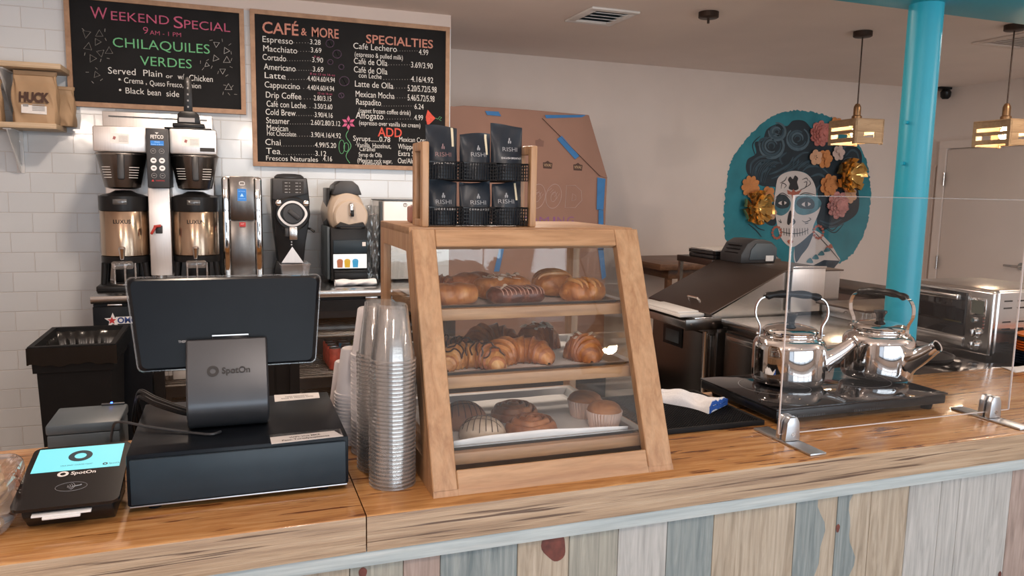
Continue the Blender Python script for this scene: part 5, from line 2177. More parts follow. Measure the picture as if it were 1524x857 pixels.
def slv(u, v):
    a = 2 * PI * u
    z = KZ + .0005 + (at(554, 306, 4.2).z - KZ) * v
    r = .036 * (1 + .12 * math.sin(5 * a + 14 * v) + .07 * math.sin(9 * a - 31 * v)) * (1 - .55 * max(0, v - .72) / .28 + .55 * max(0, v - .88) / .12)
    return Vector((c.x + .004 + r * math.cos(a), 4.2 + r * math.sin(a), z))


b.grid(slv, 60, 60)
b.build('plastic_film', M['wrap'], t)
b = MB()
b.tube([slv(k / 24, .885) for k in range(24)], .003, 6, closed=True)
b.build('tie', M['clamshell'], t)

# ================================================================== WHITE MACHINE behind the case
IY = 4.14
iA = at(571, 299, IY)
t = thing('ice_machine', 'white boxy countertop machine on the cooler, behind the pastry case', 'ice machine', (iA.x + .16, IY + .18, KZ))
ix0, ix1, iz = iA.x, iA.x + .30, iA.z
MB().box(ix0, ix1, IY, IY + .36, KZ + .012, iz, .004).build('housing', M['whitegoods'], t)
b = MB()
b.box(ix0 - .004, ix1 + .004, IY - .004, IY + .37, iz + .0005, iz + .006, .002)
b.build('lid', M['slate'], t)
MB().box(ix0 - .012, ix0 - .0005, IY + .03, IY + .09, KZ + .012, iz - .004, .003).build('side_duct', M['slate'], t)
q = at(603, 305, IY - .001)
b = MB()
ring(b, (0, 0), .011, .008, lambda x, y: Vector((q.x + x, IY - .0008, q.z + y)))
b.box(q.x - .002, q.x + .002, IY - .001, IY - .0005, q.z - .004, q.z + .006)
b.build('round_mark', M['ink'], t)
b = MB()
for k in range(2):
    q = at(652, 372 + 0 * k, IY - .001)
    b.box(q.x - .03, q.x + .02, IY - .002, IY - .0003, q.z - .016 + .03 * k, q.z - .013 + .03 * k)
b.build('dispense_recess', M['slate'], t)
for k in range(4):
    MB().cyl((ix0 + (.04 if k % 2 else .26), IY + (.05 if k < 2 else .31), KZ), (ix0 + (.04 if k % 2 else .26), IY + (.05 if k < 2 else .31), KZ + .012), .014).build('foot', M['rubber'], t)

# ================================================================== CHALKBOARDS
BY = WT - .026          # writing surface


def board(x0, x1, z0, z1, label):
    t = thing('chalkboard', label, 'chalkboard', ((x0 + x1) / 2, WT, z0))
    fw = .024
    MB().box(x0 + fw - .004, x1 - fw + .004, BY, WT - .0005, z0 + fw - .004, z1 - fw + .004).build('writing_surface', M['board'], t)
    b = MB()
    e = .0004
    b.prism([(x0, z0), (x1, z0), (x1 - fw, z0 + fw), (x0 + fw, z0 + fw)], 'y', BY - .010, WT - e)
    b.prism([(x0, z1), (x0 + fw, z1 - fw), (x1 - fw, z1 - fw), (x1, z1)], 'y', BY - .010, WT - e)
    b.prism([(x0, z0), (x0 + fw, z0 + fw), (x0 + fw, z1 - fw), (x0, z1)], 'y', BY - .010, WT - e)
    b.prism([(x1, z0), (x1, z1), (x1 - fw, z1 - fw), (x1 - fw, z0 + fw)], 'y', BY - .010, WT - e)
    b.build('wooden_frame', M['board_frame'], t, angle=20)
    return t


TY = BY - .0012


def chalk(par, lines, mat, name='chalk_lettering', bold=-.004):
    """lines: (text, px0, py_baseline, px1, cap height in px)"""
    for txt, px0, py, px1, hpx in lines:
        p = at(px0, py, TY)
        q = at(px1, py, TY)
        h = (at(px0, py - hpx, TY) - p).length
        sz = h / .70
        b = MB()
        b.text(txt, sz, face_y(p.x, TY, p.z), (q.x - p.x) if px1 > px0 else None, 'LEFT', bold=sz * bold, ext=.0004)
        b.build(name, M[mat], par)


def strokes(par, polys, mat, r=.0022, name='chalk_drawing', closed=True):
    b = MB()
    for pts in polys:
        P = [at(x, y, TY) for x, y in pts]
        b.tube(P, r, 5, closed=closed and len(P) > 2)
    return b.build(name, M[mat], par)


b1 = board(-.756, .094, 1.923, 2.476, 'left chalkboard advertising the weekend special in pink and green chalk')
c1 = lambda x, y: (x * .24967, y * .24971)
L1 = lambda s, x0, y, x1, h: (s, x0 * .24967, y * .24971, x1 * .24967, h * .24971)
chalk(b1, [L1('W', 540, 108, 640, 72), L1('EEKEND', 655, 118, 1000, 54), L1('S', 1030, 165, 1085, 72), L1('PECIAL', 1092, 168, 1365, 52)], 'chalk_pink')
chalk(b1, [L1('9', 850, 200, 880, 42), L1('AM - 1 PM', 893, 206, 1078, 26)], 'chalk_pink', bold=-.012)
chalk(b1, [L1('CHILAQUILES', 668, 278, 1245, 58), L1('VERDES', 836, 388, 1142, 56)], 'chalk_green')
chalk(b1, [L1('Served', 642, 438, 806, 40), L1('Plain', 850, 452, 962, 38), L1('or', 988, 464, 1028, 24), L1('w/', 1060, 472, 1098, 34), L1('Chicken', 1126, 480, 1266, 36),
           L1('·', 705, 480, 718, 8), L1('Crema ,', 738, 494, 872, 34), L1('Queso Fresco,', 892, 510, 1090, 32), L1('Onion', 1102, 522, 1196, 32),
           L1('Black', 745, 556, 856, 36), L1('bean', 878, 566, 956, 36), L1('side', 990, 574, 1066, 36)], 'chalk_white')
strokes(b1, [[c1(712 + 4 * math.cos(a), 473 + 4 * math.sin(a)) for a in [k * PI / 4 for k in range(8)]]], 'chalk_white', .003, 'bullet_dot')
strokes(b1, [[c1(716 + 4 * math.cos(a), 536 + 4 * math.sin(a)) for a in [k * PI / 4 for k in range(8)]]], 'chalk_white', .003, 'bullet_dot')
tri = []
for cx, cy, r, a0 in ((515, 200, 28, 100), (592, 203, 26, 30), (580, 250, 24, 0), (525, 280, 28, 40), (600, 315, 26, 80), (650, 305, 26, 30), (550, 348, 26, 0), (575, 445, 22, 10),
                      (1290, 263, 20, 95), (1348, 302, 22, 5), (1284, 348, 22, 10), (1352, 360, 24, 30), (1233, 386, 16, 20), (1327, 422, 20, 90), (1362, 522, 24, 30)):
    tri.append([c1(cx + r * math.cos(math.radians(a0 + 120 * k)), cy + r * math.sin(math.radians(a0 + 120 * k))) for k in range(3)])
strokes(b1, tri[:8], 'chalk_dim', .0014)
strokes(b1, tri[8:], 'chalk_white', .0015)
rn = random.Random(3)
tk = []
for cx, cy in ((495, 175), (625, 180), (630, 235), (505, 322), (600, 360), (645, 348), (520, 430), (605, 475), (552, 490), (575, 408), (1258, 240), (1325, 240), (1370, 265), (1378, 315), (1380, 355),
               (1378, 400), (1300, 432), (1352, 450), (1195, 370), (1210, 410), (1262, 400), (1340, 508), (1385, 515), (1330, 556), (1365, 560), (1405, 562), (1237, 358)):
    a = rn.uniform(0, 3)
    tk.append([c1(cx - 9 * math.cos(a), cy - 9 * math.sin(a)), c1(cx + 9 * math.cos(a), cy + 9 * math.sin(a))])
strokes(b1, tk, 'chalk_dim', .0013, 'chalk_ticks')

b2 = board(.124, 1.235, 1.647, 2.481, 'right chalkboard menu listing café drinks, specialties and prices')
L2 = lambda s, x0, y, x1, h: (s, 360 + x0 * .30332, y * .30338, 360 + x1 * .30332, h * .30338)
c2 = lambda x, y: (360 + x * .30332, y * .30338)
chalk(b2, [L2('CAFÉ', 98, 160, 275, 56), L2('&', 290, 172, 318, 36), L2('MORE', 340, 178, 472, 46), L2('SPECIALTIES', 608, 210, 936, 42)], 'chalk_salmon', bold=.012)
names_l = [('Espresso', 98, 205, 247), ('Macchiato', 102, 250, 268), ('Cortado', 100, 293, 215), ('Americano', 108, 340, 263), ('Latte', 108, 382, 210), ('Cappuccino', 110, 428, 282), ('Drip Coffee', 115, 478, 288),
           ('Café con Leche', 120, 522, 312), ('Cold Brew', 115, 562, 262), ('Steamer', 118, 604, 232), ('Mexican', 120, 640, 224), ('Hot Chocolate', 122, 664, 264), ('Chai', 113, 710, 188), ('Tea', 118, 754, 188), ('Frescos Naturales', 116, 786, 370)]
pr_l = [('3.28', 332, 216, 384), ('3.69', 336, 256, 388), ('3.90', 342, 304, 396), ('3.69', 346, 350, 398), ('4.40/4.60/4.94', 322, 396, 456), ('4.40/4.60/4.94', 322, 440, 452), ('2.80/3.15', 352, 492, 438), ('3.50/3.60', 354, 532, 442),
        ('3.90/4.16', 356, 574, 444), ('2.60/2.80/3.12', 338, 612, 482), ('3.90/4.16/4.92', 338, 672, 484), ('4.99/5.20', 358, 722, 462), ('3.12', 358, 764, 412), ('4.16', 398, 790, 442)]
chalk(b2, [L2(s, x0, y, x1, 30 if len(s) < 16 and s != 'Hot Chocolate' else 24) for s, x0, y, x1 in names_l], 'chalk_white')
chalk(b2, [L2(s, x0, y, x1, 25) for s, x0, y, x1 in pr_l], 'chalk_white')
names_r = [('Café Lechero', 545, 238, 758, 30), ('(espresso & pulled milk)', 552, 276, 788, 24), ('Café de Olla', 548, 312, 712, 30), ('Café de Olla', 548, 354, 712, 30), ('con Leche', 572, 380, 684, 24), ('Latte de Olla', 552, 424, 740, 30),
           ('Mexican Mocha', 556, 474, 746, 30), ('Raspadito', 558, 512, 680, 30), ('(sweet frozen coffee drink)', 572, 552, 826, 24), ('Affogato', 558, 580, 694, 32), ('(espresso over vanilla ice cream)', 574, 612, 874, 23),
           ('4.99', 868, 268, 914, 28), ('3.69/3.90', 828, 330, 934, 28), ('4.16/4.92', 830, 400, 938, 28), ('5.20/5.72/5.98', 812, 446, 954, 30), ('5.46/5.72/5.98', 812, 492, 944, 30), ('6.24', 846, 534, 890, 26), ('4.99', 846, 588, 888, 26),
           ('Syrups......0.78', 545, 690, 726, 26), ('·Vanilla, Hazelnut,', 556, 722, 730, 24), ('Caramel', 576, 740, 652, 22), ('Syrup de Olla', 572, 768, 686, 22), ('(Mexican rock sugar,', 566, 796, 736, 22), ('cinnamon)', 592, 812, 684, 22),
           ('Mexican Cream', 770, 694, 920, 24), ('Whipped Cream', 766, 730, 930, 26), ('Extra Shot', 766, 764, 880, 26), ('Oat/Almond Milk', 764, 800, 940, 26)]
chalk(b2, [L2(*a) for a in names_r], 'chalk_white')
chalk(b2, [L2('ADD', 668, 668, 786, 44)], 'chalk_red', bold=.012)
b = MB()
for x0, x1, y in ((255, 325, 210), (275, 330, 252), (222, 336, 298), (268, 340, 345), (215, 318, 390), (285, 320, 434), (292, 350, 485), (318, 350, 528), (268, 352, 567), (238, 334, 608), (270, 334, 668), (194, 352, 716), (194, 354, 758), (374, 396, 788),
                  (764, 860, 250), (720, 824, 318), (696, 826, 390), (746, 812, 432), (750, 812, 480), (686, 842, 520), (700, 842, 584)):
    n = int((x1 - x0) / 12) + 1
    for k in range(n):
        p = at(*c2(x0 + (x1 - x0) * k / max(1, n - 1), y), TY)
        b.box(p.x - .0017, p.x + .0017, TY - .0006, TY + .0004, p.z - .0015, p.z + .0017)
b.build('dotted_leaders', M['chalk_dim'], b2)
chalk(b2, [L2('8 oz', 354, 282, 382, 10), L2('8 oz 12 oz 16 oz', 334, 366, 456, 11), L2('12 oz 16 oz', 370, 462, 440, 11)], 'chalk_pink', bold=-.012)
# coffee beans, flowers
beans = []
for cx, cy, r in ((432, 213, 20), (467, 265, 21), (434, 304, 13), (488, 328, 13), (502, 398, 24), (488, 468, 13)):
    beans.append([c2(cx + r * math.cos(a), cy + r * .95 * math.sin(a)) for a in [2 * PI * k / 18 for k in range(18)]])
    beans.append([c2(cx - r * .7 + r * 1.4 * k / 8, cy + r * .4 * math.sin(3.1 * (k / 4 - 1)) - r * .5 + r * k / 8) for k in range(9)] + [c2(cx - r * .7 + r * 1.4 * k / 8, cy + r * .4 * math.sin(3.1 * (k / 4 - 1)) - r * .5 + r * k / 8) for k in range(8, -1, -1)])
strokes(b2, beans, 'chalk_purple', .0016, 'coffee_bean_doodles')


def petals(par, cx, cy, r1, r2, n, a0, mat, fn, name='chalk_flower'):
    b = MB()
    for k in range(n):
        a = a0 + 2 * PI * k / n
        P = [(cx + r2 * .15 * math.cos(a), cy + r2 * .15 * math.sin(a)), (cx + r1 * math.cos(a - .42), cy + r1 * math.sin(a - .42)), (cx + r2 * math.cos(a), cy + r2 * math.sin(a)), (cx + r1 * math.cos(a + .42), cy + r1 * math.sin(a + .42))]
        b.poly([at(*fn(x, y), TY) for x, y in P])
    return b.build(name, M[mat], par)


M['chalk_hot'] = plain('hot_pink_chalk', (0.62, 0.13, 0.27), 0.9, var=0.2, scale=200)
petals(b2, 523, 603, 20, 36, 6, -PI / 2, 'chalk_hot', c2)
strokes(b2, [[c2(523 - 12 * math.sin(k * .5), 640 + 8 * k) for k in range(21)]], 'chalk_green', .0018, 'chalk_stem', closed=False)
strokes(b2, [[c2(500 + 14 * math.cos(a) - 10, 720 + 34 * math.sin(a)) for a in [2 * PI * k / 16 for k in range(16)]], [c2(512 + 12 * math.cos(a), 722 + 22 * math.sin(a)) for a in [2 * PI * k / 16 for k in range(16)]]], 'chalk_green', .0015, 'chalk_leaf')
b = MB()
b.poly([at(*c2(*p), TY) for p in ((902, 574), (912, 538), (932, 562), (950, 580), (932, 598), (910, 618))])
b.poly([at(*c2(*p), TY - .0004) for p in ((900, 590), (930, 572), (948, 582), (930, 594))])
b.build('chalk_flower', M['chalk_red'], b2)
strokes(b2, [[c2(950, 580), c2(962, 584), c2(970, 572), c2(980, 576), c2(968, 588), c2(978, 592)]], 'chalk_green', .0016, 'chalk_leaf', closed=False)

# ================================================================== WALL SHELVES + COFFEE BAGS
def wall_shelf(xe, ztop, label, bracket, th=.026):
    t = thing('wall_shelf', label, 'shelf', (xe - .6, WT - .12, ztop - th))
    MB().box(-2.2, xe, WT - .262, WT - .0005, ztop - th, ztop, .003).build('board', M['shelf'], t)
    for bx in bracket:
        b = MB()
        z = ztop - th - .0005
        b.prism([(WT - .001, z), (WT - .225, z), (WT - .225, z - .012), (WT - .03, z - .20), (WT - .001, z - .21)], 'x', bx - .002, bx + .002)
        b.box(bx - .018, bx + .018, WT - .006, WT - .0008, z - .21, z - .001, .001)
        b.box(bx - .018, bx + .018, WT - .225, WT - .006, z - .006, z - .0003, .001)
        br = b.build('bracket', M['white'], t)
        for zz in (.05, .17):
            MB().lathe((bx, WT - .0062, z - zz), [(.006, 0), (.005, .003), (.001, .0035)], 12, rot_m('X', 90)).build('screw', M['steel'], br)
    return t


pS = at(83, 190, WT - .262)
zS = at(60, 183, WT - .262).z
wall_shelf(at(92, 190, WT - .13).x, zS, 'lower pine wall shelf holding brown coffee bags on a white bracket', (at(30, 225, WT).x, -1.75))
zU = at(60, 93, WT - .262).z
wall_shelf(at(83, 100, WT - .262).x + .02, zU, 'upper pine wall shelf just above the brown coffee bags', (at(8, 95, WT - .1).x, -1.75))


def coffee_bag(xc, y0, wd, ht, label, front=True, seed=1):
    t = thing('coffee_bag', label, 'coffee bag', (xc, y0 + .06, zS), 'brown coffee bags on the lower shelf')
    rn = random.Random(seed)
    ph = rn.random() * 6

    def f(u, v):
        a = 2 * PI * u
        ca, sa = math.cos(a), math.sin(a)
        tw = min(1, v / .78)
        hx = wd / 2 * (1 + .05 * math.sin(PI * tw))
        hy = .058 * (1 - .80 * tw ** 2.2) + .002
        x = hx * math.copysign(abs(ca) ** .35, ca)
        y = hy * math.copysign(abs(sa) ** .5, sa)
        wr = .004 * math.sin(7 * a + 9 * v + ph) + .003 * math.sin(13 * v + 3 * a)
        z = ht * v
        if v > .9:
            y = y + .02
        return Vector((xc + x + wr * .6, y0 + .06 + y + wr * (1 - .4 * v), zS + .0008 + z))
    b = MB()
    b.grid(f, 56, 30)
    b.mesh([f(k / 40, 0) for k in range(40)], [tuple(range(40))])
    b.mesh([f(k / 40, 1) for k in range(40)], [tuple(range(40))])
    b.build('paper_bag', M['kraft'], t, angle=60)
    MB().box(xc - wd * .49, xc + wd * .49, y0 + .060, y0 + .066, zS + ht - .030, zS + ht - .001, .002).build('top_fold', M['kraft'], t)
    if front:
        yf_ = y0 + .060 - .058 * .75
        def lay(txt, sz, dx, zz, w_):
            bb = MB()
            bb.text(txt, sz, Matrix.Identity(4), w_, 'CENTER', bold=sz * .055, ext=0)
            for v in bb.bm.verts:
                x = xc + dx + v.co.x
                z = zz + v.co.y
                v_ = z / ht
                hy = .058 * (1 - .80 * min(1, v_ / .78) ** 2.2) + .002
                v.co = Vector((x, y0 + .06 - hy - .0065, zS + z))
            return bb
        lay('HUCK', .062, .0, ht * .40, wd * .70).build('brand_lettering', M['stamp'], t)
        bb = MB()
        z = ht * .375
        hy = .058 * (1 - .80 * (z / ht / .78) ** 2.2) + .002
        bb.box(xc - wd * .34, xc + wd * .34, y0 + .0595 - hy - .0065, y0 + .06 - hy - .006, zS + z, zS + z + .0015)
        bb.build('printed_rule', M['stamp'], t)
        z0_, z1_ = ht * .18, ht * .335
        hy0 = .058 * (1 - .80 * (z0_ / ht / .78) ** 2.2) + .011
        hy1 = .058 * (1 - .80 * (z1_ / ht / .78) ** 2.2) + .011
        bb = MB()
        bb.poly([(xc - .05, y0 + .06 - hy0, zS + z0_), (xc + .055, y0 + .06 - hy0, zS + z0_ - .004), (xc + .055, y0 + .06 - hy1, zS + z1_ - .004), (xc - .05, y0 + .06 - hy1, zS + z1_)])
        lb = bb.build('white_label', M['paper'], t)
        bb = MB()
        for k in range(5):
            z = z0_ + .012 + .007 * k
            yy = y0 + .0588 - (hy0 + (hy1 - hy0) * (z - z0_) / (z1_ - z0_))
            bb.box(xc - .004, xc + .048, yy - .0006, yy, zS + z, zS + z + .003)
        bb.box(xc - .042, xc - .020, yy - .0018, yy - .001, zS + z0_ + .030, zS + z0_ + .042)
        bb.build('printed_text', M['ink_grey'], lb)
    return t


wd = at(83, 150, 4.32).x - at(18, 150, 4.32).x
coffee_bag((at(83, 150, 4.32).x + at(18, 150, 4.32).x) / 2, 4.300, wd, zU - .032 - zS, 'brown coffee bag reading HUCK with a white label, front of the shelf')
coffee_bag((at(83, 150, 4.32).x + at(18, 150, 4.32).x) / 2 + .06, 4.425, wd * .9, (zU - zS) * .70, 'plain brown coffee bag behind the one reading HUCK', False, 2)
coffee_bag(at(-32, 150, 4.32).x, 4.300, wd * .92, (zU - zS) * .72, 'brown coffee bag cut off by the left edge of the picture', False, 5)

# ================================================================== PAPER COVERED MERCHANDISER in the recess
KY = 4.74
t = thing('covered_cooler', 'tall display cooler wrapped in brown paper with blue tape and FOOD COMING lettering', 'covered cooler', (1.85, 5.1, 0))
k_ = lambda x, y, Y=KY: at(x, y, Y)
o_px = [(669, 159), (691, 157), (785, 163), (876, 171), (904, 265), (901, 335), (897, 405)]
O = [k_(*q) for q in o_px]
pts = [(q.x, q.z) for q in O]
pts += [(pts[-1][0] + .02, pts[-1][1] - .03), (pts[-1][0] + .03, .35), (1.30, .35), (1.30, pts[0][1])]
b = MB()
b.prism(pts, 'y', KY, 5.5, .004)
b.build('paper_cover', M['kraft_red'], t, angle=20)
b = MB()
b.prism([(1.32, .08), (2.46, .08), (2.46, .3495), (1.32, .3495)], 'y', KY + .02, 5.48)
b.build('cooler_base', M['black'], t)
b = MB()
b.prism([(q.x, q.z) for q in [k_(807, 176), k_(876, 171.5), k_(903.5, 265), k_(893, 262)]], 'y', KY - .006, KY - .0004, .001)
b.build('paper_flap', M['kraft_red'], t)
b = MB()
b.tube([k_(807, 176, KY - .007), k_(893, 262, KY - .007)], .002, 5)
b.build('flap_crease', M['stamp'], t)
for P in (((722, 165), (742, 166), (746, 173), (725, 171)), ((811, 171), (872, 171), (866, 174.5), (813, 176)), ((829, 207), (836, 202), (862, 232), (856, 237)),
          ((889, 264), (901, 266), (898, 312), (888, 312)), ((891, 311), (898, 313), (898, 372), (890, 372)), ((890, 370), (898, 370), (902, 412), (896, 416)), ((744, 366), (751, 366), (743, 404), (735, 404))):
    b = MB()
    b.prism([(q.x, q.z) for q in [k_(*p, KY - .008) for p in P]], 'y', KY - .0085, KY - .0068)
    b.build('tape_strip', M['tape'], t)
for px, py, w_ in ((815, 246, 20), (860, 249, 20), (803, 213, 18)):
    q = k_(px, py, KY - .001)
    faint = px == 803
    b = MB()
    e = w_ * .0034 / 2
    b.prism([(q.x - e, q.z + .018), (q.x - e * .5, q.z + .020), (q.x, q.z + .030), (q.x + e * .5, q.z + .019), (q.x + e, q.z + .016), (q.x + e * .9, q.z - .022), (q.x - e * .9, q.z - .020)], 'y', KY - .0012, KY - .0003)
    st = b.build('printed_stamp', M['stamp'] if not faint else plain('faint_stamp', (0.21, 0.11, 0.085), .7), t)
    if not faint:
        b = MB()
        b.text('VIVA!', .026, face_y(q.x, KY - .0018, q.z - .008), .052, 'CENTER', bold=.0005, ext=.0002)
        b.build('stamp_lettering', M['kraft'], st)
# outlined FOOD letters
b = MB()


def oval(cx, cy, rx, ry, sl=0.0, n=28, sq=1.0):
    P = []
    for k in range(n):
        a = 2 * PI * k / n
        P.append(k_(cx + rx * math.copysign(abs(math.cos(a)) ** sq, math.cos(a)) - sl * math.sin(a), cy + ry * math.sin(a), KY - .001))
    return P


for cx in (800, 824):
    b.tube(oval(cx, 292, 11.5, 18, 2), .0022, 5, closed=True)
    b.tube(oval(cx, 293, 4, 7, 1), .0018, 5, closed=True)
    for j in range(5):
        b.tube([k_(cx - 8 + 3 * j, 284 + 3 * j, KY - .001), k_(cx - 3 + 3 * j, 280 + 2 * j, KY - .001)], .0012, 4)
b.tube([k_(*q, KY - .001) for q in ((843, 276), (856, 276), (865, 284), (866, 298), (856, 309), (841, 309))], .0022, 5, closed=True)
b.tube([k_(*q, KY - .001) for q in ((852, 288), (857, 291), (857, 297), (851, 299))], .0018, 5, closed=True)
b.tube([k_(*q, KY - .001) for q in ((752, 274), (776, 274), (775, 282), (762, 283), (762, 290), (773, 290), (773, 297), (761, 297), (759, 310), (751, 310))], .0022, 5, closed=True)
b.build('outlined_lettering', M['grey_marker'], t)
b = MB()
for ch, x0, x1 in (('C', 771, 783), ('O', 786, 798), ('M', 801, 815), ('I', 820, 823), ('N', 828, 838), ('G', 843, 853)):
    p = k_(x0, 333.5, KY - .001)
    q = k_(x1, 333.5, KY - .001)
    h = (k_(x0, 322, KY - .001) - p).length
    b.text(ch, h / .7, face_y(p.x, KY - .001, p.z), q.x - p.x, bold=-.0006, ext=.0003)
b.build('purple_lettering', M['purple_ink'], t)

# ================================================================== MURAL
MY = WM - .0012
K = 1 / 3.0621
mpx = lambda x, y: (1050 + x * 274 / 839, 150 + y * 280 / 857)
t = thing('wall_mural', 'painted mural of a sugar skull woman on a round teal ground', 'mural', at(1188, 400, WM - .002))
M['mural_hair'] = plain('mural_hair_blue_black', (0.018, 0.032, 0.045), 0.7, var=.2, scale=6)
M['mural_curl'] = plain('mural_curl_slate', (0.045, 0.085, 0.115), 0.7, var=.2, scale=12)
M['mural_curl2'] = plain('mural_curl_light', (0.085, 0.14, 0.18), 0.7, var=.2, scale=12)
M['mural_skin'] = plain('mural_white_face', (0.66, 0.60, 0.58), 0.7, var=.05, scale=8)
M['mural_dark'] = plain('mural_black_line', (0.03, 0.03, 0.035), 0.7)
M['mural_eye'] = plain('mural_eye_teal', (0.07, 0.20, 0.25), 0.7, var=.3, scale=9)
M['mural_red'] = plain('mural_brick_red', (0.42, 0.13, 0.09), 0.7)
M['mural_shade'] = plain('mural_neck_blue', (0.035, 0.055, 0.08), 0.7, var=.3)
M['mural_lid'] = plain('mural_smoky_lid', (0.035, 0.05, 0.06), 0.7, var=.3)
lay_n = [0]


def mlayer(polys, mat, name, lines=None, r=.004, n=None):
    b = MB()
    if n is None:
        lay_n[0] += 1
        n = lay_n[0]
    y = MY - .0006 * n
    for P in polys:
        bb = bmesh.new()
        vs = [bb.verts.new(at(*mpx(*p), y)) for p in P]
        es = [bb.edges.new((vs[i], vs[(i + 1) % len(vs)])) for i in range(len(vs))]
        bmesh.ops.triangle_fill(bb, edges=es, use_beauty=True)
        b.add(bb)
        bb.free()
    for P in (lines or []):
        rr = r
        if isinstance(P, tuple):
            P, rr = P
        pts = [at(*mpx(*p), y) for p in P]
        # painted line: flat ribbon in the wall plane
        vs, fs = [], []
        for k, p in enumerate(pts):
            d = pts[min(k + 1, len(pts) - 1)] - pts[max(0, k - 1)]
            nn = Vector((-d.z, 0, d.x)).normalized()
            w_ = rr * (.35 + .65 * math.sin(PI * (k + .5) / len(pts)))
            vs += [p + nn * w_, p - nn * w_]
        for k in range(len(pts) - 1):
            fs.append((2 * k, 2 * k + 1, 2 * k + 3, 2 * k + 2))
        b.mesh(vs, fs)
    o = b.build(name, M[mat], t, recalc=False)
    return o


def smooth(P, closed=True, n=8):
    out = []
    N = len(P)
    for i in range(N if closed else N - 1):
        p0, p1, p2, p3 = [P[(i + d) % N] if closed else P[min(N - 1, max(0, i + d))] for d in (-1, 0, 1, 2)]
        for k in range(n):
            s_ = k / n
            out.append(tuple(0.5 * (2 * p1[j] + (p2[j] - p0[j]) * s_ + (2 * p0[j] - 5 * p1[j] + 4 * p2[j] - p3[j]) * s_ ** 2 + (3 * p1[j] - p0[j] - 3 * p2[j] + p3[j]) * s_ ** 3) for j in (0, 1)))
    if not closed:
        out.append(P[-1])
    return out


rn = random.Random(9)
P = smooth([(410, 45), (500, 55), (580, 80), (650, 140), (720, 240), (745, 340), (752, 430), (742, 530), (715, 620), (665, 700), (600, 745), (500, 790), (420, 800), (300, 790), (180, 760), (110, 690),
            (86, 560), (88, 460), (100, 350), (120, 270), (175, 190), (240, 120), (320, 65)], True, 12)
cxm, cym = 420, 430
P = [(cxm + (x - cxm) * (1 + rn.uniform(-.008, .016)), cym + (y - cym) * (1 + rn.uniform(-.008, .016))) for x, y in P]
mlayer([P], 'mural_teal', 'painted_ground')
hair = smooth([(330, 400), (250, 385), (190, 330), (190, 270), (230, 240), (225, 190), (260, 180), (280, 130), (330, 105), (370, 115), (400, 90), (450, 92), (490, 130), (540, 130), (620, 180), (700, 220), (712, 280),
               (690, 330), (700, 480), (660, 540), (560, 580), (520, 590), (500, 500), (510, 420), (470, 340), (420, 320), (370, 330), (330, 360), (315, 430), (320, 560), (270, 550), (300, 480)])
mlayer([hair], 'mural_hair', 'painted_hair')
curls, curls2 = [], []
for cx, cy, R0 in ((300, 205, 58), (420, 172, 52), (325, 140, 40)):
    for k, r in enumerate((R0, R0 * .74, R0 * .5, R0 * .27)):
        a0 = k * 1.3 + cx
        Pq = [(cx + r * (1 - .08 * j / 16) * math.cos(a0 + 5.0 * j / 16), cy + r * (1 - .08 * j / 16) * math.sin(a0 + 5.0 * j / 16)) for j in range(17)]
        (curls if k % 2 else curls2).append((Pq, .013 * (1 - .12 * k)))
for a in ([(205, 330), (210, 285), (250, 255), (300, 258)], [(228, 350), (235, 305), (265, 280), (310, 275)], [(252, 372), (262, 330), (290, 305), (320, 300)], [(290, 335), (330, 320), (380, 290), (400, 255)],
          [(300, 355), (350, 335), (410, 300), (425, 265)], [(420, 315), (440, 290), (480, 275), (520, 290)], [(440, 325), (470, 300), (520, 300), (560, 330)], [(400, 300), (405, 270), (440, 240), (470, 235)],
          [(480, 345), (520, 335), (560, 360)], [(640, 250), (665, 225), (690, 235), (700, 270)], [(620, 240), (640, 205), (670, 205)], [(500, 440), (510, 400), (530, 380)], [(530, 560), (570, 575), (630, 560)], [(520, 545), (570, 560), (620, 540)],
          [(350, 290), (340, 260), (370, 235)], [(240, 205), (250, 180), (280, 165)]):
    curls.append((smooth(a, False), .010))
for k in range(9):
    curls.append((smooth([(212 + 7 * k, 345 + 4 * k), (222 + 8 * k, 300 + 3 * k), (250 + 9 * k, 272 + 2 * k), (292 + 8 * k, 268 + 2 * k)], False), .0035))
    curls.append((smooth([(345 + 14 * k, 318 - 2 * k), (378 + 12 * k, 292), (405 + 10 * k, 262 + 3 * k)], False), .0030))
    curls2.append((smooth([(610 + 8 * k, 300 + 2 * k), (640 + 6 * k, 262 + 5 * k), (690 + 1.5 * k, 262 + 9 * k)], False), .0030))
mlayer([], 'mural_curl2', 'painted_curls', curls2)
mlayer([], 'mural_curl', 'painted_curls', curls)
mlayer([], 'mural_hair', 'painted_loose_strands', [(smooth(a, False), .005) for a in ([(195, 560), (230, 590), (255, 620)], [(215, 555), (240, 580), (270, 590)], [(545, 580), (590, 600), (630, 560)], [(550, 570), (580, 590), (615, 555)], [(232, 260), (215, 200), (250, 160)])])
# neck and shoulders
mlayer([smooth([(410, 740), (412, 660), (490, 590), (560, 640), (600, 700), (612, 730), (560, 760), (480, 755)])], 'mural_skin', 'painted_neck')
mlayer([smooth([(412, 735), (408, 665), (440, 640), (490, 600), (470, 660), (440, 700)])], 'mural_shade', 'painted_neck_shadow')
mlayer([[(480, 755), (540, 725), (612, 728), (580, 770), (540, 790), (470, 785)], smooth([(265, 715), (285, 698), (320, 700), (335, 725), (300, 728)])][:1], 'mural_shade', 'painted_dress')
mlayer([smooth([(265, 722), (280, 698), (318, 700), (335, 728), (300, 732)])], 'mural_skin', 'painted_shoulder')
mlayer([smooth([(320, 400), (332, 350), (370, 325), (420, 320), (470, 340), (500, 390), (506, 460), (522, 470), (520, 500), (495, 560), (480, 600), (440, 640), (400, 665), (370, 655), (340, 615), (322, 540), (312, 470)])], 'mural_skin', 'painted_face')
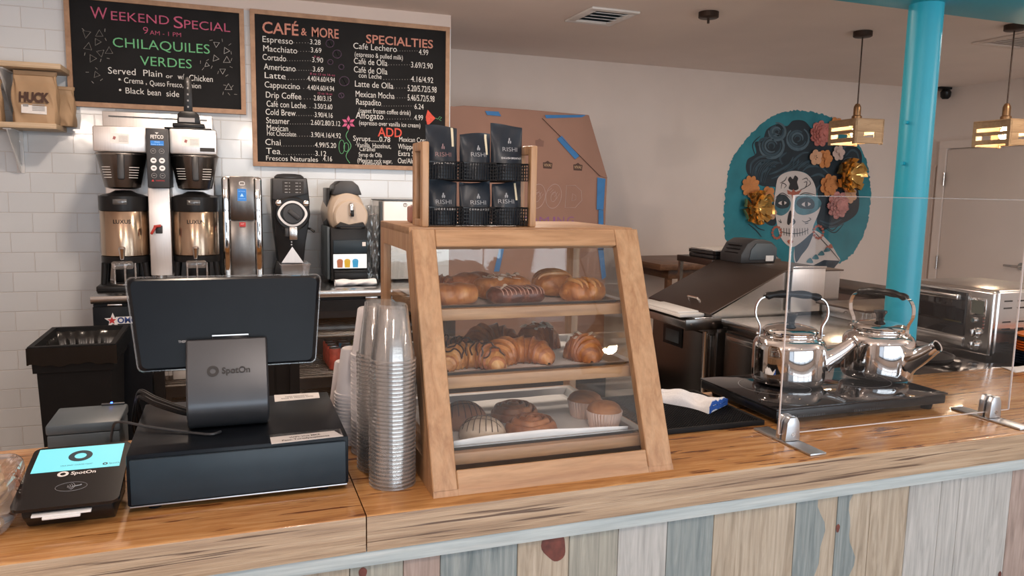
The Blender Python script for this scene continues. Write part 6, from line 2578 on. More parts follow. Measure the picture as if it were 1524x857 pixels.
mlayer([smooth([(315, 490), (325, 445), (360, 430), (388, 460), (380, 500), (350, 522), (322, 515)]), smooth([(405, 480), (415, 440), (460, 425), (510, 440), (528, 470), (500, 505), (450, 520), (415, 510)])], 'mural_eye', 'painted_eye_sockets')
mlayer([smooth([(318, 470), (330, 430), (365, 430), (384, 460), (375, 485), (340, 490)]), smooth([(415, 470), (430, 445), (470, 440), (495, 460), (490, 490), (440, 490)])], 'mural_lid', 'painted_eyelids')
mlayer([smooth([(332, 466), (350, 456), (370, 464), (352, 475)]), smooth([(438, 472), (458, 460), (480, 470), (458, 482)])], 'mural_skin', 'painted_eye_whites')
mlayer([smooth([(348, 458), (358, 458), (358, 474), (348, 473)]), smooth([(454, 462), (466, 462), (466, 480), (454, 480)]), smooth([(372, 555), (380, 510), (390, 500), (394, 525), (410, 550), (398, 566), (388, 556), (380, 566)]),
        smooth([(380, 400), (384, 378), (376, 360), (386, 345), (398, 356), (408, 340), (422, 352), (418, 372), (424, 400), (404, 408)])], 'mural_dark', 'painted_nose_and_forehead',
       [smooth([(338, 590), (360, 600), (400, 605), (440, 600), (470, 585)], False)] +
       [[(x, 582 - abs(x - 400) * .06), (x + 1, 622 - abs(x - 400) * .22)] for x in range(345, 470, 12)] +
       [smooth(a, False) for a in ([(345, 400), (350, 375), (368, 385), (358, 398)], [(340, 375), (362, 362), (370, 345)], [(430, 405), (455, 395), (462, 370), (448, 372)], [(455, 395), (478, 378), (472, 362)], [(440, 360), (460, 352), (468, 366)],
                                   [(440, 545), (455, 552), (480, 540), (470, 532)], [(452, 560), (470, 556)], [(332, 545), (345, 555), (340, 540)], [(320, 440), (350, 420), (384, 440)], [(410, 445), (450, 420), (500, 428)],
                                   [(612, 728), (560, 665), (490, 590)], [(265, 722), (280, 698), (318, 700), (335, 728)])], .0038)
mlayer([[(372, 405), (392, 415), (400, 402), (412, 415), (440, 404), (425, 425), (408, 428), (400, 460), (392, 428), (375, 425)], smooth([(372, 640), (386, 632), (400, 640), (386, 655)])] +
       [smooth([(545 + 14 * k, 675 - 9 * k), (558 + 14 * k, 660 - 9 * k), (566 + 14 * k, 680 - 9 * k)]) for k in range(2)], 'mural_red', 'painted_red_ornaments')
mlayer([smooth([(460 + 26 * k, 735 - 16 * k), (478 + 26 * k, 715 - 16 * k), (490 + 26 * k, 738 - 18 * k)]) for k in range(4)], 'mural_eye', 'painted_necklace_leaves')
beads = []
for cx, cy, r in ((325, 600, 22), (515, 598, 24)):
    for k in range(12):
        a = 2 * PI * k / 12
        beads.append([(cx + r * math.cos(a) * .9 + 6 * math.cos(q), cy + r * math.sin(a) * 1.2 + 6 * math.sin(q)) for q in [2 * PI * j / 10 for j in range(10)]])
mlayer(beads, 'mural_red', 'painted_bead_earrings')
b = MB()
pq = at(1241, 409, MY - .001)
ring(b, (0, 0), .024, .021, lambda x, y: Vector((pq.x + x, MY - .0025, pq.z + y)))
b.text('C', .030, face_y(pq.x - .010, MY - .0025, pq.z - .010), ext=.0002)
b.text('21', .050, face_y(pq.x + .035, MY - .0025, pq.z + .005) @ Matrix.Rotation(math.radians(18), 4, 'Z'), bold=.0004, ext=.0002)
b.build('signature', M['mural_dark'], t)

# paper flowers fixed on the mural
M['fl_orange'] = plain('orange_paper', (0.62, 0.25, 0.085), 0.75, var=.12, scale=14)
M['fl_peach'] = plain('peach_paper', (0.66, 0.38, 0.24), 0.75, var=.1, scale=14)
M['fl_pink'] = plain('coral_pink_paper', (0.62, 0.23, 0.20), 0.75, var=.15, scale=18)
M['fl_rose'] = plain('rose_paper', (0.60, 0.28, 0.26), 0.75, var=.2, scale=18)
M['fl_blush'] = plain('blush_white_paper', (0.66, 0.50, 0.44), 0.75, var=.06)


def flower(px, py, r, mat, n, layers, label, depth=.03, ruffle=.0, seed=0, y0=0.0):
    c = at(*mpx(px, py), WM - .006 - y0)
    t = thing('paper_flower', label, 'paper flower', c, 'paper flowers on the mural')
    rn = random.Random(seed)
    for l in range(layers):
        rl = r * (1 - .72 * l / max(1, layers))
        a00 = rn.random() * 6
        yy = c.y - depth * (l + .3) / layers
        for k in range(n if l < layers - 1 or layers == 1 else max(3, n - 2)):
            a = a00 + 2 * PI * k / n

            def f(u, v, a=a, rl=rl, yy=yy):
                w_ = math.sqrt(max(.0, 1 - ((u - .60) / .405) ** 2)) * rl * (.68 * math.sin(PI / n) + .05) if .195 < u < 1.0 else rl * .06
                rr = rl * (.05 + .95 * u)
                s_ = (v - .5) * 2
                q = Vector((rr * math.cos(a) - s_ * w_ * math.sin(a), 0, rr * math.sin(a) + s_ * w_ * math.cos(a)))
                cup = -.35 * rl * u ** 2 * .35 + .15 * rl * s_ * s_ * u
                rf = ruffle * math.sin(8 * s_ + 5 * u + a) * u
                return Vector((c.x + q.x, yy - abs(cup) * .6 + rf - .006 * u, c.z + q.z))
            b = MB()
            b.grid(f, 14, 9)
            b.build('petal', M[mat], t, angle=80)
    b = MB()
    b.lathe((c.x, c.y, c.z), [(.012, 0.004), (.014, .0)], 10, rot_m('X', 90))
    b.build('backing_dot', M[mat], t)
    return t


flower(588, 118, .085, 'fl_orange', 7, 1, 'orange paper flower half hidden behind the pendant lamp, top right of the hair', seed=21)
flower(520, 150, .115, 'fl_pink', 9, 4, 'large ruffled coral paper peony at the top right of the mural hair', .055, .006, seed=22)
flower(498, 258, .070, 'fl_peach', 5, 1, 'peach paper flower under the coral peony', seed=23, y0=.012)
flower(540, 265, .085, 'fl_orange', 6, 2, 'bright orange paper flower between the peach and the blush flowers', seed=24, y0=.006)
flower(603, 238, .070, 'fl_blush', 6, 2, 'blush white paper flower below the pendant lamp', seed=25, y0=.014)
flower(560, 385, .105, 'fl_orange', 7, 2, 'orange paper flower left of the right gold bow', seed=26)
flower(600, 475, .125, 'fl_rose', 9, 4, 'large ruffled rose paper peony under the right gold bow', .055, .006, seed=27, y0=.008)
flower(655, 430, .075, 'fl_peach', 6, 1, 'peach paper flower at the right of the rose peony', seed=28)
flower(200, 390, .095, 'fl_orange', 9, 1, 'round orange paper flower above the left gold bow', seed=29)
flower(282, 425, .070, 'fl_orange', 5, 2, 'orange paper flower right of the left gold bow by the brow', seed=30)
flower(292, 510, .065, 'fl_peach', 6, 1, 'peach paper flower low beside the left gold bow near the cheek', seed=31)


def bow(px, py, r, label, seed):
    c = at(*mpx(px, py), WM - .03)
    t = thing('gold_bow', label, 'gift bow', c, 'gold foil bows on the mural')
    rn = random.Random(seed)
    for l, (nn, rl, dy) in enumerate(((9, r, 0), (7, r * .74, -.025), (4, r * .42, -.045))):
        for k in range(nn):
            a = 2 * PI * k / nn + l * .5 + rn.uniform(-.15, .15)
            tw = rn.uniform(-.8, .8)
            w_ = r * rn.uniform(.22, .30)
            pts, N = [], 12
            vs, fs = [], []
            for j in range(N + 1):
                s_ = j / N
                rr = rl * math.sin(PI * min(s_ * 1.0, 1)) ** .8 * (1 if s_ < .5 else .96)
                lift = dy - rl * .42 * (1 - math.cos(2 * PI * s_)) * .5 * (1 if s_ < .5 else .45) - (.012 if s_ < .5 else 0) * math.sin(PI * s_)
                ctr_ = Vector((c.x + rr * math.cos(a), c.y + lift + .02 * 0, c.z + rr * math.sin(a)))
                wd_ = (Vector((-math.sin(a), 0, math.cos(a))) * math.cos(tw * s_) + Vector((0, 1, 0)) * math.sin(tw * s_))
                ww = w_ * (.35 + .65 * math.sin(PI * s_))
                vs += [ctr_ + wd_ * ww, ctr_ + Vector((0, -.006, 0)), ctr_ - wd_ * ww]
            for j in range(N):
                for q in range(2):
                    fs.append((3 * j + q, 3 * j + q + 1, 3 * j + q + 4, 3 * j + q + 3))
            MB().mesh(vs, fs).build('ribbon_loop', M['gold'], t, angle=60, recalc=False)
    MB().lathe((c.x, c.y + .026, c.z), [(.02, 0), (.02, .02), (.001, .021)], 12, rot_m('X', 90)).build('bow_base', M['gold'], t)
    return t


bow(228, 485, .150, 'shiny gold foil bow on the left of the mural face', 1)
bow(648, 340, .155, 'shiny gold foil bow on the right of the mural under the pendant lamp', 2)

# ================================================================== PREP TABLE (faces left, beyond the counter)
t = thing('prep_table', 'steel sandwich prep table with a sloping dark lid and cut-off board rail', 'prep table', (2.7, 3.7, 0))
PX, PY0, PY1 = 2.36, 3.375, 3.99
b = MB()
b.box(PX + .03, 3.18, PY0, PY1 + .02, .08, .845, .004)
b.build('cabinet', M['steel_dark'], t)
MB().box(PX + .004, PX + .029, PY0 + .02, PY1, .12, .80, .004).build('door', M['steel_dark'], t)
b = MB()
b.cyl((PX - .012, PY0 + .045, .28), (PX - .012, PY0 + .045, .82), .014, n=14)
b.box(PX - .012, PX + .004, PY0 + .03, PY0 + .06, .29, .32, .002)
b.box(PX - .012, PX + .004, PY0 + .03, PY0 + .06, .78, .81, .002)
b.build('door_handle', M['steel_v'], t)
b = MB()
q = at(984, 505, 3.70)
b.box(PX - .002, PX + .0035, 3.66, 3.86, .68, .79, .002)
dp = b.build('thermostat_panel', M['black'], t)
b = MB()
b.box(PX - .004, PX - .0022, 3.69, 3.83, .70, .77, .001)
b.build('thermostat_display', M['slate'], dp)
b = MB()
b.obox((PX - .003, 3.90, .855), (.004, .014, .008), None)
b.build('status_light', M['led'], t)
b = MB()
b.box(2.195, PX + .03, PY0 + .005, PY1, .846, .886, .003)
b.build('rail', M['steel'], t)
b = MB()
b.box(2.192, PX + .06, PY0 - .004, PY0 + .004, .838, .896, .002)
sp_ = b.build('rail_end_plate', M['steel_dark'], t)
for x in (2.225, 2.36):
    MB().lathe((x, PY0 - .0045, .87), [(.006, 0), (.005, .003), (.001, .0035)], 12, rot_m('X', 90)).build('bolt', M['chrome'], sp_)
# wedge under the lid and the flat hood
Lx0, Lz0, Lx1, Lz1 = 2.36, .925, 2.80, 1.135
b = MB()
b.prism([(Lx0, .846), (3.18, .846), (3.18, Lz1 - .004), (Lx1, Lz1 - .004), (Lx0, Lz0 - .012)], 'y', PY0 + .006, PY0 + .02)
b.build('side_cheek', M['steel'], t)
b = MB()
b.prism([(Lx0, .846), (3.18, .846), (3.18, Lz1 - .004), (Lx1, Lz1 - .004), (Lx0, Lz0 - .012)], 'y', PY1 - .01, PY1 + .01)
b.build('side_cheek', M['steel'], t)
b = MB()
b.prism([(Lx0 - .02, Lz0 - .012), (Lx1, Lz1 - .003), (Lx1, Lz1 + .005), (Lx0 - .02, Lz0 - .003)], 'y', PY0, PY1 + .02, .002)
ld = b.build('sloping_lid', M['steel_brown'], t)
sl_ = Vector((Lx1 - Lx0, 0, Lz1 - Lz0)).normalized()
nl = Vector((-sl_.z, 0, sl_.x))
b = MB()
hc_ = Vector((Lx0 + .05, 3.63, Lz0 + .022))
b.tube([hc_ + Vector((0, -.055, 0)), hc_ + Vector((0, -.055, 0)) + nl * .022, hc_ + Vector((0, -.045, 0)) + nl * .030, hc_ + Vector((0, .045, 0)) + nl * .030, hc_ + Vector((0, .055, 0)) + nl * .022, hc_ + Vector((0, .055, 0))], .007, 8)
b.build('lid_handle', M['chrome'], ld)
b = MB()
b.box(Lx1, 3.20, PY0, PY1 + .02, Lz1 - .0035, Lz1 + .005, .002)
b.build('hood_top', M['steel_brown'], t)
b = MB()
b.box(Lx0 - .10, Lx0 + .02, PY0 + .02, PY1, .8865, .900, .002)
b.build('board_rail_top', M['steel'], t)
o = MB().box(2.185, 2.335, 3.42, 3.97, .9005, .917, .003).build('cutting_board', M['white'], None, loc=(2.26, 3.7, .9))
tag(o, 'long white cutting board along the front of the prep table', 'cutting board')
o = MB().box(2.19, 2.32, 3.45, 3.80, .9175, .928, .004).build('cutting_board', M['white'], None, loc=(2.25, 3.62, .9175))
tag(o, 'smaller white cutting board lying on the long one by the prep table lid', 'cutting board')

# upright steel sheet at the right end of the lid
t = thing('splash_sheet', 'upright steel splash sheet behind the left kettle, right of the sloping lid', 'splash guard', (2.98, 3.36, .9))
pa, pb = at(1180, 397, 3.35), at(1226, 430, 3.35)
MB().box(pa.x, pb.x, 3.345, 3.352, pb.z - .12, pa.z, .002).build('sheet', M['steel_bright'], t)
MB().box(pa.x - .002, pb.x + .002, 3.340, 3.345, pa.z - .012, pa.z + .002, .001).build('folded_edge', M['steel'], t)

# receipt printer on the hood
zH = Lz1 + .0055
pA = atz(1068, 387, zH)
t = thing('ticket_printer', 'charcoal ticket printer with a curved cover on the prep table hood', 'printer', (pA.x + .12, pA.y, zH))
x0, x1, y0, y1 = pA.x + .01, pA.x + .255, 3.78, 3.99
b = MB()
prof = [(x0, zH), (x1, zH), (x1, zH + .10), (x1 - .03, zH + .125), (x1 - .09, zH + .14), (x0 + .09, zH + .14), (x0 + .04, zH + .115), (x0 + .012, zH + .07), (x0, zH + .05)]
b.prism(prof, 'y', y0, y1, .006)
b.build('body', M['char'], t)
b = MB()
b.prism([(x0 + .055, zH + .02), (x1 + .004, zH + .02), (x1 + .004, zH + .09), (x1 - .04, zH + .115), (x0 + .10, zH + .118), (x0 + .065, zH + .08)], 'y', y0 - .006, y0 - .0005, .003)
b.build('side_cover', M['slate'], t)
for k in range(3):
    MB().box(x0 + .002 + .01 * k, x0 + .012 + .01 * k, y0 + .04, y1 - .04, zH + .056 + .022 * k, zH + .062 + .022 * k, .001).build('paper_slot', M['black'], t)
MB().box(x1 - .075, x1 - .02, y0 - .0085, y0 - .0065, zH + .012, zH + .045).build('rating_sticker', M['paper'], t)

# stack of dark binders and the walnut shelf behind
zz = zH
q = atz(1040, 384, zH)
for k, (h, lab) in enumerate(((.026, 'lowest dark flat box in the stack left of the ticket printer'), (.024, 'middle dark flat box in the stack left of the ticket printer'), (.012, 'topmost thin pale folder on the stack left of the ticket printer'))):
    r = thing('flat_box', lab, 'box', (2.93, 4.12, zz), 'flat boxes left of the ticket printer')
    MB().box(2.815 - .004 * k, 3.06, 4.03, 4.33, zz + .0005, zz + h - .002, .002).build('case', M['black'] if k < 2 else M['paper'], r)
    MB().box(2.813 - .004 * k, 2.825, 4.06, 4.30, zz + .004, zz + h - .005, .001).build('spine_strip', M['char'], r)
    zz += h
t = thing('stand', 'steel topped stand behind the prep table holding the flat boxes', 'table', (3.0, 4.25, 0))
MB().box(2.78, 3.30, 4.022, 4.42, zH - .04, zH - .0005, .003).build('table_top', M['steel_brown'], t)
for x, y in ((2.80, 4.04), (3.28, 4.04), (2.80, 4.40), (3.28, 4.40)):
    MB().box(x - .012, x + .012, y - .012, y + .012, 0, zH - .0405).build('leg', M['steel'], t)
t = thing('wooden_ledge', 'dark reddish brown wooden ledge jutting out behind the prep table lid', 'shelf', (3.3, 5.0, 1.0))
wA, wB = at(981, 393, 4.9), at(1030, 410, 4.9)
MB().box(wA.x, wA.x + .62, 4.88, WM - .001, wA.z - .045, wA.z, .003).build('board', M['walnut'], t)
MB().box(wA.x + .10, wA.x + .56, 4.93, WM - .001, wA.z - .115, wA.z - .0455, .002).build('apron', M['walnut'], t)
for x in (wA.x + .12, wA.x + .54):
    MB().box(x - .02, x + .02, 4.94, 4.98, 0, wA.z - .116).build('leg', M['walnut'], t)

# second worktop fridge nearer to the counter
t = thing('worktop_fridge', 'low steel worktop fridge between the prep table and the counter, behind the kettles', 'fridge', (2.8, 2.9, 0))
MB().box(2.385, 3.62, 2.62, 3.34, .872, .900, .004).build('steel_top', M['steel'], t)
MB().box(2.42, 3.60, 2.63, 3.335, .06, .8715, .003).build('cabinet', M['steel_dark'], t)
for y0, y1 in ((2.65, 2.975), (2.99, 3.31)):
    d = MB().box(2.392, 2.4195, y0, y1, .10, .835, .004).build('door', M['steel_dark'], t)
    MB().box(2.384, 2.392, y0 + .02, y1 - .02, .795, .822, .003).build('door_handle', M['steel'], d)
t = thing('topping_rail', 'long low steel topping rail with a shiny lid behind the right kettle', 'topping rail', (3.3, 3.3, .9))
b = MB()
b.box(3.03, 3.60, 2.99, 3.34, .9005, .962, .004)
b.build('rail_body', M['steel'], t)
b = MB()
b.prism([(2.985, .9625), (3.62, .9625), (3.62, .974), (2.985, .974)], 'y', 2.985, 3.338, .003)
b.build('lid', M['steel_brown'], t)
b = MB()
ring(b, (0, 0), .014, .010, lambda x, y: Vector((3.0285, 3.16 + x, .932 + y)))
b.build('lock_ring', M['chrome'], t)
for y in (3.02, 3.045, 3.29):
    MB().cyl((3.0295, y, .915), (3.0295, y, .955), .0035).build('clip', M['chrome'], t)
t = thing('steel_cabinet', 'wide steel topped cabinet at the mural wall, right of the splash sheet', 'cabinet', (3.95, 4.2, 0))
MB().box(3.64, 4.02, 3.40, 4.40, .955, .970, .003).build('steel_top', M['steel_brown'], t)
MB().box(3.66, 4.0, 3.42, 4.38, .0, .9545, .003).build('body', M['steel_dark'], t)
MB().box(3.648, 3.659, 3.45, 4.35, .10, .93, .003).build('door', M['steel'], t)

# ================================================================== STEEL TABLE right + toaster etc.
t = thing('steel_table', 'dark reflective steel table behind the right end of the counter', 'table', (3.0, 2.3, 0))
b = MB()
b.box(2.34, 4.2, CB + .002, 2.60, .868, .905, .003)
b.box(2.02, 2.34, CB + .002, 2.035, .868, .905)
b.build('table_top', plain('dark_table_steel', (0.16, 0.155, 0.155), 0.12, metal=1.0, var=.1, scale=6), t)
for x, y in ((2.40, 2.06), (4.15, 2.06), (2.40, 2.56), (4.15, 2.56)):
    MB().box(x - .018, x + .018, y - .018, y + .018, 0, .8675).build('leg', M['steel'], t)
ZT2 = .905
t = thing('toaster_oven', 'stainless toaster oven with a glass door and knobs, right of the teal column', 'toaster oven', (3.0, 2.38, ZT2))
ox0, ox1, oy0, oy1, oz0, oz1 = 2.80, 3.24, 2.165, 2.62, ZT2 + .022, 1.185
oy1 = 2.59
b = MB()
b.box(ox0 + .03, ox1, oy0, oy1, oz0, oz1, .012, 3)
b.build('housing', M['steel'], t)
b = MB()
b.box(ox0, ox0 + .029, oy0 - .004, oy1 + .004, oz0 - .004, oz1 - .004, .010, 4)
fr = b.build('front_frame', M['steel_v'], t)
yd0 = oy0 + .110
xf = ox0 - .0005
b = MB()
b.box(xf - .006, xf, yd0, oy1 - .006, oz0 + .060, oz1 - .020, .001)
b.build('door_glass', M['cooktop'], t)
b = MB()
b.box(xf - .008, xf, yd0, oy1 - .006, oz0 + .016, oz0 + .052, .002)
b.build('door_lower_bar', M['steel'], t)
b = MB()
b.box(xf - .0075, xf - .0062, yd0 + .01, oy1 - .01, oz0 + .112, oz0 + .118)
b.build('rack_front', M['chrome'], t)
b = MB()
hz = oz1 - .040
b.box(xf - .042, xf - .026, yd0 + .012, oy1 - .02, hz - .011, hz + .011, .005, 3)
b.box(xf - .027, xf - .0062, yd0 + .016, yd0 + .040, hz - .012, hz + .010, .002)
b.box(xf - .027, xf - .0062, oy1 - .05, oy1 - .03, hz - .012, hz + .010, .002)
b.build('door_handle', M['steel_v'], t)
yk_ = oy0 + .055
b = MB()
b.box(xf - .003, xf, oy0 + .022, yd0 - .018, oz1 - .105, oz1 - .035, .001)
pn = b.build('display_bezel', M['chrome'], t)
b = MB()
b.box(xf - .0045, xf - .0032, oy0 + .030, yd0 - .026, oz1 - .098, oz1 - .044)
b.build('display', plain('grey_green_lcd', (0.10, 0.11, 0.09), 0.25), pn)
b = MB()
b.cyl((xf, yk_ + .012, oz1 - .125), (xf - .014, yk_ + .012, oz1 - .125), .010, .009, 20)
b.build('small_knob', M['chrome'], t)
for k in range(4):
    MB().cyl((xf, oy0 + .028, oz1 - .112 - .013 * k), (xf - .002, oy0 + .028, oz1 - .112 - .013 * k), .004, n=10).build('button', M['chrome'], t)
for zk in (oz1 - .175, oz1 - .225):
    b = MB()
    b.lathe((xf, yk_, zk), [(.021, 0), (.021, .006), (.017, .010), (.016, .024), (.001, .025)], 28, rot_m('Y', -90))
    b.box(xf - .030, xf - .024, yk_ - .004, yk_ + .004, zk - .015, zk + .015, .001)
    b.build('knob', M['chrome'], t)
b = MB()
for r in range(7):
    if r == 2 or r == 5:
        continue
    for c in range(4):
        xx = ox0 + .065 + .075 * c
        z = oz1 - .045 - .028 * r
        b.box(xx, xx + .045, oy0 - .0008, oy0 + .0004, z, z + .006)
b.build('vent_slots', M['black'], t)
for fx, fy in ((ox0 + .05, oy0 + .03), (ox1 - .05, oy0 + .03), (ox0 + .05, oy1 - .03), (ox1 - .05, oy1 - .03)):
    MB().cyl((fx, fy, ZT2 + .0003), (fx, fy, oz0), .009, .012).build('foot', M['rubber'], t)
# round griddle plate left of the toaster
q = atz(1365, 521, ZT2 + .012)
t = thing('griddle_plate', 'flat black round griddle plate beside the column, left of the toaster oven', 'griddle', (2.56, 2.34, ZT2))
MB().lathe((2.58, 2.33, 0), [(.13, ZT2 + .0005), (.155, ZT2 + .004), (.16, ZT2 + .016), (.152, ZT2 + .016), (.148, ZT2 + .010), (.001, ZT2 + .010)], 48).build('pan', M['black'], t)
MB().box(2.53, 2.56, 2.49, 2.58, ZT2 + .008, ZT2 + .016, .003).build('handle', M['black'], t)

# stack of orange and navy plates
zz = ZT2
for k in range(11):
    col = ('navy', 'navy', 'navy', 'navy', 'navy', 'orange_pl', 'orange_pl', 'orange_pl', 'orange_pl', 'navy', 'orange_pl')[k]
    h = .0105 if k < 9 else .014
    lab = {10: 'topmost orange plate of the stack beside the toaster oven', 9: 'navy plate just under the topmost orange one by the toaster oven'}.get(k)
    if lab is None:
        lab = ('navy plate, %s in the stack beside the toaster oven' if k < 5 else 'orange plate, %s in the stack beside the toaster oven') % ('lowest', 'second from the bottom', 'third from the bottom', 'fourth from the bottom', 'fifth from the bottom', 'lowest orange one', 'second lowest orange one', 'third lowest orange one', 'fourth lowest orange one')[k]
    b = MB()
    cx, cy = 2.99, 2.085
    b.lathe((0, 0, 0), [(.085, 0.0005), (.118, .005), (.124, h), (.117, h), (.108, .008), (.001, .006)], 40)
    o = b.build('oval_plate', M[col])
    o.scale = (1, .52, 1)
    o.location = (cx, cy, zz)
    tag(o, lab, 'plate', 'oval plates in the stack')
    zz += h * .98
b = MB()


def nap(u, v):
    return Vector((2.66 + .34 * u + .02 * v, CB - .075 + .07 * v, CZ + .0012 + .004 * math.sin(5 * u + 2 * v) ** 2 + .006 * max(0, u - .6)))


b.grid(nap, 14, 8)
o = b.build('paper_sheet', M['paper'], None, loc=(2.83, CB - .04, CZ), angle=60)
so = o.modifiers.new('thick', 'SOLIDIFY')
so.thickness = .0008
tag(o, 'white paper sheet lying on the counter edge before the orange plates', 'paper')

# ================================================================== BAR MAT + TOWEL
t = thing('bar_mat', 'black ribbed rubber bar mat on the counter right of the pastry case', 'bar mat', (1.15, 1.84, CZ))
mx0, mx1, my0, my1 = .955, 1.352, 1.672, 2.010
b = MB()
b.box(mx0, mx1, my0, my0 + .010, CZ + .0003, CZ + .014, .002)
b.box(mx0, mx1, my1 - .010, my1, CZ + .0003, CZ + .014, .002)
b.box(mx0, mx0 + .010, my0 + .010, my1 - .010, CZ + .0003, CZ + .014, .002)
b.box(mx1 - .010, mx1, my0 + .010, my1 - .010, CZ + .0003, CZ + .014, .002)
b.box(mx0 + .010, mx1 - .010, my0 + .010, my1 - .010, CZ + .0003, CZ + .005)
b.build('rim', M['rubber'], t)
b = MB()
nx, ny = 44, 38
for i in range(nx):
    for j in range(ny):
        x = mx0 + .014 + (mx1 - mx0 - .028) * i / (nx - 1)
        y = my0 + .014 + (my1 - my0 - .028) * j / (ny - 1)
        r, z0, z1 = .0028, CZ + .005, CZ + .0125
        vs = [(x - r, y - r, z0), (x + r, y - r, z0), (x + r, y + r, z0), (x - r, y + r, z0), (x - r * .7, y - r * .7, z1), (x + r * .7, y - r * .7, z1), (x + r * .7, y + r * .7, z1), (x - r * .7, y + r * .7, z1)]
        b.mesh(vs, [(0, 1, 5, 4), (1, 2, 6, 5), (2, 3, 7, 6), (3, 0, 4, 7), (4, 5, 6, 7)])
o = b.build('rubber_nibs', M['rubber'], t, recalc=False)
o['kind'] = 'stuff'

t = thing('folded_towel', 'folded white towel with blue hem lying on the black bar mat', 'towel', (1.28, 1.9, CZ + .013))
ZM = CZ + .0128
ux = Vector((.52, -.855, 0)).normalized()       # along the towel towards the blue hem
uy = Vector((.855, .52, 0)).normalized()
tc0 = Vector((1.183, 1.975, ZM))


def tow(u, v, top=True, lay=0):
    x = .205 * u
    w_ = .036 + .030 * u ** .8 + .008 * math.sin(6 * u)
    s_ = (v - .5) * 2
    y = w_ * s_ + .012 * math.sin(3 * u)
    hgt = .015 + .013 * math.exp(-((u - .42) / .22) ** 2) + .0035 * math.sin(13 * u + 6 * v) + .002 * math.sin(31 * v + 9 * u) + .010 * math.exp(-((u - .0) / .10) ** 2) - .007 * math.exp(-((v - .58 + .15 * u) / .07) ** 2)
    if u > .75:
        hgt += .018 * (u - .75) / .25
    edge = max(0, 1 - abs(s_) ** 4) ** .5
    z = hgt * edge if top else .0006
    end = min(1, (u + .004) / .06) ** .5
    return tc0 + ux * x + uy * y + Vector((0, 0, max(.0006, z * end)))


b = MB()
b.grid(lambda u, v: tow(u, v), 50, 30)
b.grid(lambda u, v: tow(u, v, False), 50, 30)
b.mesh([tow(1, k / 29) for k in range(30)] + [tow(1, k / 29, False) for k in range(30)], [(k, k + 1, 31 + k, 30 + k) for k in range(29)])
o = b.build('terry_cloth', M['towel'], t, angle=80)
for lay, (za_, zb2) in enumerate(((.22, .40), (.62, .82))):
    b = MB()
    P = []
    for k in range(30):
        A, B = tow(1, .04 + .92 * k / 29, False), tow(1, .04 + .92 * k / 29)
        P.append(A.lerp(B, (za_ + zb2) / 2 + .05 * math.sin(k * .25)) + ux * .0012)
    b.ribbon(P, Vector((0, 0, 1)), .0105, .0040)
    b.build('blue_hem', M['towel_blue'], t, angle=60)

# ================================================================== COOKTOP + KETTLES
t = thing('induction_cooktop', 'wide black glass two burner induction cooktop on the counter under the kettles', 'cooktop', (1.69, 1.83, CZ))
kx0, kx1, ky0, ky1 = 1.366, 1.985, 1.645, 2.010
b = MB()
b.box(kx0 + .004, kx1 - .004, ky0 + .004, ky1 - .004, CZ + .018, CZ + .044, .004)
b.build('housing', M['black'], t)
b = MB()
b.box(kx0, kx1, ky0, ky1, CZ + .0445, CZ + .050, .003)
gl_ = b.build('glass_top', M['cooktop'], t)
for cx in (1.53, 1.84):
    b = MB()
    ring(b, (0, 0), .105, .1035, lambda x, y: Vector((cx + x, 1.86 + y, CZ + .0503)), 48)
    b.build('burner_ring', M['ink_grey'], gl_)
for fx in (kx0 + .04, kx1 - .05):
    for fy in (ky0 + .03, ky1 - .04):
        MB().cyl((fx, fy, CZ + .0003), (fx, fy, CZ + .018), .014, .018).build('foot', M['rubber'], t)
b = MB()
for k in range(14):
    b.box(kx0 + .06 + .008 * k, kx0 + .064 + .008 * k, ky0 + .0032, ky0 + .0042, CZ + .020, CZ + .026)
    b.box(kx0 + .27 + .008 * k, kx0 + .274 + .008 * k, ky0 + .0032, ky0 + .0042, CZ + .020, CZ + .026)
b.build('vent_grille', M['char'], t)


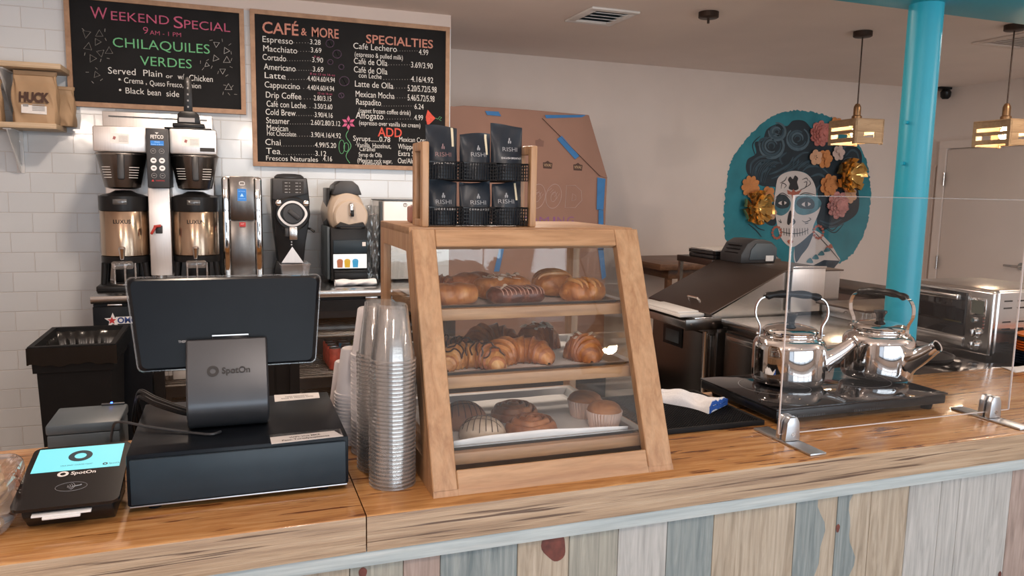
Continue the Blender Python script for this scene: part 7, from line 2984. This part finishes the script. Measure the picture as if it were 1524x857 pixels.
def kettle(cx, cy, rz, label):
    z0 = CZ + .0505
    t = thing('kettle', label, 'kettle', (cx, cy, z0), 'steel kettles on the cooktop')
    R = .108
    c = (cx, cy, z0)
    prof = [(R * .80, 0), (R * .93, .004), (R * .985, .014), (R, .03), (R, .108), (R * .985, .122), (R * .93, .134), (R * .84, .141), (R * .74, .144), (R * .715, .147), (R * .715, .156), (R * .74, .159)]
    MB().lathe(c, prof, 56).build('body', M['chrome'], t, angle=50)
    MB().lathe(c, [(R * .75, .1592), (R * .76, .163), (R * .70, .170), (R * .60, .174), (R * .35, .181), (.02, .184), (.001, .1842)], 48).build('lid', M['chrome'], t, angle=50)
    MB().lathe(c, [(.013, .1842), (.011, .190), (.014, .200), (.020, .209), (.018, .214), (.001, .2155)], 24).build('lid_knob', M['black'], t)
    d = Vector((math.cos(rz), math.sin(rz), 0))
    s_ = Vector((-math.sin(rz), math.cos(rz), 0))
    C = Vector(c)
    # spout: wide root, narrowing, open end
    a, e = C + d * (R - .012) + Vector((0, 0, .072)), C + d * (R + .080) + Vector((0, 0, .132))
    N = 10
    pts = [a.lerp(e, k / N) + Vector((0, 0, -.008 * math.sin(PI * k / N))) for k in range(N + 1)]
    rs = [.034 - .017 * (k / N) ** .6 for k in range(N + 1)]
    ax = (e - a).normalized()
    b = MB()
    up_ = s_.cross(ax)
    vs, fs = [], []
    n = 20
    sec = [(p, r) for p, r in zip(pts, rs)] + [(pts[-1] + ax * .002, rs[-1] + .002), (pts[-1] + ax * .0005, rs[-1] - .002), (pts[-1] - ax * .05, rs[-1] - .002)]
    for k, (p, r) in enumerate(sec):
        for i in range(n):
            q = 2 * PI * i / n
            vs.append(p + s_ * (r * math.cos(q)) + up_ * (r * math.sin(q) * (1.35 - .35 * min(1, k / N))))
    for k in range(len(sec) - 1):
        for i in range(n):
            j = (i + 1) % n
            fs.append((k * n + i, k * n + j, (k + 1) * n + j, (k + 1) * n + i))
    fs.append(tuple(range((len(sec) - 1) * n, len(sec) * n)))
    b.mesh(vs, fs)
    b.build('spout', M['chrome'], t, angle=50)
    # bail handle: two flat straps, black grip, riveted lugs
    hh = .268
    arm = []
    for sg in (1, -1):
        P = [C + d * sg * (R * .86) + Vector((0, 0, .142)), C + d * sg * (R * .86) + Vector((0, 0, .175)), C + d * sg * (R * .98) + Vector((0, 0, .205)), C + d * sg * (R * .98) + Vector((0, 0, .235)),
             C + d * sg * (R * .86) + Vector((0, 0, .258)), C + d * sg * (R * .62) + Vector((0, 0, hh))]
        Q = []
        for i in range(len(P) - 1):
            p0, p1, p2, p3 = P[max(0, i - 1)], P[i], P[i + 1], P[min(len(P) - 1, i + 2)]
            for k in range(6):
                u = k / 6
                Q.append(0.5 * ((2 * p1) + (p2 - p0) * u + (2 * p0 - 5 * p1 + 4 * p2 - p3) * u ** 2 + (3 * p1 - p0 - 3 * p2 + p3) * u ** 3))
        Q.append(P[-1])
        MB().ribbon(Q, s_, .017, .0022).build('handle_strap', M['chrome'], t, angle=40)
        lug = C + d * sg * (R * .865) + Vector((0, 0, .150))
        b = MB()
        b.cyl(lug + d * sg * .002, lug + d * sg * .008, .005, n=12)
        b.build('rivet', M['chrome'], t)
    G = [C + d * (R * .74 * math.cos(q)) + Vector((0, 0, hh - .008 + .014 * math.sin(q))) for q in [PI * k / 16 for k in range(17)]]
    b = MB()
    b.tube(G, [.009 + .0035 * abs(math.sin(k * PI / 4)) * (1 if k not in (0, 16) else .3) for k in range(17)], 12)
    b.build('grip', M['black'], t, angle=60)
    return t


kettle(1.600, 1.888, math.radians(-25), 'shiny steel kettle on the left burner, spout pointing right')
kettle(1.937, 1.874, math.radians(-78), 'shiny steel kettle on the right burner, spout pointing at the viewer')

# ================================================================== ACRYLIC SNEEZE GUARD
t = thing('sneeze_guard', 'clear acrylic sneeze guard panel standing in two silver feet on the counter', 'sneeze guard', (1.69, 1.54, CZ))
GX0, GX1, GY = 1.288, 2.098, 1.54
MB().box(GX0 + .002, GX1 - .002, GY - .0022, GY + .0022, CZ + .022, 1.540).build('clear_panel', M['acrylic'], t)
for xa, xb in ((GX0, GX0 + .0019), (GX1 - .0019, GX1)):
    MB().box(xa, xb, GY - .0022, GY + .0022, CZ + .022, 1.542).build('panel_edge', M['acrylic_edge'], t)
MB().box(GX0 + .002, GX1 - .002, GY - .0022, GY + .0022, 1.5402, 1.542).build('panel_edge', glassy('acrylic_top_edge', (0.8, 0.8, 0.8), 0.25, .1, .5, haze=.2), t)
MB().box(GX0 + .002, GX1 - .002, GY - .0022, GY + .0022, CZ + .0202, CZ + .0218).build('panel_edge', M['acrylic_edge'], t)
for fx in (1.318, 2.022):
    b = MB()
    b.box(fx - .024, fx + .024, 1.428, 1.645, CZ + .0004, CZ + .006, .0015)
    ft = b.build('foot', M['alu'], t)
    for sg in (-1, 1):
        b = MB()
        y0 = GY + sg * .0026
        y1 = GY + sg * .020
        P = [(fx - .023, CZ + .0065), (fx + .023, CZ + .0065), (fx + .019, CZ + .054), (fx + .011, CZ + .068), (fx - .011, CZ + .068), (fx - .019, CZ + .054)]
        b.prism(P, 'y', min(y0, y1), max(y0, y1), .003)
        cl = b.build('clamp', M['alu'], ft)
        if sg < 0:
            MB().lathe((fx, y1 + .0004, CZ + .024), [(.0055, 0), (.005, .002), (.003, .002), (.003, .0005), (.0005, .0005)], 16, rot_m('X', 90)).build('set_screw', M['steel'], cl)
